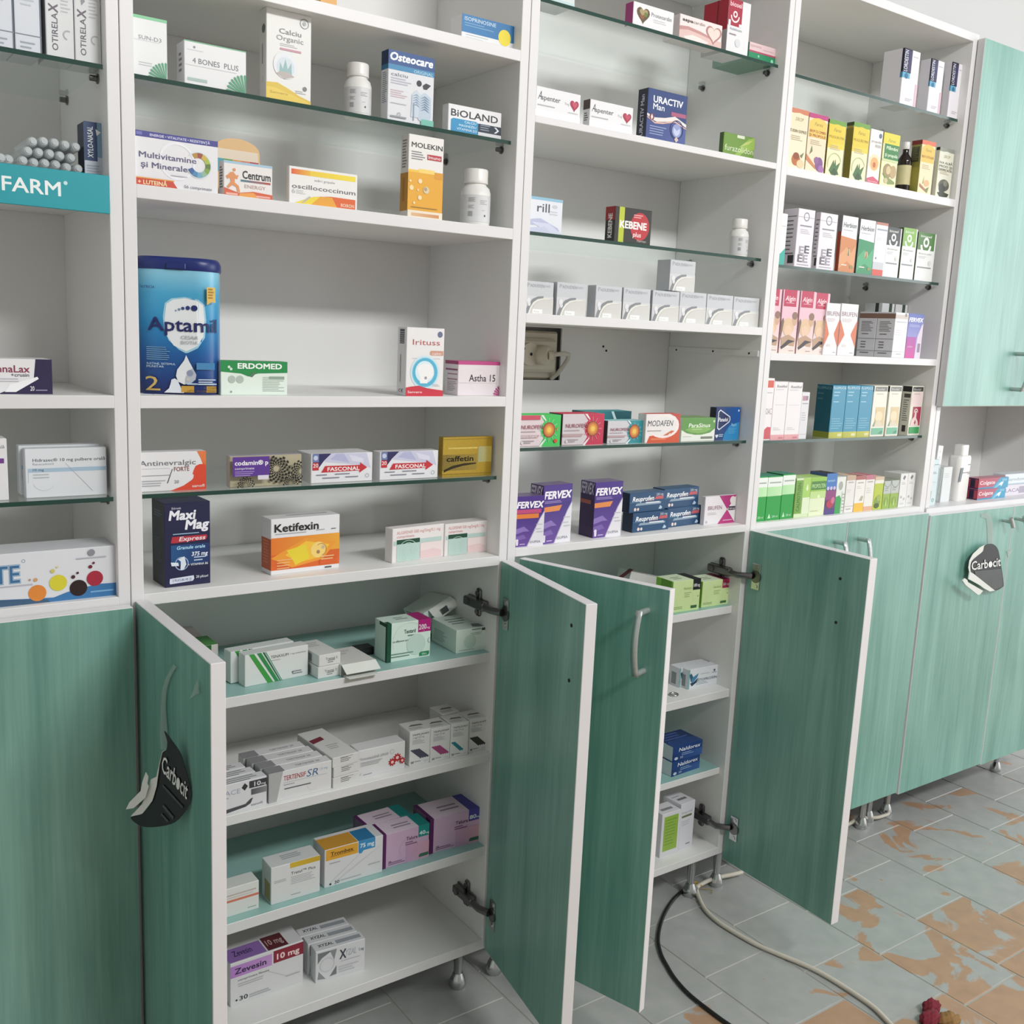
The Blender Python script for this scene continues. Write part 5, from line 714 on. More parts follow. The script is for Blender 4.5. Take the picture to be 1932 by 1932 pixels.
carton('whgreen', 'capsule_carton', 'mint white carton lying deep under the tilted open box', 'medicine box',
    (dict({'*': 'dfeee4', 'L': 'dfeee4', 'T': 'd3e4df'}), dict(F=[r(.82, .86, .98, .97, '3a4a48'), l(.5, .92, .8, 1, .1, '7f918a', .5), l(.45, .78, .95, 2, .06, '9fb0a8', .4), l(.1, .1, .6, 1, .06, '9fb0a8', .4), e(.45, .45, .2, 'c3dacd')], L=[l(.1, .6, .7, 7, .07, '9faea8', .4)], T=[l(.2, .7, .8, 3, .15, '7f9593', .4), p([(.6, .1), (.95, .05), (.95, .25), (.7, .3)], '6a7f80')])))
tb = thing('open_carton', 'grey mint carton propped up with its end flap open, at the back', 'medicine box', (.566, .165, .655), math.radians(4))
me = carton_mesh('carton_body', .062, .068, .040, dict({'*': 'e3ebe6', 'L': 'd9dcd6', 'T': 'd9e4df', 'F': 'd6e8e0'}), dict(L=[l(.1, .85, .8, 7, .11, '7f827e', .35)], F=[r(.6, .8, .95, .95, '6f7f7c'), l(.1, .6, .7, 3, .1, '9fb5ad', .4)]))
bo = bpy.data.objects.new('carton_body', me); C.objects.link(bo); bo.parent = tb; tb.rotation_euler = (-.12, -.40, math.radians(4))
mb = MB(); pts = [(-.020, -.036, .0405), (.029, -.036, .041), (.031, -.044, .034), (.030, -.047, .022), (-.016, -.047, .020), (-.021, -.044, .032)]; mb.plate(pts, (0, -.9, .4), .0006); mb.build('flap', M_signwhite, tb)
mb = MB(); mb.plate([(-.004, -.0485, .0245), (.010, -.0485, .025), (.010, -.0470, .0355), (-.004, -.0470, .035)], (0, -1, .2), .0004); mb.build('barcode', M_signgrey, tb)
carton('hidgreen', 'tablet_carton', 'white carton with green corner peeking over the open left door', 'medicine box', (dict({'*': 'd8d2cc', 'T': '3f7a3a'}), dict(F=[r(0, .78, .75, 1, '2f6a34'), r(.3, .5, .8, .7, '9aa59a')])), None, (.138, .15, .639, 0, .042, .05, .0445))
carton('x', 'tablet_carton', 'small dark pack tucked behind the flat open carton', 'medicine box', (dict({'*': '1d2022'}), dict(F=[l(.1, .6, .9, 2, .2, '3a4044', .4)])), None, (.393, .105, .639, 0, .030, .022, .013))
lf = MB(); q0 = Vector((FLAP[0][0], .2, .639)); lf.plate([Vector(FLAP[0])-q0, Vector(FLAP[1])-q0, Vector(FLAP[2])-q0, Vector((FLAP[2][0], .2, .6395))-q0, Vector((FLAP[0][0], .2, .6395))-q0], (0, 1, 0), .012)
tag(lf.build('leaning_carton', mat('pinkish_card', 'd9c8c6', .5, noise=.05), None, tuple(q0)), 'pale pink carton with slanted top edge behind the open left door', 'medicine box')
mb = MB(); mb.tube([(.008*math.cos(a*PI/10), .008*math.sin(a*PI/10), .0022) for a in range(21)], .0021, 10, cap=False)
tag(mb.build('metal_ring', M_chrome, None, tuple(RINGP)), 'small metal ring lying on the white shelf left of the blue capsule cartons', 'ring')
# second shelf down
d = (dict({'*': 'dcdbe0', 'T': 'c3c3c6', 'L': 'a5a5a8', 'R': '77777c'}), dict(F=[t('TRITACE', .08, .62, .16, '9aa0b4', .50, .0), p([(.60, .78), (.65, .92), (.70, .80), (.65, .66)], '33343a'), r(.72, .70, 1, .94, '3a3a40'), t('10', .80, .74, .15, 'd8d8dc', .1, .02), t('mg', .91, .74, .08, 'd8d8dc', .07, .01), r(.75, .46, 1, .66, '55555a', '8a8a90'), l(.1, .52, .4, 1, .06, 'a5a7b0', .5), p([(.2, .06), (.26, .14), (.66, .2), (.74, .34), (.78, .36), (.74, .18), (.66, .10), (.24, 0)], '4a4a50'), t('sanofi', .75, .08, .08, '8a8a95', .18, .006)], T=[l(.1, .7, .9, 3, .3, '77787c', .35)]))
o = carton('tritace', 'tablet_carton', 'white and grey carton with a black lozenge, front one beside the left door edge', 'medicine box', d, 'black lozenge cartons')
again(o, 'white and grey carton with a black lozenge, second in its row', (-.008, .0225, .0), 0)
again(o, 'white and grey carton with a black lozenge, rearmost in its row', (-.014, .0450, .0), 0)
d = (dict({'*': 'dfdfe1', 'T': 'a9aaac', 'L': '8f9092'}), dict(F=[p([(0, 0), (.0, 1), (.22, 1), (.12, 0)], 'b0b1b2'), t('TERTENSIF', .23, .66, .16, 'a83a48', .35, .012, .1), t('SR', .59, .62, .24, '4a6a9a', .19, -.002, .2), t('1,5 mg', .80, .76, .08, '8fb0cc', .13, .0), r(.23, .58, .92, .595, 'b5bac4'), l(.23, .5, .4, 1, .05, '9a9ca4', .5), l(.24, .36, .66, 1, .06, '5a5d66', .6), ring(.7, .34, .1, .097, 'd2d3d8', 180, 300)], T=[t('TERTENSIF SR', .45, .35, .25, '85878c', .4, .004), r(.0, .0, .25, 1, '8b8c8e')]))
o = carton('terten', 'tablet_carton', 'white carton with red and blue lettering, frontmost of four in a row', 'medicine box', d, 'red and blue lettered cartons')
for k, nm in enumerate(('second', 'third', 'rearmost')): again(o, 'white carton with red and blue lettering, %s of four in a row' % nm, (-.004*(k+1), .0235*(k+1), 0), 0)
x, y, z, ya, wd, dp, h = TBX['trip_ends']
d = (dict({'*': 'dddcdb', 'T': 'd3d1cf', 'L': 'adadab'}), dict(F=[l(.3, .75, .75, 3, .17, '8c8d90', .5), t('TRIMETAZIDINA', .28, .82, .1, '8c8d90', .5, .004)], T=[p([(.02, .55), (.55, .62), (.55, .74), (.02, .68)], '7a2636'), l(.3, .4, .8, 3, .06, 'adaeb0', .4)]))
o = carton('trip_ends', 'tablet_carton', 'white carton lying end-on with maroon mark, bottom of a stack of three', 'medicine box', d, 'stack of end-on cartons', (x, y, z, ya, wd, dp, h/3-.0003))
again(o, 'white carton lying end-on, middle of a stack of three', (0, .001, h/3), 1)
again(o, 'white carton lying end-on with maroon mark showing, top of a stack of three', (0, .0, 2*h/3), -1)
gear = []
for cu_, cv_, R_ in ((.83, .46, .065), (.72, .34, .06), (.93, .33, .05)):
    for k in range(9):
        a = 2*PI*k/9; gear.append(p([(cu_+R_*.9*math.cos(a-.18), cv_+R_*1.65*math.sin(a-.18)), (cu_+R_*1.35*math.cos(a-.14), cv_+R_*2.45*math.sin(a-.14)), (cu_+R_*1.35*math.cos(a+.14), cv_+R_*2.45*math.sin(a+.14)), (cu_+R_*.9*math.cos(a+.18), cv_+R_*1.65*math.sin(a+.18))], 'b0222c'))
    gear += [e(cu_, cv_, R_, 'b8242e'), e(cu_, cv_, R_*.5, 'ead0d0')]
carton('trimet', 'tablet_carton', 'white carton with red gear wheel cluster at its right end', 'medicine box',
    (dict({'*': 'dddddf', 'T': 'c6cacb'}), dict(F=[q for q in gear]+[t('Trimetazidină LPH®', .03, .66, .09, '9a9ca0', .6, .004), l(.05, .56, .55, 3, .055, 'b9bbbf', .4), ring(.71, .74, .045, .04, 'a5a7aa'), t('/', .03, .12, .1, '8a8c90', .03), l(.1, .12, .28, 1, .05, '9a9ca0', .5)])))
trl = ['leftmost with grey bars beside the gear carton', 'second with pink bars', 'third with teal bars', 'rightmost with charcoal bars by the cabinet side']
for k, cc in enumerate(('4a4d5c', 'a04a7a', '2f7f90', '3a3a3a')):
    bars = [p([(.04+.11*j, .45-.0*j), (.13+.11*j, .47), (.62+.11*j, .20), (.55+.11*j, .16)], cc) for j in range(4 if k != 2 else 2)]
    d = (dict({'*': 'dedede', 'L': 'b9b9b7', 'T': 'cfcfcc'}), dict(F=bars+[t('TRIPLIXAM', .12, .86, .05, '5a5c62', .8, .006, .15), t('5 mg/1,25 mg', .14, .78, .05, '8a8c90', .55, .0, .2), l(.12, .72, .8, 4, .035, 'b0b2b6', .4), t('30', .08, .06, .06, '33343a', .13, .012), l(.25, .09, .55, 1, .03, '77787c', .5), r(.72, .05, .92, .1, 'd0d0d0')], T=[p([(.2, .5), (.9, .45), (.85, .6), (.4, .65)], '6f6f6c'), l(.1, .3, .9, 2, .12, '9f9f9c', .4)]))
    o = carton('trip%d' % (k+1), 'tablet_carton', 'small upright white carton with slanting bars, '+trl[k], 'medicine box', d, 'slanting bar cartons')
    if k == 3: again(o, 'small upright white carton with slanting bars, standing behind the row', (-.028, .044, 0), 2)
# third shelf down
carton('smallor', 'tablet_carton', 'small white carton with an orange band, left end of the turquoise shelf', 'medicine box',
    (dict({'*': 'dedfdd', 'T': 'bdc2c2'}), dict(F=[r(0, .5, 1, .58, 'd9836a', 'd07a62'), l(.3, .72, .95, 1, .08, 'c3b5ae', .6), l(.4, .64, .9, 1, .05, 'c8bdb6', .5), l(.8, .12, .95, 1, .06, '9fb5ad', .6)])))
carton('tratul', 'tablet_carton', 'white carton with yellow corner band, beside the orange banded one', 'medicine box',
    (dict({'*': 'dedfe0', 'L': '9a9a8f', 'T': 'b6bdc6'}), dict(F=[r(.38, .86, 1, 1, 'd8b63a', 'c9a52f'), t('Tratul™ Plus', .40, .68, .075, '5a5c62', .5, .008), l(.4, .6, .95, 5, .045, 'b3b5b9', .4), l(.06, .6, .34, 2, .04, 'b3b5b9', .5), l(.4, .12, .6, 1, .04, 'a5a7aa', .5)], L=[r(.3, .05, .9, .55, 'a89a6a')], T=[l(.3, .7, .8, 3, .14, '99a0a8', .4)])))
carton('trombex', 'tablet_carton', 'white carton with orange and blue tags, third shelf of the open cabinet', 'medicine box',
    (dict({'*': 'dddde0', 'L': 'b9b4a8', 'T': 'c3c3c2'}), dict(F=[r(.02, .70, .56, .98, 'e0a63a'), r(.57, .73, .86, 1.0, '3a8fc4'), p([(.57, .73), (.66, .73), (.62, .66), (.58, .68)], '3a8fc4'), t('75 mg', .60, .81, .11, 'e4f0f8', .24, .02), t('Trombex', .10, .81, .095, '4a3a1c', .38, .012), l(.1, .78, .5, 1, .04, 'b5832a', .5), l(.08, .6, .26, 1, .05, 'a9abb0', .5), e(.1, .07, .018, '22242a'), t('30', .17, .05, .08, '4a4c52', .08, .006), l(.27, .09, .62, 1, .05, 'b5b7bb', .5), p([(.1, .12), (.6, .68), (.61, .68), (.115, .12)], 'c6c7cb'), p([(.2, .12), (.55, .42), (.95, .75), (.955, .74), (.56, .40), (.22, .12)], 'cccdd1'), l(.74, .3, .95, 1, .05, 'b5b7bb', .5)], T=[r(0, .0, .56, .8, 'd0983a'), r(.57, 0, .86, .8, '2f78a8')])))
def telura(c1_, tx): return (dict({'*': 'cdaecb', 'L': '7f6a84', 'T': 'c3b3c0'}), dict(F=[r(0, 0, .07, 1, '5a1f5c'), r(.76, .66, 1, 1, c1_), t(tx, .78, .72, .11, 'dfeef0', .13, .02), t('mg', .92, .72, .06, 'dfeef0', .07, .012), t('Telura', .50, .66, .1, '6a2a5a', .24, .014), l(.48, .58, .74, 2, .06, '8f5a86', .5), r(.5, .0, 1, .5, 'c7a0c4', 'd9a8bc'), l(.12, .12, .5, 2, .05, '8f6a8a', .5), t('28', .12, .12, .07, '6a4a68', .06), p([(.78, .06), (.78, .13), (.81, .16), (.99, .16), (.99, .08), (.96, .06)], '3f6a58'), ring(.55, .42, .2, .197, 'bf9dbd', 0, 360)], L=[r(.75, 0, 1, 1, '6a2a6a'), r(.0, 0, .2, 1, '8f6f90')], T=[r(.76, 0, 1, 1, c1_), r(0, 0, .07, 1, '5a1f5c'), l(.3, .5, .7, 2, .2, 'a08aa0', .4)]))
o = carton('tel40', 'tablet_carton', 'pale pink carton with teal corner tab, front one beside the orange tagged carton', 'medicine box', telura('1f8a86', '40'), 'pale pink cartons with coloured tabs')
again(o, 'pale pink carton with teal corner tab, hidden behind its twin', (-.012, .0435, 0), 2)
carton('tel80', 'tablet_carton', 'pale pink carton with indigo corner tab, right end of the shelf', 'medicine box', telura('4a44a0', '80'), 'pale pink cartons with coloured tabs')
# bottom shelf
carton('zeves', 'tablet_carton', 'white carton with lilac and maroon bands, bottom left by the open door', 'medicine box',
    (dict({'*': 'd8d8da', 'L': '9a9a9c', 'T': 'bdb9c4'}), dict(F=[r(0, .66, .56, .93, 'b37fc8', 'c293cf'), r(.58, .68, 1, .97, '8a2034'), t('10 mg', .63, .75, .13, 'f0d6d8', .31, .024), t('Zevesin', .06, .73, .13, '33284a', .42, .018), t('comprimate filmate', .10, .55, .045, '6f7076', .42, .006), l(.1, .47, .45, 2, .05, 'aeb0b4', .4), e(.08, .12, .014, '33343a'), t('30', .12, .09, .10, '33343a', .11, .01), l(.25, .13, .55, 2, .05, 'aeb0b4', .5), p([(.5, .55), (.51, .55), (.75, .3), (.74, .3)], 'c3c4c8'), l(.75, .26, .95, 1, .05, 'aeb0b4', .5)], T=[r(.0, .05, .5, .75, '8f6ab0'), r(.52, .05, .8, .8, '5a2028'), t('Zevesin', .1, .3, .3, '3a2f58', .25, .01), t('10 mg', .55, .3, .3, 'c3a8a8', .22, .01)])))
d = (dict({'*': 'd9dadd', 'L': '9a9ea2', 'T': 'b0b4ba'}), dict(F=[p([(.04, .93), (.35, .93), (.12, .75), (.04, .6)], '77797d'), p([(.42, .93), (.37, .6), (.28, .93)], '8c8e92'), p([(.04, .1), (.2, .06), (.06, .35)], '8c8e92'), p([(.42, .12), (.42, .4), (.28, .1)], '77797d'), ring(.23, .5, .15, .13, 'c9ccd2'), t('X', .48, .56, .3, '33384a', .13, .014), t('YZAL', .60, .62, .2, 'b5bac6', .22, .006, .2), t('5 mg', .87, .66, .09, '7a7d86', .1, .006), l(.5, .48, .9, 1, .05, 'b5b7bb', .4), l(.46, .3, .9, 3, .08, 'bfc1c5', .4)], T=[t('XYZAL', .1, .4, .3, '4a4e58', .3, .02), r(.45, .3, .95, .7, '9aa0a8')]))
o = carton('xyzal', 'tablet_carton', 'white carton with grey corner arcs, frontmost of three on the bottom shelf', 'medicine box', d, 'grey corner arc cartons')
again(o, 'white carton with grey corner arcs, middle of three on the bottom shelf', (-.004, .0255, 0), 0); again(o, 'white carton with grey corner arcs, rearmost of three on the bottom shelf', (-.008, .051, 0), 0)
# --- column with the socket
carton('topleft', 'tablet_carton', 'white carton at the very top edge left on the high glass', 'medicine box', (dict({'*': 'd6dcdc'}), dict(F=[r(0, .0, 1, .12, 'c0d8da')])), None, (.65, .045, 1.673, 0, .094, .05, .05))
carton('protec', 'heart_carton', 'white carton with a photo filled heart and magenta end', 'medicine box',
    (dict({'*': 'e6e6e8', 'L': '8a2a64'}), dict(F=[heart(.24, .52, .16, '5f5038', 2.5), heart(.25, .6, .10, 'a8966a', 2.2), heart(.22, .42, .06, '8a5a3a', 2.2), e(.3, .55, .04, '6a7a3a'), t('Protecardin', .44, .56, .17, '8f9094', .5, .005), l(.5, .42, .9, 2, .09, 'cfd0d3', .4)])))
carton('aspac', 'heart_carton', 'pale pink carton with outlined heart between the heart photo and red boxes', 'medicine box',
    (dict({'*': 'e6dcda', 'L': '8f7a78'}), dict(F=[p([(0, .4), (.2, .5), (.5, .42), (.75, .3), (1, .28), (1, 0), (0, 0)], 'dcbcb6'), p([(0, .5), (.2, .56), (.5, .48), (.8, .34), (.8, .26), (.5, .36), (.2, .42), (0, .34)], 'c08f8c'), p([(.1, .1), (.3, .25), (.5, .2), (.7, .1), (.6, 0), (.15, 0)], 'ecdfda'), heart(.80, .52, .19, 'b3807c', 2.3), heart(.80, .53, .15, 'e8d3ca', 2.3), t('aspa', .06, .74, .13, '4a3a38', .24, .02), t('cardin', .31, .74, .13, 'a89590', .27, .004)])))
carton('biosel', 'heart_carton', 'red and white upright carton standing tallest on the high glass', 'medicine box',
    (dict({'*': 'e2e2e4', 'L': '8f1f30', 'T': 'a52c3c'}), dict(F=[r(0, .50, .62, 1, 'a52840'), t('biosel', .06, .86, .09, 'f0d0d4', .52, .012), ring(.31, .69, .2, .15, 'eedfe2', 180, 360), e(.31, .72, .1, 'eedfe2'), e(.31, .72, .05, 'a52840'), r(.02, .5, .12, .6, 'e2e2e4'), r(.5, .5, .62, .56, 'e2e2e4'), t('Adebosin', .1, .42, .05, '9aa0a8', .55, .0), r(.1, .33, .4, .355, '9a8a90'), e(.5, .2, .12, 'd3d5d9')], L=[r(0, 0, 1, .42, 'b5b3b5'), r(.55, .5, .6, 1, '7a1828')])))
gb = carton('greenbox', 'tablet_carton', 'low green and pink carton on the right end of the high glass', 'medicine box',
    (dict({'*': '1f8a5e', 'L': '55806a', 'T': 'd8b8bc', 'D': '1f6a48'}), dict(F=[r(0, .50, 1, 1, 'e0c3c6'), r(0, .46, 1, .56, 'b04a64'), t('spaverin', .03, .76, .16, 'b89498', .4, .0), l(.5, .7, .9, 1, .1, 'c9a9ac', .5), e(.35, .3, .03, '8fd9b8'), e(.85, .2, .05, '8fd9b8')])))
d = (dict({'*': 'e6e6e8', 'L': '85837f'}), dict(F=[r(0, 0, 1, .24, 'f2f2f2'), t('A', .04, .58, .28, '4a4a50', .08, .002, .4), t('spenter', .12, .58, .17, '5a5a60', .42, .004), t('75 mg', .64, .56, .09, 'b0b2b4', .1), heart(.86, .60, .10, 'a8324a', 2.1), heart(.87, .62, .06, 'bf5468', 2.1), l(.04, .38, .42, 1, .06, 'b0b2b4', .6), l(.72, .32, .95, 1, .05, 'c0c2c4', .5)], L=[r(0, .66, 1, 1, '4a3630'), l(.2, .5, .8, 4, .08, '6a6866', .5)]))
carton('aspen1', 'heart_carton', 'white carton with small red heart, left one by the cabinet side', 'medicine box', d, 'small red heart cartons')
carton('aspen2', 'heart_carton', 'white carton with small red heart, right one beside the dark blue box', 'medicine box', d, 'small red heart cartons')
carton('uractiv', 'capsule_carton', 'dark blue carton with a white wave and round bladder picture', 'medicine box',
    (dict({'*': '2f4378', 'L': '161a30', 'T': '2a3a68'}), dict(F=[r(0, .0, 1, .45, '3a4a86', '4a5a94'), t('URACTIV', .14, .74, .13, 'eceef4', .74, .024), t('Man', .14, .60, .12, 'e3e6ee', .28, .014), r(.6, .54, .98, .62, 'a85a7a'), p([(0, .50), (.2, .44), (.45, .47), (.7, .54), (1, .42), (1, .36), (.75, .46), (.5, .40), (.25, .36), (.1, .40), (0, .46)], 'e4ddd8'), p([(0, .44), (.2, .35), (.45, .38), (.7, .45), (1, .34), (1, .32), (.7, .42), (.4, .34), (.2, .32), (0, .42)], 'd8b0a0'), e(.12, .44, .06, '7a3a4a'), p([(.09, .44), (.12, .5), (.15, .44), (.12, .38)], 'e8dcd8'), l(.08, .25, .5, 4, .05, '8f9ac4', .4), ring(.76, .28, .17, .155, '2a3468'), e(.76, .26, .12, '8f9cc8'), p([(.68, .32), (.76, .26), (.84, .32), (.84, .22), (.78, .16), (.73, .16), (.68, .22)], 'bfc8e4'), p([(.71, .08), (.76, .14), (.82, .08), (.76, .02)], 'd0b8b0')], L=[t('URACTIV Man', .62, .92, .4, 'c6c9d6', .82, .016, rot=1)] if False else [t('URACTIV Man', .66, .06, .34, 'c6c9d6', .82, .016, rot=1)])))
carton('furaz', 'tablet_carton', 'small grass green carton alone near the right cabinet side', 'medicine box',
    (dict({'*': '6a8f34', 'L': '2f4a1c', 'T': '55782c'}), dict(F=[p([(.3, 0), (.6, .6), (.8, .9), (1, 1), (1, .5), (.7, .4), (.5, .1)], '8fb04a'), p([(.5, .5), (.7, .75), (.95, .9), (.8, .7)], 'b3c46a'), t('furazolidon', .05, .30, .24, 'd8e2c0', .92, .0), r(.42, .86, .66, .98, 'd5dac6')])))
carton('rill', 'sachet_carton', 'white carton with blue top edge, half hidden by the cabinet side', 'medicine box',
    (dict({'*': 'dfe3ea', 'L': 'b5b9c0'}), dict(F=[r(0, .92, 1, 1, '8fbcd4'), t('rill', .42, .60, .24, '55585f', .28, .006), e(.82, .78, .06, 'c6cad2', .05), l(.7, .62, .95, 2, .07, 'c3c8d2', .4), p([(.2, .35), (.5, .42), (.9, .2), (.95, .12), (.6, .25), (.2, .2)], 'b8bdd8'), p([(.3, .3), (.7, .3), (1, .05), (.9, 0), (.5, .15)], 'cfd3e6'), p([(.2, .12), (.6, .2), (.8, 0), (.2, 0)], 'c6cbe0')])))
carton('kebene', 'tablet_carton', 'black carton with red disc and lime stripe on the glass', 'medicine box',
    (dict({'*': '2c2a28', 'L': '191817', 'T': '3a2422'}), dict(F=[r(.11, 0, .25, 1, 'b8c435'), e(.68, .5, .26, 'b82c34', .40), t('KEBENE', .14, .42, .20, 'f0ece8', .72, .035), t('plus', .50, .20, .13, 'f0d8d8', .22, .02, .1), l(.5, .80, .80, 2, .06, 'e0a0a0', .5), t('Fiterman', .62, .06, .07, 'bfbcb8', .25, .004, .3)], L=[r(0, .62, 1, 1, '9a2028'), t('KEBENE', .72, .12, .40, 'e8e4e0', .68, .03, rot=1)])))
d = (dict({'*': 'c6c9cd', 'L': '94979b', 'T': 'b5b8bc', 'R': '9a9da1'}), dict(F=[r(0, 0, 1, .55, 'c6c5c4', 'd2d3d6', 1), t('P', .08, .82, .12, 'a0a5ac', .08, .01), t('ADUDEN', .17, .82, .095, 'a3a8af', .5, .006), t('FORTE', .7, .84, .06, 'b3b7bc', .18), p([(.02, 0), (.08, .18), (.16, .34), (.28, .46), (.45, .54), (.65, .56), (.65, .50), (.45, .46), (.3, .36), (.2, .2), (.13, 0)], '85888c'), p([(.13, 0), (.2, .2), (.3, .36), (.45, .46), (.65, .50), (.9, .50), (.9, .47), (.6, .45), (.42, .38), (.3, .26), (.22, .1), (.19, 0)], 'e3e2d8'), p([(.20, 0), (.23, .1), (.32, .26), (.44, .37), (.62, .44), (1, .46), (1, 0)], 'd0cfcb'), e(.14, .40, .07, 'e0e2e4', .09), e(.16, .30, .05, 'd9dbdd', .07), r(.28, .02, .62, .15, 'eeeeec'), t('Forte', .33, .05, .06, 'b8b8b6', .18)]))
ordn = ['first from the left by the cabinet side', 'second from the left', 'third from the left, just right of the gap', 'fourth from the left', 'fifth from the left', 'sixth from the left', 'seventh from the left', 'eighth, rightmost by the cabinet side']
for k in range(8): carton('padu%d' % (k+1), 'tablet_carton', 'silver grey carton with pale arc, %s' % ordn[k], 'medicine box', d, 'silver grey cartons in a row')
x, y, z, ya, wd, dp, h = TBX['padu6']
carton('x', 'tablet_carton', 'silver grey carton with pale arc, standing on top of the row', 'medicine box', d, 'silver grey cartons in a row', (x-.022, y+.004, z+h+.0004, 0, .0625, .034, .054))
def mixc(a, b_, f): return ''.join('%02x' % int(255*(x*(1-f)+y*f)) for x, y in zip(hexs(a), hexs(b_)))
def nur(base, ac, top=None):
    rays = [p([(.86, .5), (.62+.0, 1), (.72, 1)], 'e8dadc') if False else p([(.80, .52), (.52, 1), (.58, 1)], 'e6e2e4'), p([(.80, .5), (.50, 0), (.56, 0)], 'e6e2e4')]
    return (dict({'*': base, 'L': '3a3234', 'T': top or ac}), dict(F=[p([(.5, 1), (.72, .55), (.5, 0), (1, 0), (1, 1)], ac)]+rays+[e(.72, .52, .19, ac)]+[p([(.72, .52), (.72+.22*math.cos(a-.04), .52+.39*math.sin(a-.04)), (.72+.22*math.cos(a+.04), .52+.39*math.sin(a+.04))], mixc(ac, 'f0e0e0', .45)) for a in [k*.5236 for k in range(12)]]+[e(.72, .52, .145, '9a4a2c'), e(.72, .52, .12, 'c8793a'), e(.72, .52, .085, 'dc9a3e'), e(.72, .52, .05, 'ecc35a'), t('NUROFEN', .07, .56, .125, '9a4a58', .50, .004), p([(.0, .36), (.5, .36), (.45, .27), (.0, .27)], 'b59a9c'), l(.05, .46, .4, 1, .06, 'b0a0a4', .5), l(.1, .16, .4, 2, .06, 'a59a9c', .5), e(.1, .12, .03, 'd0ccce')]))
d = nur('dccdd0', '3fbf5c'); d[1]['F'] += [t('EXPRESS FORTE', .02, .285, .06, 'e8e0e2', .42, .012), p([(.88, .56), (.93, .62), (.91, .52), (.93, .44)], 'c9702c'), r(0, .86, .5, 1, 'c84a60'), e(.88, .16, .04, 'c8502c')]
carton('nurgreen', 'painkiller_carton', 'white and vivid green carton with orange target emblem', 'medicine box', d)
carton('nurred', 'painkiller_carton', 'silver and crimson carton with orange target emblem', 'medicine box', nur('cfc6ca', 'c0304e'))
carton('nurteal', 'painkiller_carton', 'silver and teal carton with orange target emblem, front of glass', 'medicine box', nur('cdcbd0', '2f8f98', '8fc0c4'))
carton('nurback', 'painkiller_carton', 'dark teal carton lying behind the target emblem cartons', 'medicine box', (dict({'*': '1d5a62', 'T': '3a8f96'}), dict(F=[r(0, .3, .6, 1, '3f9aa0', '2a6f78'), p([(.55, 1), (.60, 1), (.72, .5), (.66, .5)], 'c3dce0'), e(.78, .5, .1, '4a8a90')])))
carton('modafen', 'painkiller_carton', 'white and orange red carton with an oval swoosh', 'medicine box',
    (dict({'*': 'e6e2e0', 'L': 'a8a8a8', 'T': 'c0504a'}), dict(F=[p([(.05, 0), (.12, .24), (.5, .3), (.7, .42), (1, .62), (1, 0)], 'd0522c'), p([(.68, 1), (1, 1), (1, .5), (.95, .75), (.85, .9)], 'bf4a42'), e(.52, .56, .45, 'f0e4e0', .40), e(.50, .58, .40, 'e6e2e0', .34), p([(.5, .24), (.75, .42), (.85, .4), (.7, .26)], 'c8704a'), t('MODAFEN', .05, .58, .2, '4a4c54', .74, .004, .15), l(.05, .4, .45, 1, .06, 'a3a0a0', .6), r(.15, .1, .6, .16, 'e07a4a'), p([(.62, .22), (.74, .22), (.72, .34)], 'ecdcd6')])))
carton('parasin', 'painkiller_carton', 'white carton with a big green oval, beside the oval swoosh carton', 'medicine box',
    (dict({'*': 'e2e6dc', 'L': '8f968a', 'T': '6f8f5a'}), dict(F=[p([(0, .5), (.0, 1), (1, 1), (1, .55), (.85, .36), (.6, .28), (.4, .28), (.15, .36)], '5f9448'), p([(.1, .5), (.3, .38), (.5, .34), (.7, .38), (.9, .52), (.7, .62), (.3, .62)], '7fb05a'), t('ParaSinus', .20, .60, .17, 'e6f0dc', .64, .014, .1), l(.3, .5, .6, 1, .06, 'b5d09a', .5), r(.58, .1, .93, .2, '77806f'), l(.05, .2, .3, 1, .06, 'c3c9bc', .5), e(.95, .85, .03, 'c0d4b0')])))
carton('panadol', 'painkiller_carton', 'royal blue carton with white outlined badge, right end of the glass', 'medicine box',
    (dict({'*': '1c4f9a', 'L': '14182e', 'T': '2a4a80'}), dict(F=[r(.0, 0, 1, 1, '142c5c', '1f5fae'), p([(.35, 0), (1, 0), (1, .55), (.6, .45), (.4, .2)], '2a8ac4'), p([(.08, .86), (.16, .94), (.58, .72), (.60, .62), (.56, .54), (.16, .3), (.08, .36)], 'dfe6f0'), p([(.11, .85), (.17, .9), (.55, .70), (.565, .62), (.53, .56), (.17, .34), (.11, .38)], '15285a'), t('Panadol', .12, .57, .12, 'eef2f8', .38, .016, .1), t('Rapid', .66, .42, .09, '9fd0ee', .2, .01), l(.55, .34, .9, 4, .05, '5fa8d8', .4), e(.92, .9, .03, 'dfe6f0'), heart(.08, .12, .06, 'e2e8f0', 1.1), l(.16, .15, .38, 2, .05, 'a9c4e0', .5)])))
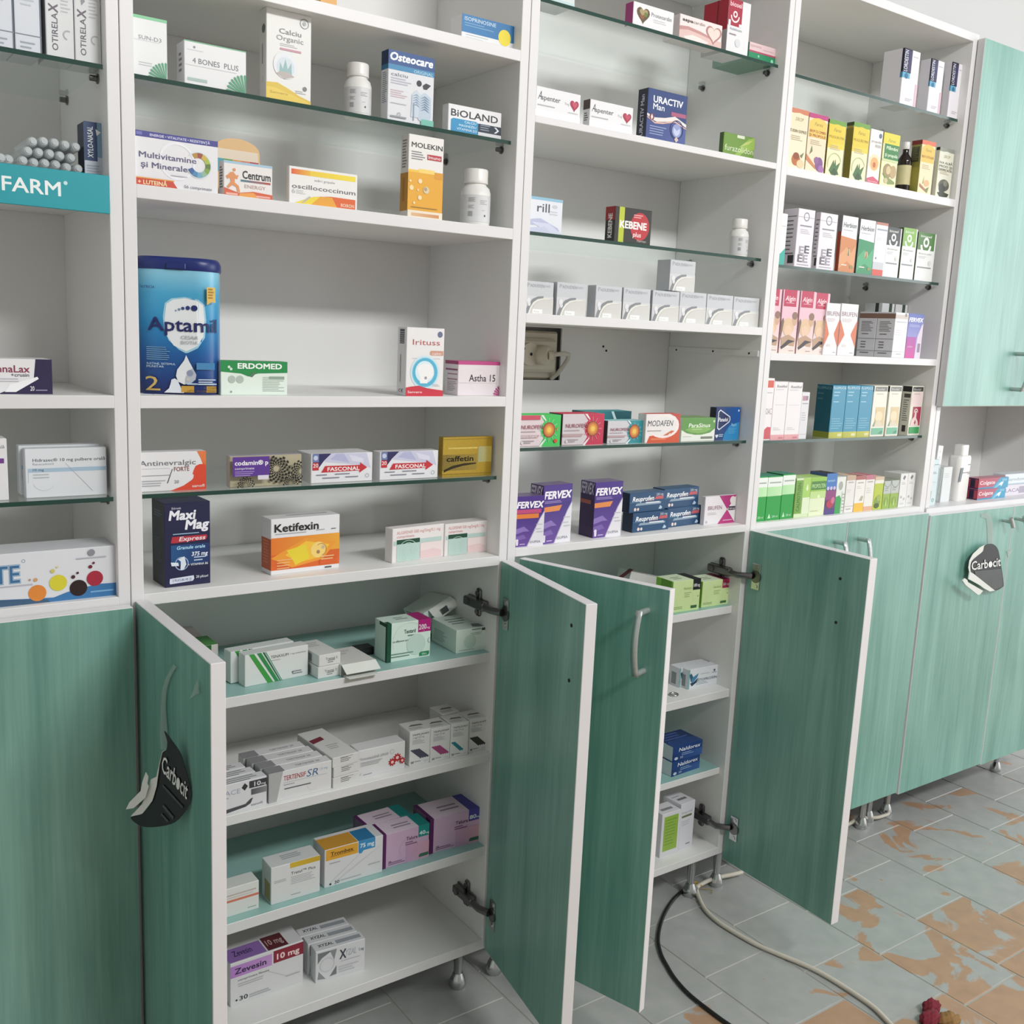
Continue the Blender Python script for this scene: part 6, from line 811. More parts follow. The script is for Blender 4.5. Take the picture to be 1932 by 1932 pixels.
# bottom of the socket column
def ferv(small): return (dict({'*': '4a2f86', 'L': '2c1840', 'T': '5a4a6a'}), dict(F=[r(0, 0, 1, .7, '6a4a9a', '3f2a80', 1), p([(.45, 0), (.56, .15), (.72, .36), (.86, .54), (1, .68), (1, 0)], 'e3e1e8'), p([(.42, 0), (.53, .15), (.69, .36), (.83, .54), (1, .71), (1, .68), (.86, .54), (.72, .36), (.56, .15), (.45, 0)], 'b3a8cc'), p([(0, .35), (.3, .4), (.5, .3), (.3, .3), (0, .25)], '8a72b8'), p([(0, .2), (.3, .24), (.4, .16), (0, .12)], '7a60ac'), t('FERVEX', .03, .77, .125, 'f4f0f8', .93, .035, .2), l(.05, .72, .9, 2, .025, 'a894cc', .4)]+([r(0, .66, .88, .74, 'c04a7a'), r(0, .56, .8, .65, 'e0803a')] if small else [p([(0, .545), (0, .63), (.65, .65), (.56, .555)], 'e08a4a')])+[l(.72, .42, .95, 1, .03, 'c0c0c6', .6), l(.66, .33, .9, 1, .03, 'c0c0c6', .6), l(.75, .27, .97, 1, .03, 'c0c0c6', .6), t('UPSA', .62, .06, .045, '9a9aa0', .28, .006), ring(.56, .08, .035, .022, 'a8a8ac'), l(.16, .04, .35, 1, .03, 'c0b0dc', .6), p([(.04, .03), (.03, .1), (.12, .1), (.11, .03)], 'e0dcea'), e(.07, .125, .05, 'e0dcea')], L=[t('FERVEX', .06, .78, .2, 'c9c3d4', .86, .025, .2), r(.02, .60, .75, .67, 'a85a48'), e(.5, .42, .22, '3a2450')]))
carton('ferv1', 'sachet_carton', 'short purple carton with orange and pink bands, leftmost by the cabinet side', 'medicine box', ferv(1), 'purple and white upright cartons')
carton('ferv2', 'sachet_carton', 'tall purple carton with white curve, behind the short purple one', 'medicine box', ferv(0), 'purple and white upright cartons')
carton('ferv3', 'sachet_carton', 'tall purple carton with white curve, standing apart left of the navy stack', 'medicine box', ferv(0), 'purple and white upright cartons')
d = (dict({'*': '234a70', 'L': '1a2a3c', 'T': '2c4a66'}), dict(F=[t('Reuprofen', .08, .56, .24, 'e9edf2', .60, .022, .2), p([(.40, .50), (.62, .60), (.95, .60), (.95, .76), (.74, .76), (.70, .6)], 'c05a62'), p([(.2, .46), (.9, .46), (.88, .36), (.16, .34)], '8fa3b5'), l(.45, .43, .85, 1, .1, 'dfe5ea', .6), t('200 mg', .74, .79, .12, 'c3ccd6', .2, .01), ring(.16, .16, .035, .02, 'd9b5b0'), e(.16, .16, .03, 'e0d5d4'), e(.24, .16, .03, 'e0d5d4'), p([(.82, .1), (.87, .28), (.93, .16), (.90, .08)], 'b5c9dc'), r(.0, .5, .3, .53, '3f7a9a')], L=[r(.3, .1, .7, .8, '20344a')]))
o = carton('reu_ll', 'painkiller_carton', 'navy carton with slanted white lettering, lower left of the stack of four', 'medicine box', d, 'navy lettered cartons stacked two by two')
hh = TBX['reu_ll'][6]
again(o, 'navy carton with slanted white lettering, upper left of the stack of four', (-.010, .003, hh+.0003), 2)
o = carton('reu_lr', 'painkiller_carton', 'navy carton with slanted white lettering, lower right of the stack of four', 'medicine box', d, 'navy lettered cartons stacked two by two', tuple(list(TBX['reu_lr'][:5])+[.03]+[TBX['reu_lr'][6]]))
again(o, 'navy carton with slanted white lettering, upper right of the stack of four', (-.008, .003, hh+.0003), -2)
carton('brufen', 'painkiller_carton', 'white carton with a magenta hourglass shape at its right', 'medicine box',
    (dict({'*': 'e3dfe2', 'L': 'a0969c', 'T': 'bfb0b8'}), dict(F=[p([(.44, 1), (1, 1), (.72, .50)], 'b03078'), p([(.44, 0), (1, 0), (.72, .5)], 'b8387e'), r(.76, .46, .98, .60, '4a4050'), t('400 mg', .78, .49, .06, 'd8d0d8', .18, .008), e(.88, .82, .09, 'e2dcdc'), t('BRUFEN', .10, .52, .14, '9a6a80', .44, .0), l(.1, .4, .4, 2, .05, 'bdb5ba', .4), e(.08, .1, .03, 'c0b8bc'), l(.6, .1, .9, 1, .05, 'e0b0c8', .6)])))
bk = thing('open_carton', 'white torn open carton with maroon end leaning behind the ajar door', 'medicine box', (1.05, .14, .648), math.radians(-4))
mb = MB(); Mx = Matrix.Translation((0, 0, .034)) @ Matrix.Rotation(.26, 4, 'Y'); mb.box(-.062, .055, -.02, .02, -.018, .016, 0, None, Mx); mb.build('carton_body', [mat('white_card', 'd9d6d4', .5, noise=.05), mat('maroon_card', '6a2a34', .5, noise=.08)], bk)
mb = MB(); mb.plate([(-.058, -.021, .0655), (-.052, -.021, .0685), (-.080, -.021, .0535), (-.085, -.021, .050)], (0, 1, 0), .012); mb.build('end_flap', mat('maroon_flap_card', '6a2a34', .5, noise=.08), bk)
def nol(tc_, tx): return (dict({'*': 'cfe3a6', 'L': '7fae3f', 'T': 'c3cfb5'}), dict(F=[r(.72, .66, 1, 1, tc_), t(tx, .745, .76, .10, 'e6e6e6', .22, .016), t('Nolicin', .40, .70, .08, '8fa36a', .28, .006), l(.42, .58, .66, 3, .06, 'a3b57f', .45), e(.85, .42, .0012, 'a9c07f'), l(.05, .16, .4, 2, .05, '93a870', .4), r(.68, .08, .9, .17, '3f6a44'), ring(.45, .4, .3, .297, 'bdd392', 0, 360), e(.92, .45, .02, '8aa860')], L=[r(.3, 0, .9, 1, '77a838')], T=[r(.72, 0, 1, 1, tc_), l(.2, .5, .6, 2, .2, '9aa88a', .4)]))
carton('nol1', 'tablet_carton', 'pale green carton with black corner tab behind the ajar door', 'medicine box', nol('22222a', '1000 mg'))
carton('nol2', 'tablet_carton', 'pale green carton with crimson corner tab near the hinge', 'medicine box', nol('b0245a', '500 mg'))
d = (dict({'*': 'dfe3e8', 'L': 'a9b5b8', 'T': 'c6cccf'}), dict(F=[p([(.0, .0), (.0, 1), (.06, 1), (.06, 0)], '7fa8a6'), p([(.04, .72), (.1, .80), (.2, .5), (.1, .35)], '2f5f7a'), p([(.12, .5), (.2, .62), (.34, .74), (.3, .54), (.2, .36), (.12, .3)], '3f86a8'), p([(.08, .28), (.2, .34), (.34, .52), (.3, .3), (.14, .12)], '1f3f5c'), t('KETOPROXIN', .27, .32, .13, '4a6076', .68, .006), l(.27, .24, .8, 2, .08, 'a9b3bd', .4), l(.4, .66, .7, 1, .06, 'b5bdc6', .5), e(.86, .76, .03, '5a6a80'), l(.78, .64, .94, 1, .05, '8f9bab', .6)], L=[r(.2, .1, .7, .7, '8f989a')]))
carton('keto1', 'tablet_carton', 'white carton with blue capsule picture, front one of the pair', 'medicine box', d, 'blue capsule cartons')
carton('keto2', 'tablet_carton', 'white carton with blue capsule picture, half hidden behind its twin', 'medicine box', d, 'blue capsule cartons')
d = (dict({'*': '23427e', 'L': 'b9bcc2', 'T': '1f3058'}), dict(F=[r(0, 0, 1, .5, '1d366e', '3a5fa0'), t('Naldorex', .2, .6, .25, 'e3e8f2', .72, .012, .1), l(.3, .42, .8, 2, .12, '8fa6cf', .4), e(.12, .16, .06, 'c3cde2', .1), t('30', .25, .1, .14, 'c3cde2', .1)], L=[r(.2, .15, .55, .6, '5a606c')], T=[l(.1, .8, .9, 5, .16, '4a60a0', .5), p([(.0, .3), (.6, .5), (1, .3), (1, 0), (0, 0)], '2a4a86')]))
x, y, z, ya, wd, dp, h = TBX['nald_lo']
o = carton('nald_lo', 'tablet_carton', 'deep blue carton with white lettering, lower one of two on the turquoise shelf', 'medicine box', d, 'deep blue cartons', (x-.004, y+.020, z, ya, .084, .065, .0305))
again(o, 'deep blue carton with white lettering, upper one of two on the turquoise shelf', (.004, .0, .031), -3)
carton('ergo1', 'tablet_carton', 'white upright carton with lime green panel on the bottom shelf', 'medicine box', (dict({'*': 'dddde2', 'L': 'b5b5ba', 'T': 'c9c9cc'}), dict(F=[r(.12, .12, .88, .92, '93b84a')]+[l(.2, .82, .8, 9, .07, '7a9c38', .3)], T=[r(.2, .3, .8, .5, '8a8a8c')])))
carton('ergo2', 'tablet_carton', 'white upright carton right behind the lime panelled one', 'medicine box', (dict({'*': 'dcdce3', 'L': 'b5b5ba', 'T': 'cfcfd2'}), dict(F=[t('Ergocal', .1, .78, .04, '9a9ca0', .7, .004), r(.1, .69, .8, .735, '6a7a50'), l(.1, .6, .7, 3, .04, 'bfc0c6', .4), l(.5, .08, .8, 1, .04, '8a8c90', .6)], T=[r(.2, .3, .8, .45, '7a7a7c'), r(.1, .6, .6, .66, 'a5a5a6')])))
# --- crowded right column
d = (dict({'*': 'e6e3e9', 'L': 'aeadb0', 'R': 'c9b5c0'}), dict(F=[r(0, .58, .50, 1, '1d1a38'), r(0, .48, .46, .58, '5fa6c6'), t('LORDESTIN', .26, .60, .22, 'd0d4e4', .37, .014, rot=1), r(.30, .60, .48, .97, '3a3660'), l(.56, .88, .9, 1, .03, 'c6c0cc', .6), r(.86, 0, 1, .42, 'dcb8c6'), l(.3, .12, .8, 2, .03, 'c6c0cc', .5), e(.24, .52, .1, '2f6a90')], L=[r(.90, .58, 1, 1, '1a1830'), r(.88, .48, 1, .58, '4a8aa8')]))
for k, nm in enumerate(('leftmost and largest of three', 'middle of three', 'rightmost of three')): carton('lord%d' % (k+1), 'tablet_carton', 'white upright carton with navy vertical label, %s on the top glass' % nm, 'medicine box', d, 'navy spine cartons')
def syr(main, top, words, pic, band=None, side='8a7a3a', txt='5a5030', hd='Fares'):
    return (dict({'*': main, 'L': side, 'T': top}), dict(F=[r(0, .92, 1, 1, top), p([(.04, .60), (.04, .86), (.25, .92), (.5, .935), (.75, .92), (.96, .86), (.96, .60)], band or main), t(hd, .3, .80, .06, '8a7a3a', .44, .0, .3)]+[t(s, .06, .68-.07*k, .045, txt, .88, .012) for k, s in enumerate(words)]+[l(.15, .54, .9, 3, .03, 'b5a88a', .4)]+pic))
leaf = [ring(.5, .22, .42, .38, 'b8c48a', 20, 200), p([(.2, .1), (.45, .3), (.5, .2), (.55, .32), (.6, .2), (.85, .28), (.7, .12), (.8, .05), (.4, .02)], '3f6a34'), p([(.3, .06), (.5, .16), (.7, .08), (.6, .02)], '2a4a24')]
carton('syr1', 'syrup_carton', 'cream syrup carton with honey jar picture, leftmost by the cabinet side', 'syrup box', syr('e6dcc0', 'c87a5a', ['', 'TUSSIN EXPRES'], [e(.5, .16, .22, 'b5642c', .1), e(.5, .22, .16, '8a4420', .06), e(.75, .1, .2, 'dcc49a', .07), p([(.7, .24), (.9, .30), (.8, .2)], '6a7a4a')], 'e3d8b8', hd='SIROP'), 'herbal syrup cartons')
carton('syr2', 'syrup_carton', 'cream syrup carton with magenta top and purple flowers', 'syrup box', syr('e8d6b8', 'b53a78', ['SIROP CU CIMBRU', 'ȘI PROPOLIS'], [p([(.0, .3), (.5, .12), (.55, .06), (0, .2)], 'c87a4a'), e(.7, .16, .2, '7a4a86', .12), e(.82, .08, .15, '9a64a0', .07), e(.55, .22, .12, '8a5a90', .06), p([(.15, .3), (.3, .36), (.25, .46), (.2, .36)], '6a7a4a')], 'e3c25a', txt='a0482c'), 'herbal syrup cartons')
for k, nm in (('syr3', 'left one of two alike'), ('syr4', 'right one of two alike')):
    carton(k, 'syrup_carton', 'yellow syrup carton with green leaf sprig, %s' % nm, 'syrup box', (lambda q: (q[0], dict(F=[r(0, .5, 1, .92, 'dcc338', 'e3cc44')]+q[1]['F'], L=[r(.0, .0, 1, .9, '857a34'), r(0, .94, 1, 1, '3a4a20')])))(syr('e6e2b8', '6a9a3a', ['MUGURI PIN'], leaf, 'dcc338', txt='a88a2c')), 'herbal syrup cartons')  # left side is the yellow darkened to olive, shade put into the colour
carton('syr5', 'syrup_carton', 'narrow white carton with orange sun picture and pink foot', 'syrup box', (dict({'*': 'e8e6e2', 'L': 'a5a39e', 'T': 'b9b8b4'}), dict(F=[p([(0, 0), (1, 0), (1, .08), (.5, .15), (0, .10)], 'c8506a'), e(.5, .40, .45, 'ecd6b0', .16), e(.5, .38, .32, 'e0a86a', .12), e(.5, .36, .12, 'b8643a', .05), t('propolis', .12, .76, .05, '9a9a98', .8), r(.45, .68, .9, .73, 'b5b0ae'), e(.80, .9, .12, '5a6a86'), t('Sanvero', .1, .04, .03, 'f0d0d8', .75, .006)])))
carton('syr6', 'syrup_carton', 'green and yellow syrup carton with walnut picture beside the dark bottle', 'syrup box', (dict({'*': 'dcdcb0', 'L': '9a9438', 'T': '8aa84a'}), dict(F=[r(0, .80, 1, 1, 'd8cc3a'), t('Fares', .3, .84, .06, '8a8434', .44, 0, .3), r(.1, .52, 1, .80, '2f7a3a'), t('Plămâni', .22, .70, .06, 'd6e6c8', .7, .02), t('și propolis', .16, .57, .06, 'd6e6c8', .78, .02), r(.0, .48, 1, .52, 'c3d09a'), e(.4, .3, .26, '9a8458', .14), e(.75, .3, .2, 'b59a6a', .12), e(.45, .32, .14, 'cbb88a', .08), p([(.1, .25), (.9, .12), (.9, .08), (.5, .06)], '7f8a4a'), e(.35, .12, .12, 'c3b88a', .05)])))
x, y, z, R, h = SYRBOT
sb = thing('syrup_bottle', 'dark brown bottle with white cap and pale label between syrup cartons', 'bottle', (x, y+.004, z))
mb = MB(); mb.lathe([(R*.94, 0), (R, .003), (R, h*.62), (R*.96, h*.66), (R*.5, h*.76), (R*.42, h*.79), (R*.42, h*.86)], 28); mb.build('bottle_body', M_brown, sb)
mb = MB(); mb.lathe([(R*.50, h*.86), (R*.52, h*.865), (R*.52, h*.985), (R*.48, h)], 28); mb.build('cap', M_plastic, sb)
mb = MB(); mb.lathe([(R*1.012, h*.16), (R*1.012, h*.54)], 28); mb.build('label', mat('straw_label', 'ccc496', .5, noise=.15, scale=80), sb)
carton('syr7', 'syrup_carton', 'cream syrup carton with shade-darkened olive side and orange red top, right of the dark bottle', 'syrup box', (lambda q: (q[0], dict(F=q[1]['F'], L=[r(0, .92, 1, 1, '7a2018'), r(.1, .6, .8, .88, '4a4a34'), l(.15, .85, .75, 7, .035, '7a7a58', .4), r(0, 0, 1, .5, 'a09a4a')])))(syr('e8d6ae', 'd86a4a', ['SIROP CU PĂTLAGINĂ'], [e(.6, .22, .2, 'd8a878', .06), p([(.1, .2), (.7, .08), (.7, .04), (.1, .14)], 'a06a4a'), p([(.5, .1), (.8, .16), (.7, .04)], '6a7a3a'), p([(.3, .2), (.4, .36), (.34, .2)], '7a6a4a')], 'e0b84a', side='77733a', txt='a87a3a')), 'herbal syrup cartons')  # olive of the left side carries shade in its colour
carton('syr8', 'syrup_carton', 'cream syrup carton with dark berries picture, rightmost in its row', 'syrup box', (lambda q: (q[0], dict(F=q[1]['F'], L=[r(0, .94, 1, 1, '22221c')])))(syr('dcdccb', '8a8f84', ['IVA ALBĂ', 'MIOD ȘI', 'DESPICATĂ'], [e(.5, .26, .36, '5a5a4a', .12), e(.4, .2, .22, '3a3c34', .1), p([(.1, .1), (.4, .14), (.9, .1), (.8, .04), (.3, .02)], '3a4030'), e(.6, .3, .16, '7a7a6a', .06)], 'dcdccb', txt='3a3c34', hd='SIROP', side='a09a8a')), 'herbal syrup cartons')
carton('teal0', 'syrup_carton', 'white carton with teal foot, mostly hidden left of the letter E cartons', 'syrup box', (dict({'*': 'e6e6e6', 'L': 'b5b5b5'}), dict(F=[p([(0, 0), (1, 0), (1, .34), (.6, .22), (0, .1)], '2fa89a'), l(.3, .75, .9, 1, .02, 'b5b5b5', .6)])), None, (1.2245, .045, 1.3205, 0, .034, .05, .096))
d = (dict({'*': 'e4dfe6', 'L': '8f8f92', 'T': '9a9a9c'}), dict(F=[r(0, .855, 1, .865, 'b0aab2'), ring(.5, .87, .17, .13, '7f8088'), l(.15, .70, .85, 1, .03, '8a8690', .8), l(.2, .64, .8, 3, .03, 'b5b0b8', .4), t('E', .22, .23, .13, '9c98a2', .26, .02), t('E', .54, .25, .13, '55525c', .26, .02), t('E', .17, .09, .13, '66636d', .26, .02), t('E', .49, .09, .13, '9c98a2', .26, .02), l(.15, .04, .85, 1, .02, 'a09ca6', .6)], L=[r(.2, .86, .9, .875, '6a6a6e'), l(.2, .78, .85, 9, .07, '77777a', .3), r(.5, .06, .9, .2, '3a3a3e')]))
for k, nm in (('ee1', 'left one'), ('ee2', 'right one beside the orange carton')): carton(k, 'syrup_carton', 'tall pinkish white carton with four big letter E marks, %s' % nm, 'syrup box', d, 'letter E cartons')
def herb(c_, c2_, side): return (dict({'*': 'e6e6e8', 'L': side, 'T': 'b0b0b0'}), dict(F=[p([(0, 0), (1, 0), (1, .60), (0, .64)], c_), p([(0, .3), (.4, .45), (.7, .35), (1, .5), (1, .1), (.5, .2), (0, .05)], c2_), t('Herbion', .08, .80, .085, '6a7078', .84, .014, .15), l(.1, .74, .7, 1, .03, 'b5b7bb', .5), e(.55, .36, .1, 'c9b08a', .07), p([(.5, .30), (.55, .46), (.60, .30)], '7a6a3a'), l(.15, .12, .5, 1, .03, 'e8dccc', .6), r(.7, .08, .9, .13, '8a8a4a')], L=[r(0, .72, 1, 1, '8a8a8c')]))
carton('herbo', 'syrup_carton', 'white and orange herbal syrup carton next to the green one', 'syrup box', herb('c9804a', 'd89a68', '8a3a1c'))
carton('herbg', 'syrup_carton', 'white and deep green herbal syrup carton next to the orange one', 'syrup box', herb('2f8a5a', '4aa572', '16301f'))
carton('whred', 'syrup_carton', 'white carton with coral red foot right of the deep green one', 'syrup box', (dict({'*': 'e4e6ea', 'L': 'b5b7bb', 'T': 'b09088'}), dict(F=[r(0, .95, 1, 1, 'b5786a'), l(.1, .85, .95, 1, .05, '9aa0aa', .6), r(0, 0, .9, .12, 'd0503e'), r(0, .12, .9, .26, 'c3c6cc'), l(.1, .7, .6, 2, .03, 'd0d2d6', .4), e(.2, .33, .06, '8a8e96')])))
def bios(c_): return (dict({'*': 'e4e6e4', 'L': '3a4a30', 'T': 'c6c8c6'}), dict(F=[r(0, .64, .92, 1, c_), ring(.45, .74, .3, .2, 'eef0ee', 180, 360), e(.45, .80, .16, 'eef0ee'), e(.45, .80, .08, c_), t('biosel', .12, .90, .05, 'e3ebe0', .6, .008), t('Bronhosin', .1, .55, .035, 'a5a9a8', .7), l(.1, .5, .6, 2, .03, 'c0c3c2', .4), r(.08, .27, .85, .295, '8a8e8c'), e(.75, .38, .08, 'd0d5d0')]))
carton('biob', 'syrup_carton', 'white carton with black topped emblem, first of three emblem cartons', 'syrup box', bios('3a3c3c'), 'ringed emblem cartons')
carton('biog1', 'syrup_carton', 'white carton with light green topped emblem, middle of three emblem cartons', 'syrup box', bios('7fae4a'), 'ringed emblem cartons')
carton('biog2', 'syrup_carton', 'white carton with dark green topped emblem, rightmost of its row', 'syrup box', bios('4a7a3a'), 'ringed emblem cartons')
d = (dict({'*': 'e3bcc8', 'L': 'b9929c', 'T': 'd9c0c8'}), dict(F=[r(0, 0, 1, .6, 'e0d2c8', 'e3bcc8', 1), r(.06, .74, .84, 1, 'b82c50'), t('Algin', .14, .83, .075, 'f2d8de', .62, .014, .15), l(.2, .79, .7, 1, .02, 'e0a0b0', .5), e(.45, .42, .36, 'd9b892', .14), e(.82, .54, .16, 'c9a284', .10), e(.82, .60, .17, '8a6a58', .06), e(.45, .36, .26, 'e0bfa2', .09), p([(.05, .24), (.5, .30), (.95, .24), (.9, .12), (.1, .12)], 'b59478'), p([(.06, .10), (.5, .22), (.95, .20), (.6, .16), (.15, .06)], '3a2c30'), p([(.05, .05), (.5, .13), (.9, .1), (.4, .08)], 'e3d8d0'), l(.6, .04, .9, 1, .02, 'b0989c', .6), p([(.02, .20), (.16, .50), (.1, .56), (.0, .5)], '77604c')]))
for k, nm in enumerate(('partly hidden by the cabinet side', 'second from the left', 'third from the left', 'fourth, beside the orange diamonds')): carton('alg%d' % k, 'syrup_carton', 'pink carton with family photo and crimson tag, %s' % nm, 'syrup box', d, 'pink family photo cartons', (lambda q: (q[0]+.006, q[1]+.004, q[2], q[3], .046, .045, q[6]) if k == 3 else (q[0]-.008, q[1], q[2], q[3], .044, .045, q[6]) if k == 0 else q)(TBX['alg%d' % k]))
d = (dict({'*': 'e6e2e4', 'L': 'a59ea2', 'T': 'c0b9bc'}), dict(F=[p([(0, .70), (.26, .46), (.32, .40), (.0, .16)], 'd0704a'), p([(1, .70), (.70, .44), (.68, .40), (1, .16)], 'd0704a'), t('BRUFEN', .06, .76, .085, '8f7080', .88, .002), l(.1, .70, .7, 3, .025, 'c6bdc2', .4), e(.35, .19, .14, 'd6d0cc', .025), l(.7, .05, .9, 1, .02, 'a09aa0', .6)]))
carton('bru1', 'syrup_carton', 'white carton with orange diamond edges, left one of two', 'syrup box', d, 'orange diamond cartons'); carton('bru2', 'syrup_carton', 'white carton with orange diamond edges, right one of two', 'syrup box', d, 'orange diamond cartons')
d = (dict({'*': 'e2e2e6', 'L': '9a9294', 'T': 'a5a09e'}), dict(F=[r(0, .86, 1, .95, 'c9beb8'), l(.1, .78, .9, 1, .03, 'b9bac0', .7), l(.1, .6, .6, 3, .05, 'd0d1d6', .3), r(0, .13, 1, .14, 'c0c0c6'), l(.3, .07, .7, 1, .03, 'b5b6ba', .7), e(.8, .95, .08, '8a8688')], L=[r(0, .86, 1, .97, '8a6a5c'), l(.15, .78, .85, 7, .035, '7a7274', .4), l(.2, .50, .6, 1, .03, '6a6466', .6), r(0, .40, 1, .41, '7a7476'), l(.2, .32, .6, 3, .06, '7a7476', .4), r(0, .13, 1, .14, '7a7476'), l(.2, .08, .7, 1, .03, '6a6466', .6)]))
o = carton('greyA', 'syrup_carton', 'white carton with greyish printed side, front one right of the diamonds', 'syrup box', d, 'grey sided cartons')
again(o, 'white carton with greyish printed side, hidden behind its twin', (0, .046, 0))
q = TBX['greyA']
d2 = (dict({'*': 'd6d8d8', 'L': 'a9aba9', 'T': '6a6c6a'}), dict(F=[r(.55, .6, .8, 1, '3a4a3c')], L=[r(.6, .55, .8, 1, '2f3a30')]))
o = carton('x', 'syrup_carton', 'white carton with dark green bar standing at the back of the shelf', 'syrup box', d2, 'back row cartons', (q[0]+.055, q[1]+.075, q[2], 0, .045, .045, .119))
again(o, 'white carton with dark green bar at the back, further right', (.05, 0, -.0))
carton('ferpink', 'syrup_carton', 'violet and pink syrup carton at the right end of its row', 'syrup box', (dict({'*': 'a890c8', 'L': '5a4a86', 'T': '7a80b0'}), dict(F=[r(0, .3, 1, 1, '9a94d0', '5566b0', 1), r(0, 0, .62, .48, 'c83a94', 'a84aa0', 1), p([(.62, 0), (.7, .5), (.9, .75), (1, .8), (1, 0)], 'd8ccdc'), t('FERVEX', .04, .82, .09, 'f0f0f8', .92, .03, .2), l(.1, .74, .8, 2, .03, 'b0b4e0', .4), r(.75, .14, .93, .34, '8f7a9a'), t('enfant', .08, .24, .05, 'f0c0e0', .35, .008)])))
carton('rx1', 'syrup_carton', 'narrow white carton with coral square and foot, leftmost by the cabinet side', 'syrup box', (dict({'*': 'e8e4e6', 'L': 'b5b0b2'}), dict(F=[r(.02, .85, .9, .965, 'd05a48'), t('OAC', .1, .42, .1, '9a989c', .8), p([(.0, .02), (.0, .16), (.5, .22), (.95, .21), (.95, .02)], 'c8505c'), l(.1, .76, .8, 1, .03, 'c0babe', .5)])))
d = (dict({'*': 'e8e4e6', 'L': 'b5b0b2', 'T': 'cfc9cb'}), dict(F=[r(0, 0, 1, .09, 'e0a0a4'), t('Roxithol', .18, .90, .045, '77747a', .75, .01, .2), l(.1, .86, .7, 1, .02, 'c6c0c4', .5), l(.15, .6, .85, 1, .02, 'd5d0d3', .5), l(.15, .2, .7, 2, .03, 'd0cacd', .5), r(.6, .02, .9, .05, 'c87a84')]))
carton('rx2', 'syrup_carton', 'plain white carton with pink foot, left one of two', 'syrup box', d, 'pink footed cartons'); carton('rx3', 'syrup_carton', 'plain white carton with pink foot, right one of two', 'syrup box', d, 'pink footed cartons')
carton('rx4', 'syrup_carton', 'shorter white carton right of the pink footed cartons', 'syrup box', (dict({'*': 'dcdade', 'L': 'a9a7ab'}), dict(F=[r(.1, .82, .7, .92, 'b58a9a'), l(.15, .75, .85, 1, .03, '9a989e', .6), l(.15, .55, .8, 4, .05, 'c0bec4', .4), r(.1, .1, .9, .11, 'b5b3b8'), r(.6, .83, .8, .92, '8a888e')])))
d = (dict({'*': '3f8fae', 'L': '124a58', 'T': '2a7088'}), dict(F=[r(0, 0, 1, .115, 'b0b03a', 'c3c24a'), t('FLUIMUCIL', .04, .93, .045, 'cfe4ec', .92, .006), l(.1, .86, .6, 2, .06, 'a0cbdc', .3), l(.1, .68, .5, 1, .04, 'a0cbdc', .4), l(.1, .36, .9, 5, .045, '7fb4c8', .3), r(.6, .03, .9, .08, 'd8d8a0')], L=[r(0, 0, 1, .115, '8a902c'), t('FLUIMUCIL', .05, .92, .05, '7fa8b4', .9, .006), l(.1, .82, .5, 2, .1, '4a7a88', .3)]))
for k, nm in enumerate(('leftmost with its dark side showing', 'middle one', 'rightmost beside the cream cartons')): carton('flu%d' % (k+1), 'syrup_carton', 'teal blue carton with lime foot, %s' % nm, 'syrup box', d, 'teal blue cartons', None)
def crm(p1, p2, top_): return (dict({'*': 'e6e4d6', 'L': 'a5a4a2', 'T': '8a8a84'}), dict(F=[r(.08, .89, .95, .98, top_), t('Stodal', .14, .91, .045, 'c6c8c4', .6, .006), l(.2, .83, .7, 1, .03, 'c0beb0', .6), r(.25, .20, .92, .58, p1), e(.52, .4, .26, p2, .1), p([(.2, .2), (.5, .34), (.75, .26), (.9, .2)], 'd8cdb8'), p([(.12, .2), (.3, .34), (.25, .2)], '7a9a7a'), r(.08, .04, .92, .17, '6fb594'), p([(.55, .06), (.8, .12), (.9, .09), (.8, .05)], '4a8f70')], L=[r(0, .88, 1, .99, '2a2a2a'), r(.2, .76, .9, .84, '5a5450'), l(.2, .7, .8, 10, .045, '8a8886', .4), r(.3, .07, .7, .2, '3a3a3a')]))
carton('crm1', 'syrup_carton', 'cream carton with sand coloured portrait and green foot, left one of two', 'syrup box', crm('d8c396', 'ead6b4', '77786f'), 'cream portrait cartons'); carton('crm2', 'syrup_carton', 'cream carton with sand coloured portrait and green foot, right one of two', 'syrup box', crm('d8c396', 'ead6b4', '77786f'), 'cream portrait cartons')
carton('pnk1', 'syrup_carton', 'cream carton with crimson figure and green foot, right end of its row', 'syrup box', (lambda q: (q[0], dict(F=[r(.04, .6, .96, .88, 'ecd8d8')]+q[1]['F']+[r(.25, .20, .92, .58, 'a82c50'), ring(.5, .48, .16, .11, 'eadbd6', -20, 200), p([(.12, .2), (.2, .32), (.4, .38), (.44, .5), (.56, .5), (.56, .36), (.74, .28), (.8, .2)], 'e8cfca'), p([(.42, .26), (.5, .32), (.58, .26), (.5, .21)], '9a3a4a'), r(.08, .04, .92, .17, '2f9a54')], L=q[1]['L'])))(crm('a82c50', 'e0b4b4', '3a3a38')))
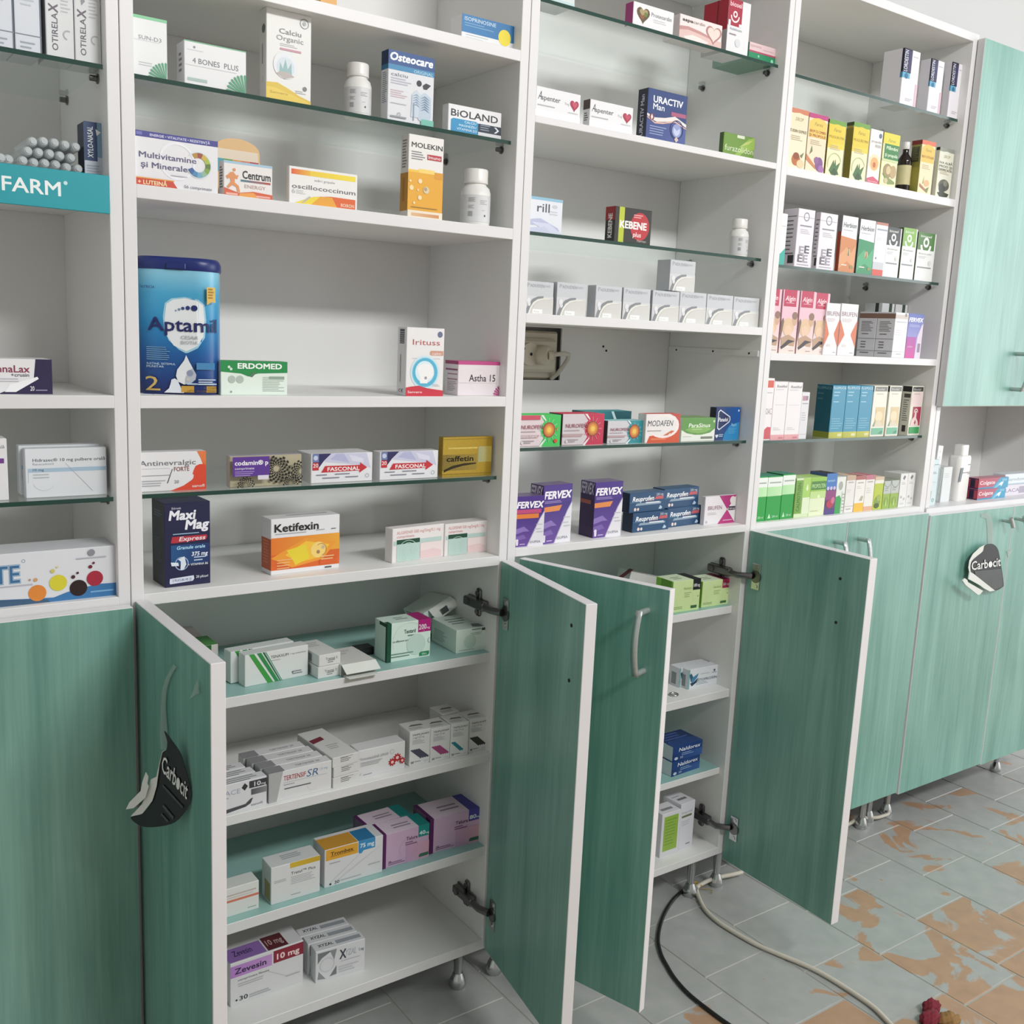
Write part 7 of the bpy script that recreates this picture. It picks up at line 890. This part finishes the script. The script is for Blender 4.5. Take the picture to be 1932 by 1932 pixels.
# counter row under the teal glass
d = (dict({'*': '17993a', 'T': '3f7a6a', 'L': '1a5a2a'}), dict(F=[r(0, .76, 1, .975, 'e6ece6'), r(0, .55, 1, .76, 'a9dca0', 'c0e6b4'), l(.12, .84, .9, 1, .04, '9aa8a0', .7), t('200 ml', .45, .06, .05, 'bfe6c4', .4, .008), p([(.15, .05), (.25, .16), (.35, .05)], 'bfe6c4')]))
for k, nm in enumerate(('leftmost by the cabinet side', 'middle one of three', 'right one beside the lime carton')): carton('gr%d' % (k+1), 'syrup_carton', 'vivid green carton with pale top band, %s' % nm, 'syrup box', d, 'vivid green cartons')
carton('cal1', 'syrup_carton', 'pale green carton with vertical dark green strip', 'syrup box', (dict({'*': 'cfe0b4', 'T': 'a8c48a', 'L': '8fae5a'}), dict(F=[r(0, .1, .48, .95, '6fa03a'), t('CALMOTUSIN', .34, .16, .22, '3a5f24', .72, .01, rot=1), r(.5, .5, 1, 1, 'a3cc62'), p([(.7, .72), (.78, .86), (.86, .72), (.78, .66)], 'dcecc0'), r(.5, .08, 1, .5, 'dbe6c6')])))
carton('cal2', 'syrup_carton', 'lime and cream carton with dark green title band', 'syrup box', (dict({'*': 'dde6c3', 'T': '9fc06a', 'L': '8fae5a'}), dict(F=[r(0, .64, 1, 1, '8fc04a'), r(.04, .68, 1, .90, '4a8034'), t('PROPOLTEN', .08, .73, .1, 'b8d89a', .86, .014), r(0, .46, 1, .64, 'bcd88c'), e(.55, .5, .08, 'dcecc0'), l(.1, .12, .6, 1, .04, 'b8c49a', .5)])))
carton('purp', 'syrup_carton', 'blue topped purple carton with red berries picture', 'syrup box', (dict({'*': '5a3a70', 'T': '1d2030', 'L': '3a4a7a'}), dict(F=[r(0, .62, 1, 1, '3a74b8'), t('tantum', .1, .8, .06, 'a9cbe8', .7, .01), e(.2, .64, .12, 'c3b8dc'), e(.5, .64, .12, 'c3b8dc'), e(.8, .64, .12, 'c3b8dc'), r(0, .36, 1, .58, '8a3a78'), e(.5, .26, .36, 'b02c4a', .10), e(.75, .34, .18, 'c86a8a', .08), r(0, 0, 1, .12, '4a3a80')])))
carton('gwh', 'syrup_carton', 'white and green carton with oval picture, right of the purple one', 'syrup box', (dict({'*': 'dfe3dc', 'T': '9aa098'}), dict(F=[p([(0, 0), (.62, 0), (.62, .4), (.4, .5), (0, .46)], '2f9a4e'), e(.45, .76, .24, 'a5a9a2', .12), r(.62, 0, .72, .6, 'c3c8c0')]+[r(.72, .05+.09*k, .95, .09+.09*k, 'a9b5a5') for k in range(6)])))
carton('bge', 'syrup_carton', 'white carton with tan top band, right of the oval picture carton', 'syrup box', (dict({'*': 'e2e0dc', 'T': 'c0a890'}), dict(F=[r(0, .87, 1, 1, 'c0a48c'), l(.2, .8, .8, 1, .05, 'b0aaa4', .6), l(.15, .6, .6, 2, .05, 'd0cdc8', .4), r(0, .16, 1, .175, 'b5b3ae'), l(.2, .08, .7, 1, .04, 'a5a39e', .6)])))
carton('wyl', 'syrup_carton', 'white carton with bright yellow foot', 'syrup box', (dict({'*': 'e6e4de', 'T': '9a5a5a'}), dict(F=[r(0, .9, 1, 1, 'a8605c'), r(0, 0, 1, .24, 'e6b83a'), l(.2, .8, .8, 1, .05, 'a9a6a0', .6), l(.15, .7, .7, 2, .05, 'cfccc6', .4), p([(.5, .3), (.7, .44), (.9, .42), (.8, .3)], 'b0aa90')])))
carton('wpk', 'syrup_carton', 'white carton with rose top and peach foot', 'syrup box', (dict({'*': 'e4e2dc', 'T': 'b06a74'}), dict(F=[r(0, .88, 1, 1, 'b8707c'), r(0, 0, 1, .12, 'd8a888'), l(.2, .8, .8, 1, .05, 'a9a6a0', .6), l(.15, .62, .7, 3, .06, 'cfccc6', .4)])))
carton('gyl', 'syrup_carton', 'white topped lime carton with green fruit picture', 'syrup box', (dict({'*': 'b5c43a', 'T': 'c9b8a0'}), dict(F=[r(0, .80, 1, 1, 'e3e0d4'), r(0, .9, 1, 1, 'd0b8a0'), e(.45, .25, .36, '7f9a3a', .16), e(.6, .36, .22, '9ab04a', .1), e(.4, .12, .3, '3f5a24', .08)])))
d = (dict({'*': '93b04a', 'T': '8a8f88'}), dict(F=[r(0, .54, 1, 1, 'b8beb8'), ring(.5, .98, .5, .42, '8f958f', 180, 360), l(.15, .72, .8, 2, .07, '8f958f', .4), e(.5, .26, .3, '7fa03a', .16), p([(.4, .1), (.5, .42), (.6, .1)], 'b8cc7a')]))
carton('ggr1', 'syrup_carton', 'grey topped apple green carton, left one of two', 'syrup box', d, 'grey topped apple green cartons'); carton('ggr2', 'syrup_carton', 'grey topped apple green carton, right one of two', 'syrup box', d, 'grey topped apple green cartons')
q = TBX['wht9']
d = (dict({'*': 'e2e2e0', 'T': 'c0c0be', 'L': 'b5b5b3'}), dict(F=[p([(.3, .86), (.5, .95), (.7, .9), (.5, .8)], '77777a'), l(.2, .72, .85, 2, .04, 'b5b5b8', .4), e(.3, .3, .12, 'b0b0b4', .04), e(.7, .24, .12, 'bcbcc0', .04), e(.5, .1, .3, 'cfcfd0', .03)]))
o = carton('x', 'syrup_carton', 'white carton with grey sketch, left one of two by the cabinet side', 'syrup box', d, 'grey sketch cartons', (q[0]-q[4]/4, q[1], q[2], 0, q[4]/2-.0006, q[5], q[6]))
again(o, 'white carton with grey sketch, right one of two by the cabinet side', (q[4]/2, 0, 0))
# --- niche counter
carton('tpbox', 'toothbrush_carton', 'pale blue upright carton at the left end of the niche', 'toiletry box', (dict({'*': 'cfdee2', 'L': '9fb0b4', 'T': 'b5c4c8'}), dict(F=[t('R', .2, .84, .05, '8aa0a8', .12), r(.35, .88, .9, .9, '8aa0a8'), l(.2, .72, .85, 2, .025, '7f97a2', .5), p([(.1, .1), (.25, .12), (.3, .32), (.2, .34), (.18, .2)], '4a6a78'), ring(.6, .12, .16, .1, '7fb0ac'), l(.3, .5, .8, 1, .03, 'b5c9d0', .5)])))
x, y, z, ya, wd, dp, h = TBX['brush']
tbk = thing('toothbrush_pack', 'tall blister pack with white top card leaning in the niche', 'toiletry', (x, y, z), 0)
me = carton_mesh('backing_card', wd*.86, .003, h, dict({'*': 'dfe3e3'}), dict(F=[r(0, .7, 1, 1, 'ecece8'), ring(.5, .78, .2, .14, 'b5b9bb'), l(.3, .9, .7, 2, .02, 'c0c4c6', .5), r(.0, .0, 1, .68, 'b9c6c8'), l(.2, .62, .85, 14, .032, '7f8f94', .35), e(.4, .12, .3, '5f9a8a', .06)]))
bo = bpy.data.objects.new('backing_card', me); C.objects.link(bo); bo.parent = tbk; bo.rotation_euler = (-.03, .10, 0); bo.location = (-.006, 0, .001)
mb = MB(); Mx = Matrix.Translation((-.006, -.008, .001)) @ Matrix.Rotation(.10, 4, 'Y'); mb.box(-wd*.25, wd*.25, -.004, .006, .005, h*.62, 0, None, Mx, .003); mb.build('blister', M_film, tbk)
x, y, z, ya, wd, dp, h = TBX['bag']
carton('bag', 'soap_carton', 'plain white carton with grey slanted label before the white bottle', 'toiletry box', (dict({'*': 'dde1e2', 'T': 'c0c4c6'}), dict(F=[l(.15, .8, .8, 3, .05, 'c6cbcd', .4)], R=[r(.1, .5, .9, .95, '7f8a90')])), None, (x+.003, y, z, ya, wd, .03, h))
x, y, z, R, h = NICHEBOT
nb = thing('lotion_bottle', 'flat white bottle with square cap in the niche', 'bottle', (x+.005, y+.006, z), .1)
mb = MB(); prism(mb, [(rrect(.030, .016, .010), 0), (rrect(.032, .017, .011), .004), (rrect(.032, .017, .011), h*.76), (rrect(.029, .016, .010), h*.805), (rrect(.014, .013, .010), h*.815)]); mb.build('bottle_body', M_plastic, nb)
mb = MB(); prism(mb, [(rrect(.017, .013, .006), h*.815), (rrect(.017, .013, .006), h-.002), (rrect(.016, .012, .006), h)]); mb.build('cap', M_plastic, nb)
mb = MB(); mb.box(-.014, .026, -.0176, -.0170, h*.50, h*.515, c=0); mb.box(.010, .022, -.0176, -.0170, h*.64, h*.655, c=0); mb.box(.012, .026, -.0176, -.0170, h*.475, h*.49, c=0); mb.build('print', mat('grey_print', '8f9092', .5, noise=.05), nb)
mb = MB(); mb.plate([(-.030, -.0172, h*.35), (-.020, -.0172, h*.35), (-.012, -.0172, h*.60), (-.026, -.0172, h*.60)], (0, -1, 0), .0004); mb.build('side_label', mat('slate_print', '7a858c', .5, noise=.1), nb)
x, y, z, ya, wd, dp, h = TBX['colg_lo']
d = (dict({'*': 'b03a4c', 'L': '3a1a3c', 'T': 'a87a84'}), dict(F=[r(0, 0, 1, 1, 'b84858', 'a8607a'), p([(.45, 0), (.72, 1), (1, 1), (1, 0)], '3a9ac0'), p([(.52, .0), (.66, .5), (.75, .5), (.62, 0)], '6fb8d4'), p([(0, 0), (.5, 0), (.42, .16), (0, .12)], '3a90b8'), p([(.66, .2), (.74, .55), (.84, .62), (.80, .3), (.76, .1), (.74, .3)], 'e3eef2'), t('Colgate', .04, .42, .34, 'f0d8dc', .50, .022, .1), l(.78, .8, .95, 2, .12, 'a9d6e6', .4)], L=[r(.1, .1, .35, .9, 'a83a4c'), r(.72, .1, .95, .9, 'a83a4c'), r(.35, .2, .7, .8, '22203c')]))
o = carton('colg_lo', 'toothpaste_carton', 'red and blue toothpaste carton, lower one of two in the niche', 'toothpaste box', d, 'red and blue toothpaste cartons', (x, y, z, ya, wd, .034, h))
again(o, 'red and blue toothpaste carton, upper one of two in the niche', (.006, .001, h+.0003), -2)
x, y, z, ya, wd, dp, h = TBX['lac_lo']
o = carton('lac_lo', 'toothpaste_carton', 'white carton with violet spaced lettering at the right frame edge', 'toothpaste box', (dict({'*': 'dcd6e0', 'T': 'b5c6cf', 'L': '8f94a0'}), dict(F=[t('LACALUT', .05, .35, .32, '8a8096', .55, .004), r(.36, .2, .5, .8, 'a8a0b4')])), None, (x, y, z, ya, wd, .034, h))
carton('x', 'toothpaste_carton', 'pale blue white carton lying on the violet lettered one', 'toothpaste box', (dict({'*': 'dce4ea', 'T': '9fb5bf', 'L': 'a5b0b8'}), dict(F=[t('parodontax', .06, .36, .3, '9aa9b0', .5, .006), r(0, 0, 1, .12, 'a9c0cc')])), None, (x+.004, y, z+h+.0003, -1, wd-.002, .034, .028))
# ------------------------------------------------------------- shelf talkers on the green doors
def sheet(parent, name, pts, nrm, m, th=.0006):
    mb = MB(); mb.plate(pts, nrm, th); return mb.build(name, m, parent)
def sign_text(parent, s, P0, P1, P2, nrm, m):
    # baseline P0->P1, height direction P0->P2
    P0, P1, P2 = Vector(P0), Vector(P1), Vector(P2); vs, fs, W = glyphs(s, .012, 0); ux = (P1-P0)/W; uy = (P2-P0)/CAP; n = Vector(nrm)*.0009
    mb = MB(); mb.add([P0+ux*a+uy*b_+n for a, b_ in vs], fs)
    oc = (glyphs('Carb', .012, 0)[2]+glyphs('Carbo', .012, 0)[2])/2+.02; mb.add([P0+ux*(oc+.24*math.cos(q*PI/10))+uy*(.24+.25*math.sin(q*PI/10))+n*1.1 for q in range(20)], [list(range(20))]); return mb.build('lettering', m, parent)
n1 = Vector((-math.cos(math.radians(28)), -math.sin(math.radians(28)), 0))
def closed(pts, n=4):
    P = [Vector(q) for q in pts]; k = len(P); out = []
    for i in range(k):
        a, b_, c, d_ = P[i-1], P[i], P[(i+1) % k], P[(i+2) % k]
        for j in range(n):
            s = j/n; out.append(.5*((2*b_)+(c-a)*s+(2*a-5*b_+4*c-d_)*s*s+(3*b_-a-3*c+d_)*s**3))
    return out
def rel(pts, o): return [tuple(Vector(q)-Vector(o)) for q in pts]
O1 = (.0, -.19, .62)
t1 = thing('shelf_talker', 'torn black shelf talker dangling from the opened left door', 'sign', O1)
sheet(t1, 'front_print', closed(rel(S1BLACK, O1)), n1, M_signblack); sheet(t1, 'torn_backing', rel(S1BACK, O1), n1, M_signwhite); sheet(t1, 'torn_backing', rel(S1TORN, O1), n1, M_signwhite)
sign_text(t1, 'Carbocit', *rel(S1TXT, O1), n1, M_signtext)
for q in (S1LINE, S1L2, S1L3): sheet(t1, 'small_print', rel(q, O1), n1, M_signgrey, .0009)
sheet(t1, 'clear_strip', rel(S1STRIP, O1), (-1, 0, 0), M_film, .0008); sheet(t1, 'tape_scrap', rel(S1TAPE, O1), (-1, 0, 0), M_film, .0012)
O2 = (2.03, -.03, .65)
t2 = thing('shelf_talker', 'torn black shelf talker stuck on the far right green door', 'sign', O2)
ny = (0, -1, 0)
sheet(t2, 'front_print', closed(rel(S2BLACK, O2)), ny, M_signblack); sheet(t2, 'lower_print', rel(S2GREY, O2), ny, M_signgrey); sheet(t2, 'torn_backing', rel(S2BACK, O2), ny, M_signwhite)
sheet(t2, 'torn_backing', rel(S2TORN, O2), ny, M_signwhite, .002); sheet(t2, 'torn_backing', rel(S2TORN2, O2), ny, M_signwhite, .003)
sign_text(t2, 'Carbocit', *rel(S2TXT, O2), ny, M_signtext); sheet(t2, 'clear_strip', rel(S2STRIP, O2), ny, M_film, .0012); sheet(t2, 'tape_scrap', rel(S2TAPE, O2), ny, M_film, .0015)
# ------------------------------------------------------------- floor clutter
def smooth(pts, n=6):
    P = [Vector(q) for q in pts]; out = []
    for i in range(len(P)-1):
        a = P[max(i-1, 0)]; b_ = P[i]; c = P[i+1]; d_ = P[min(i+2, len(P)-1)]
        for k in range(n):
            s = k/n; out.append(.5*((2*b_)+(c-a)*s+(2*a-5*b_+4*c-d_)*s*s+(3*b_-a-3*c+d_)*s**3))
    out.append(P[-1]); return out
def cable(name, pts, rr, m, label, z=None):
    o0 = Vector(pts[0]); mb = MB(); mb.tube([Vector((q.x, q.y, (z if z is not None else q.z)))-o0 for q in smooth(pts)], rr, 10)
    o = mb.build(name, m, None, tuple(o0)); return tag(o, label, 'cable')
cable('cable', BLACK_CABLE, .0036, M_black, 'black cable looping over the tiles from under the cabinets', .004)
cable('cable', WHITE_CABLE[:7]+[(1.1605, -.2290, .006)]+WHITE_CABLE[9:], .0044, M_cable, 'cream cable curving across the worn tiles to the frame bottom', .005)
cable('cable', WHITE_TAIL, .0048, M_cable, 'short cream cable end bundled at the cabinet foot', .014)
cable('cable', CORD_RIGHT, .0045, M_cable, 'white cord lying under the pale green cabinets', .012)
tp = thing('cable_tie', 'yellowish tape tie binding the cables by the metal foot', 'tape', (1.187, .060, .003))
mb = MB(); mb.tube([(.010*math.cos(a*.6), .008*math.sin(a*.6), .006+.008*math.sin(a*.3)) for a in range(13)], .0026, 8); mb.build('tape_loop', M_tape, tp)
mb = MB(); mb.tube([(.006, -.006, .002), (.018, -.014, .001), (.022, -.024, .0012), (.014, -.030, .001)], .0010, 6); mb.build('loose_end', M_tape, tp)
rg = thing('floor_cloth', 'crumpled crimson and tan cloth at the bottom right frame edge', 'cloth', (1.240, -.456, 0))
def lump(name, cx, cy, rx, ry, hz, m, seed):
    rr = random.Random(seed); bm = bmesh.new(); bmesh.ops.create_icosphere(bm, subdivisions=4, radius=1)
    ph = [rr.uniform(0, 6.28) for _ in range(8)]
    for v in bm.verts:
        c = v.co; f = 1+.10*math.sin(5*c.x+ph[0])*math.cos(4*c.y+ph[1])+.07*math.sin(9*c.y+7*c.z+ph[2])+.05*math.sin(13*c.x-11*c.y+ph[3])
        v.co = Vector((cx+c.x*rx*f, cy+c.y*ry*f, max(.0005, (c.z*f+.55)*hz)))
    me = bpy.data.meshes.new(name); bm.to_mesh(me); bm.free(); me.materials.append(m)
    for q in me.polygons: q.use_smooth = True
    o = bpy.data.objects.new(name, me); C.objects.link(o); o.parent = rg
lump('crimson_fold', .018, .004, .020, .013, .014, M_rag, 1); lump('crimson_fold', -.010, -.012, .024, .014, .013, M_rag, 5); lump('tan_fold', .020, -.030, .022, .018, .009, M_ragb, 9)
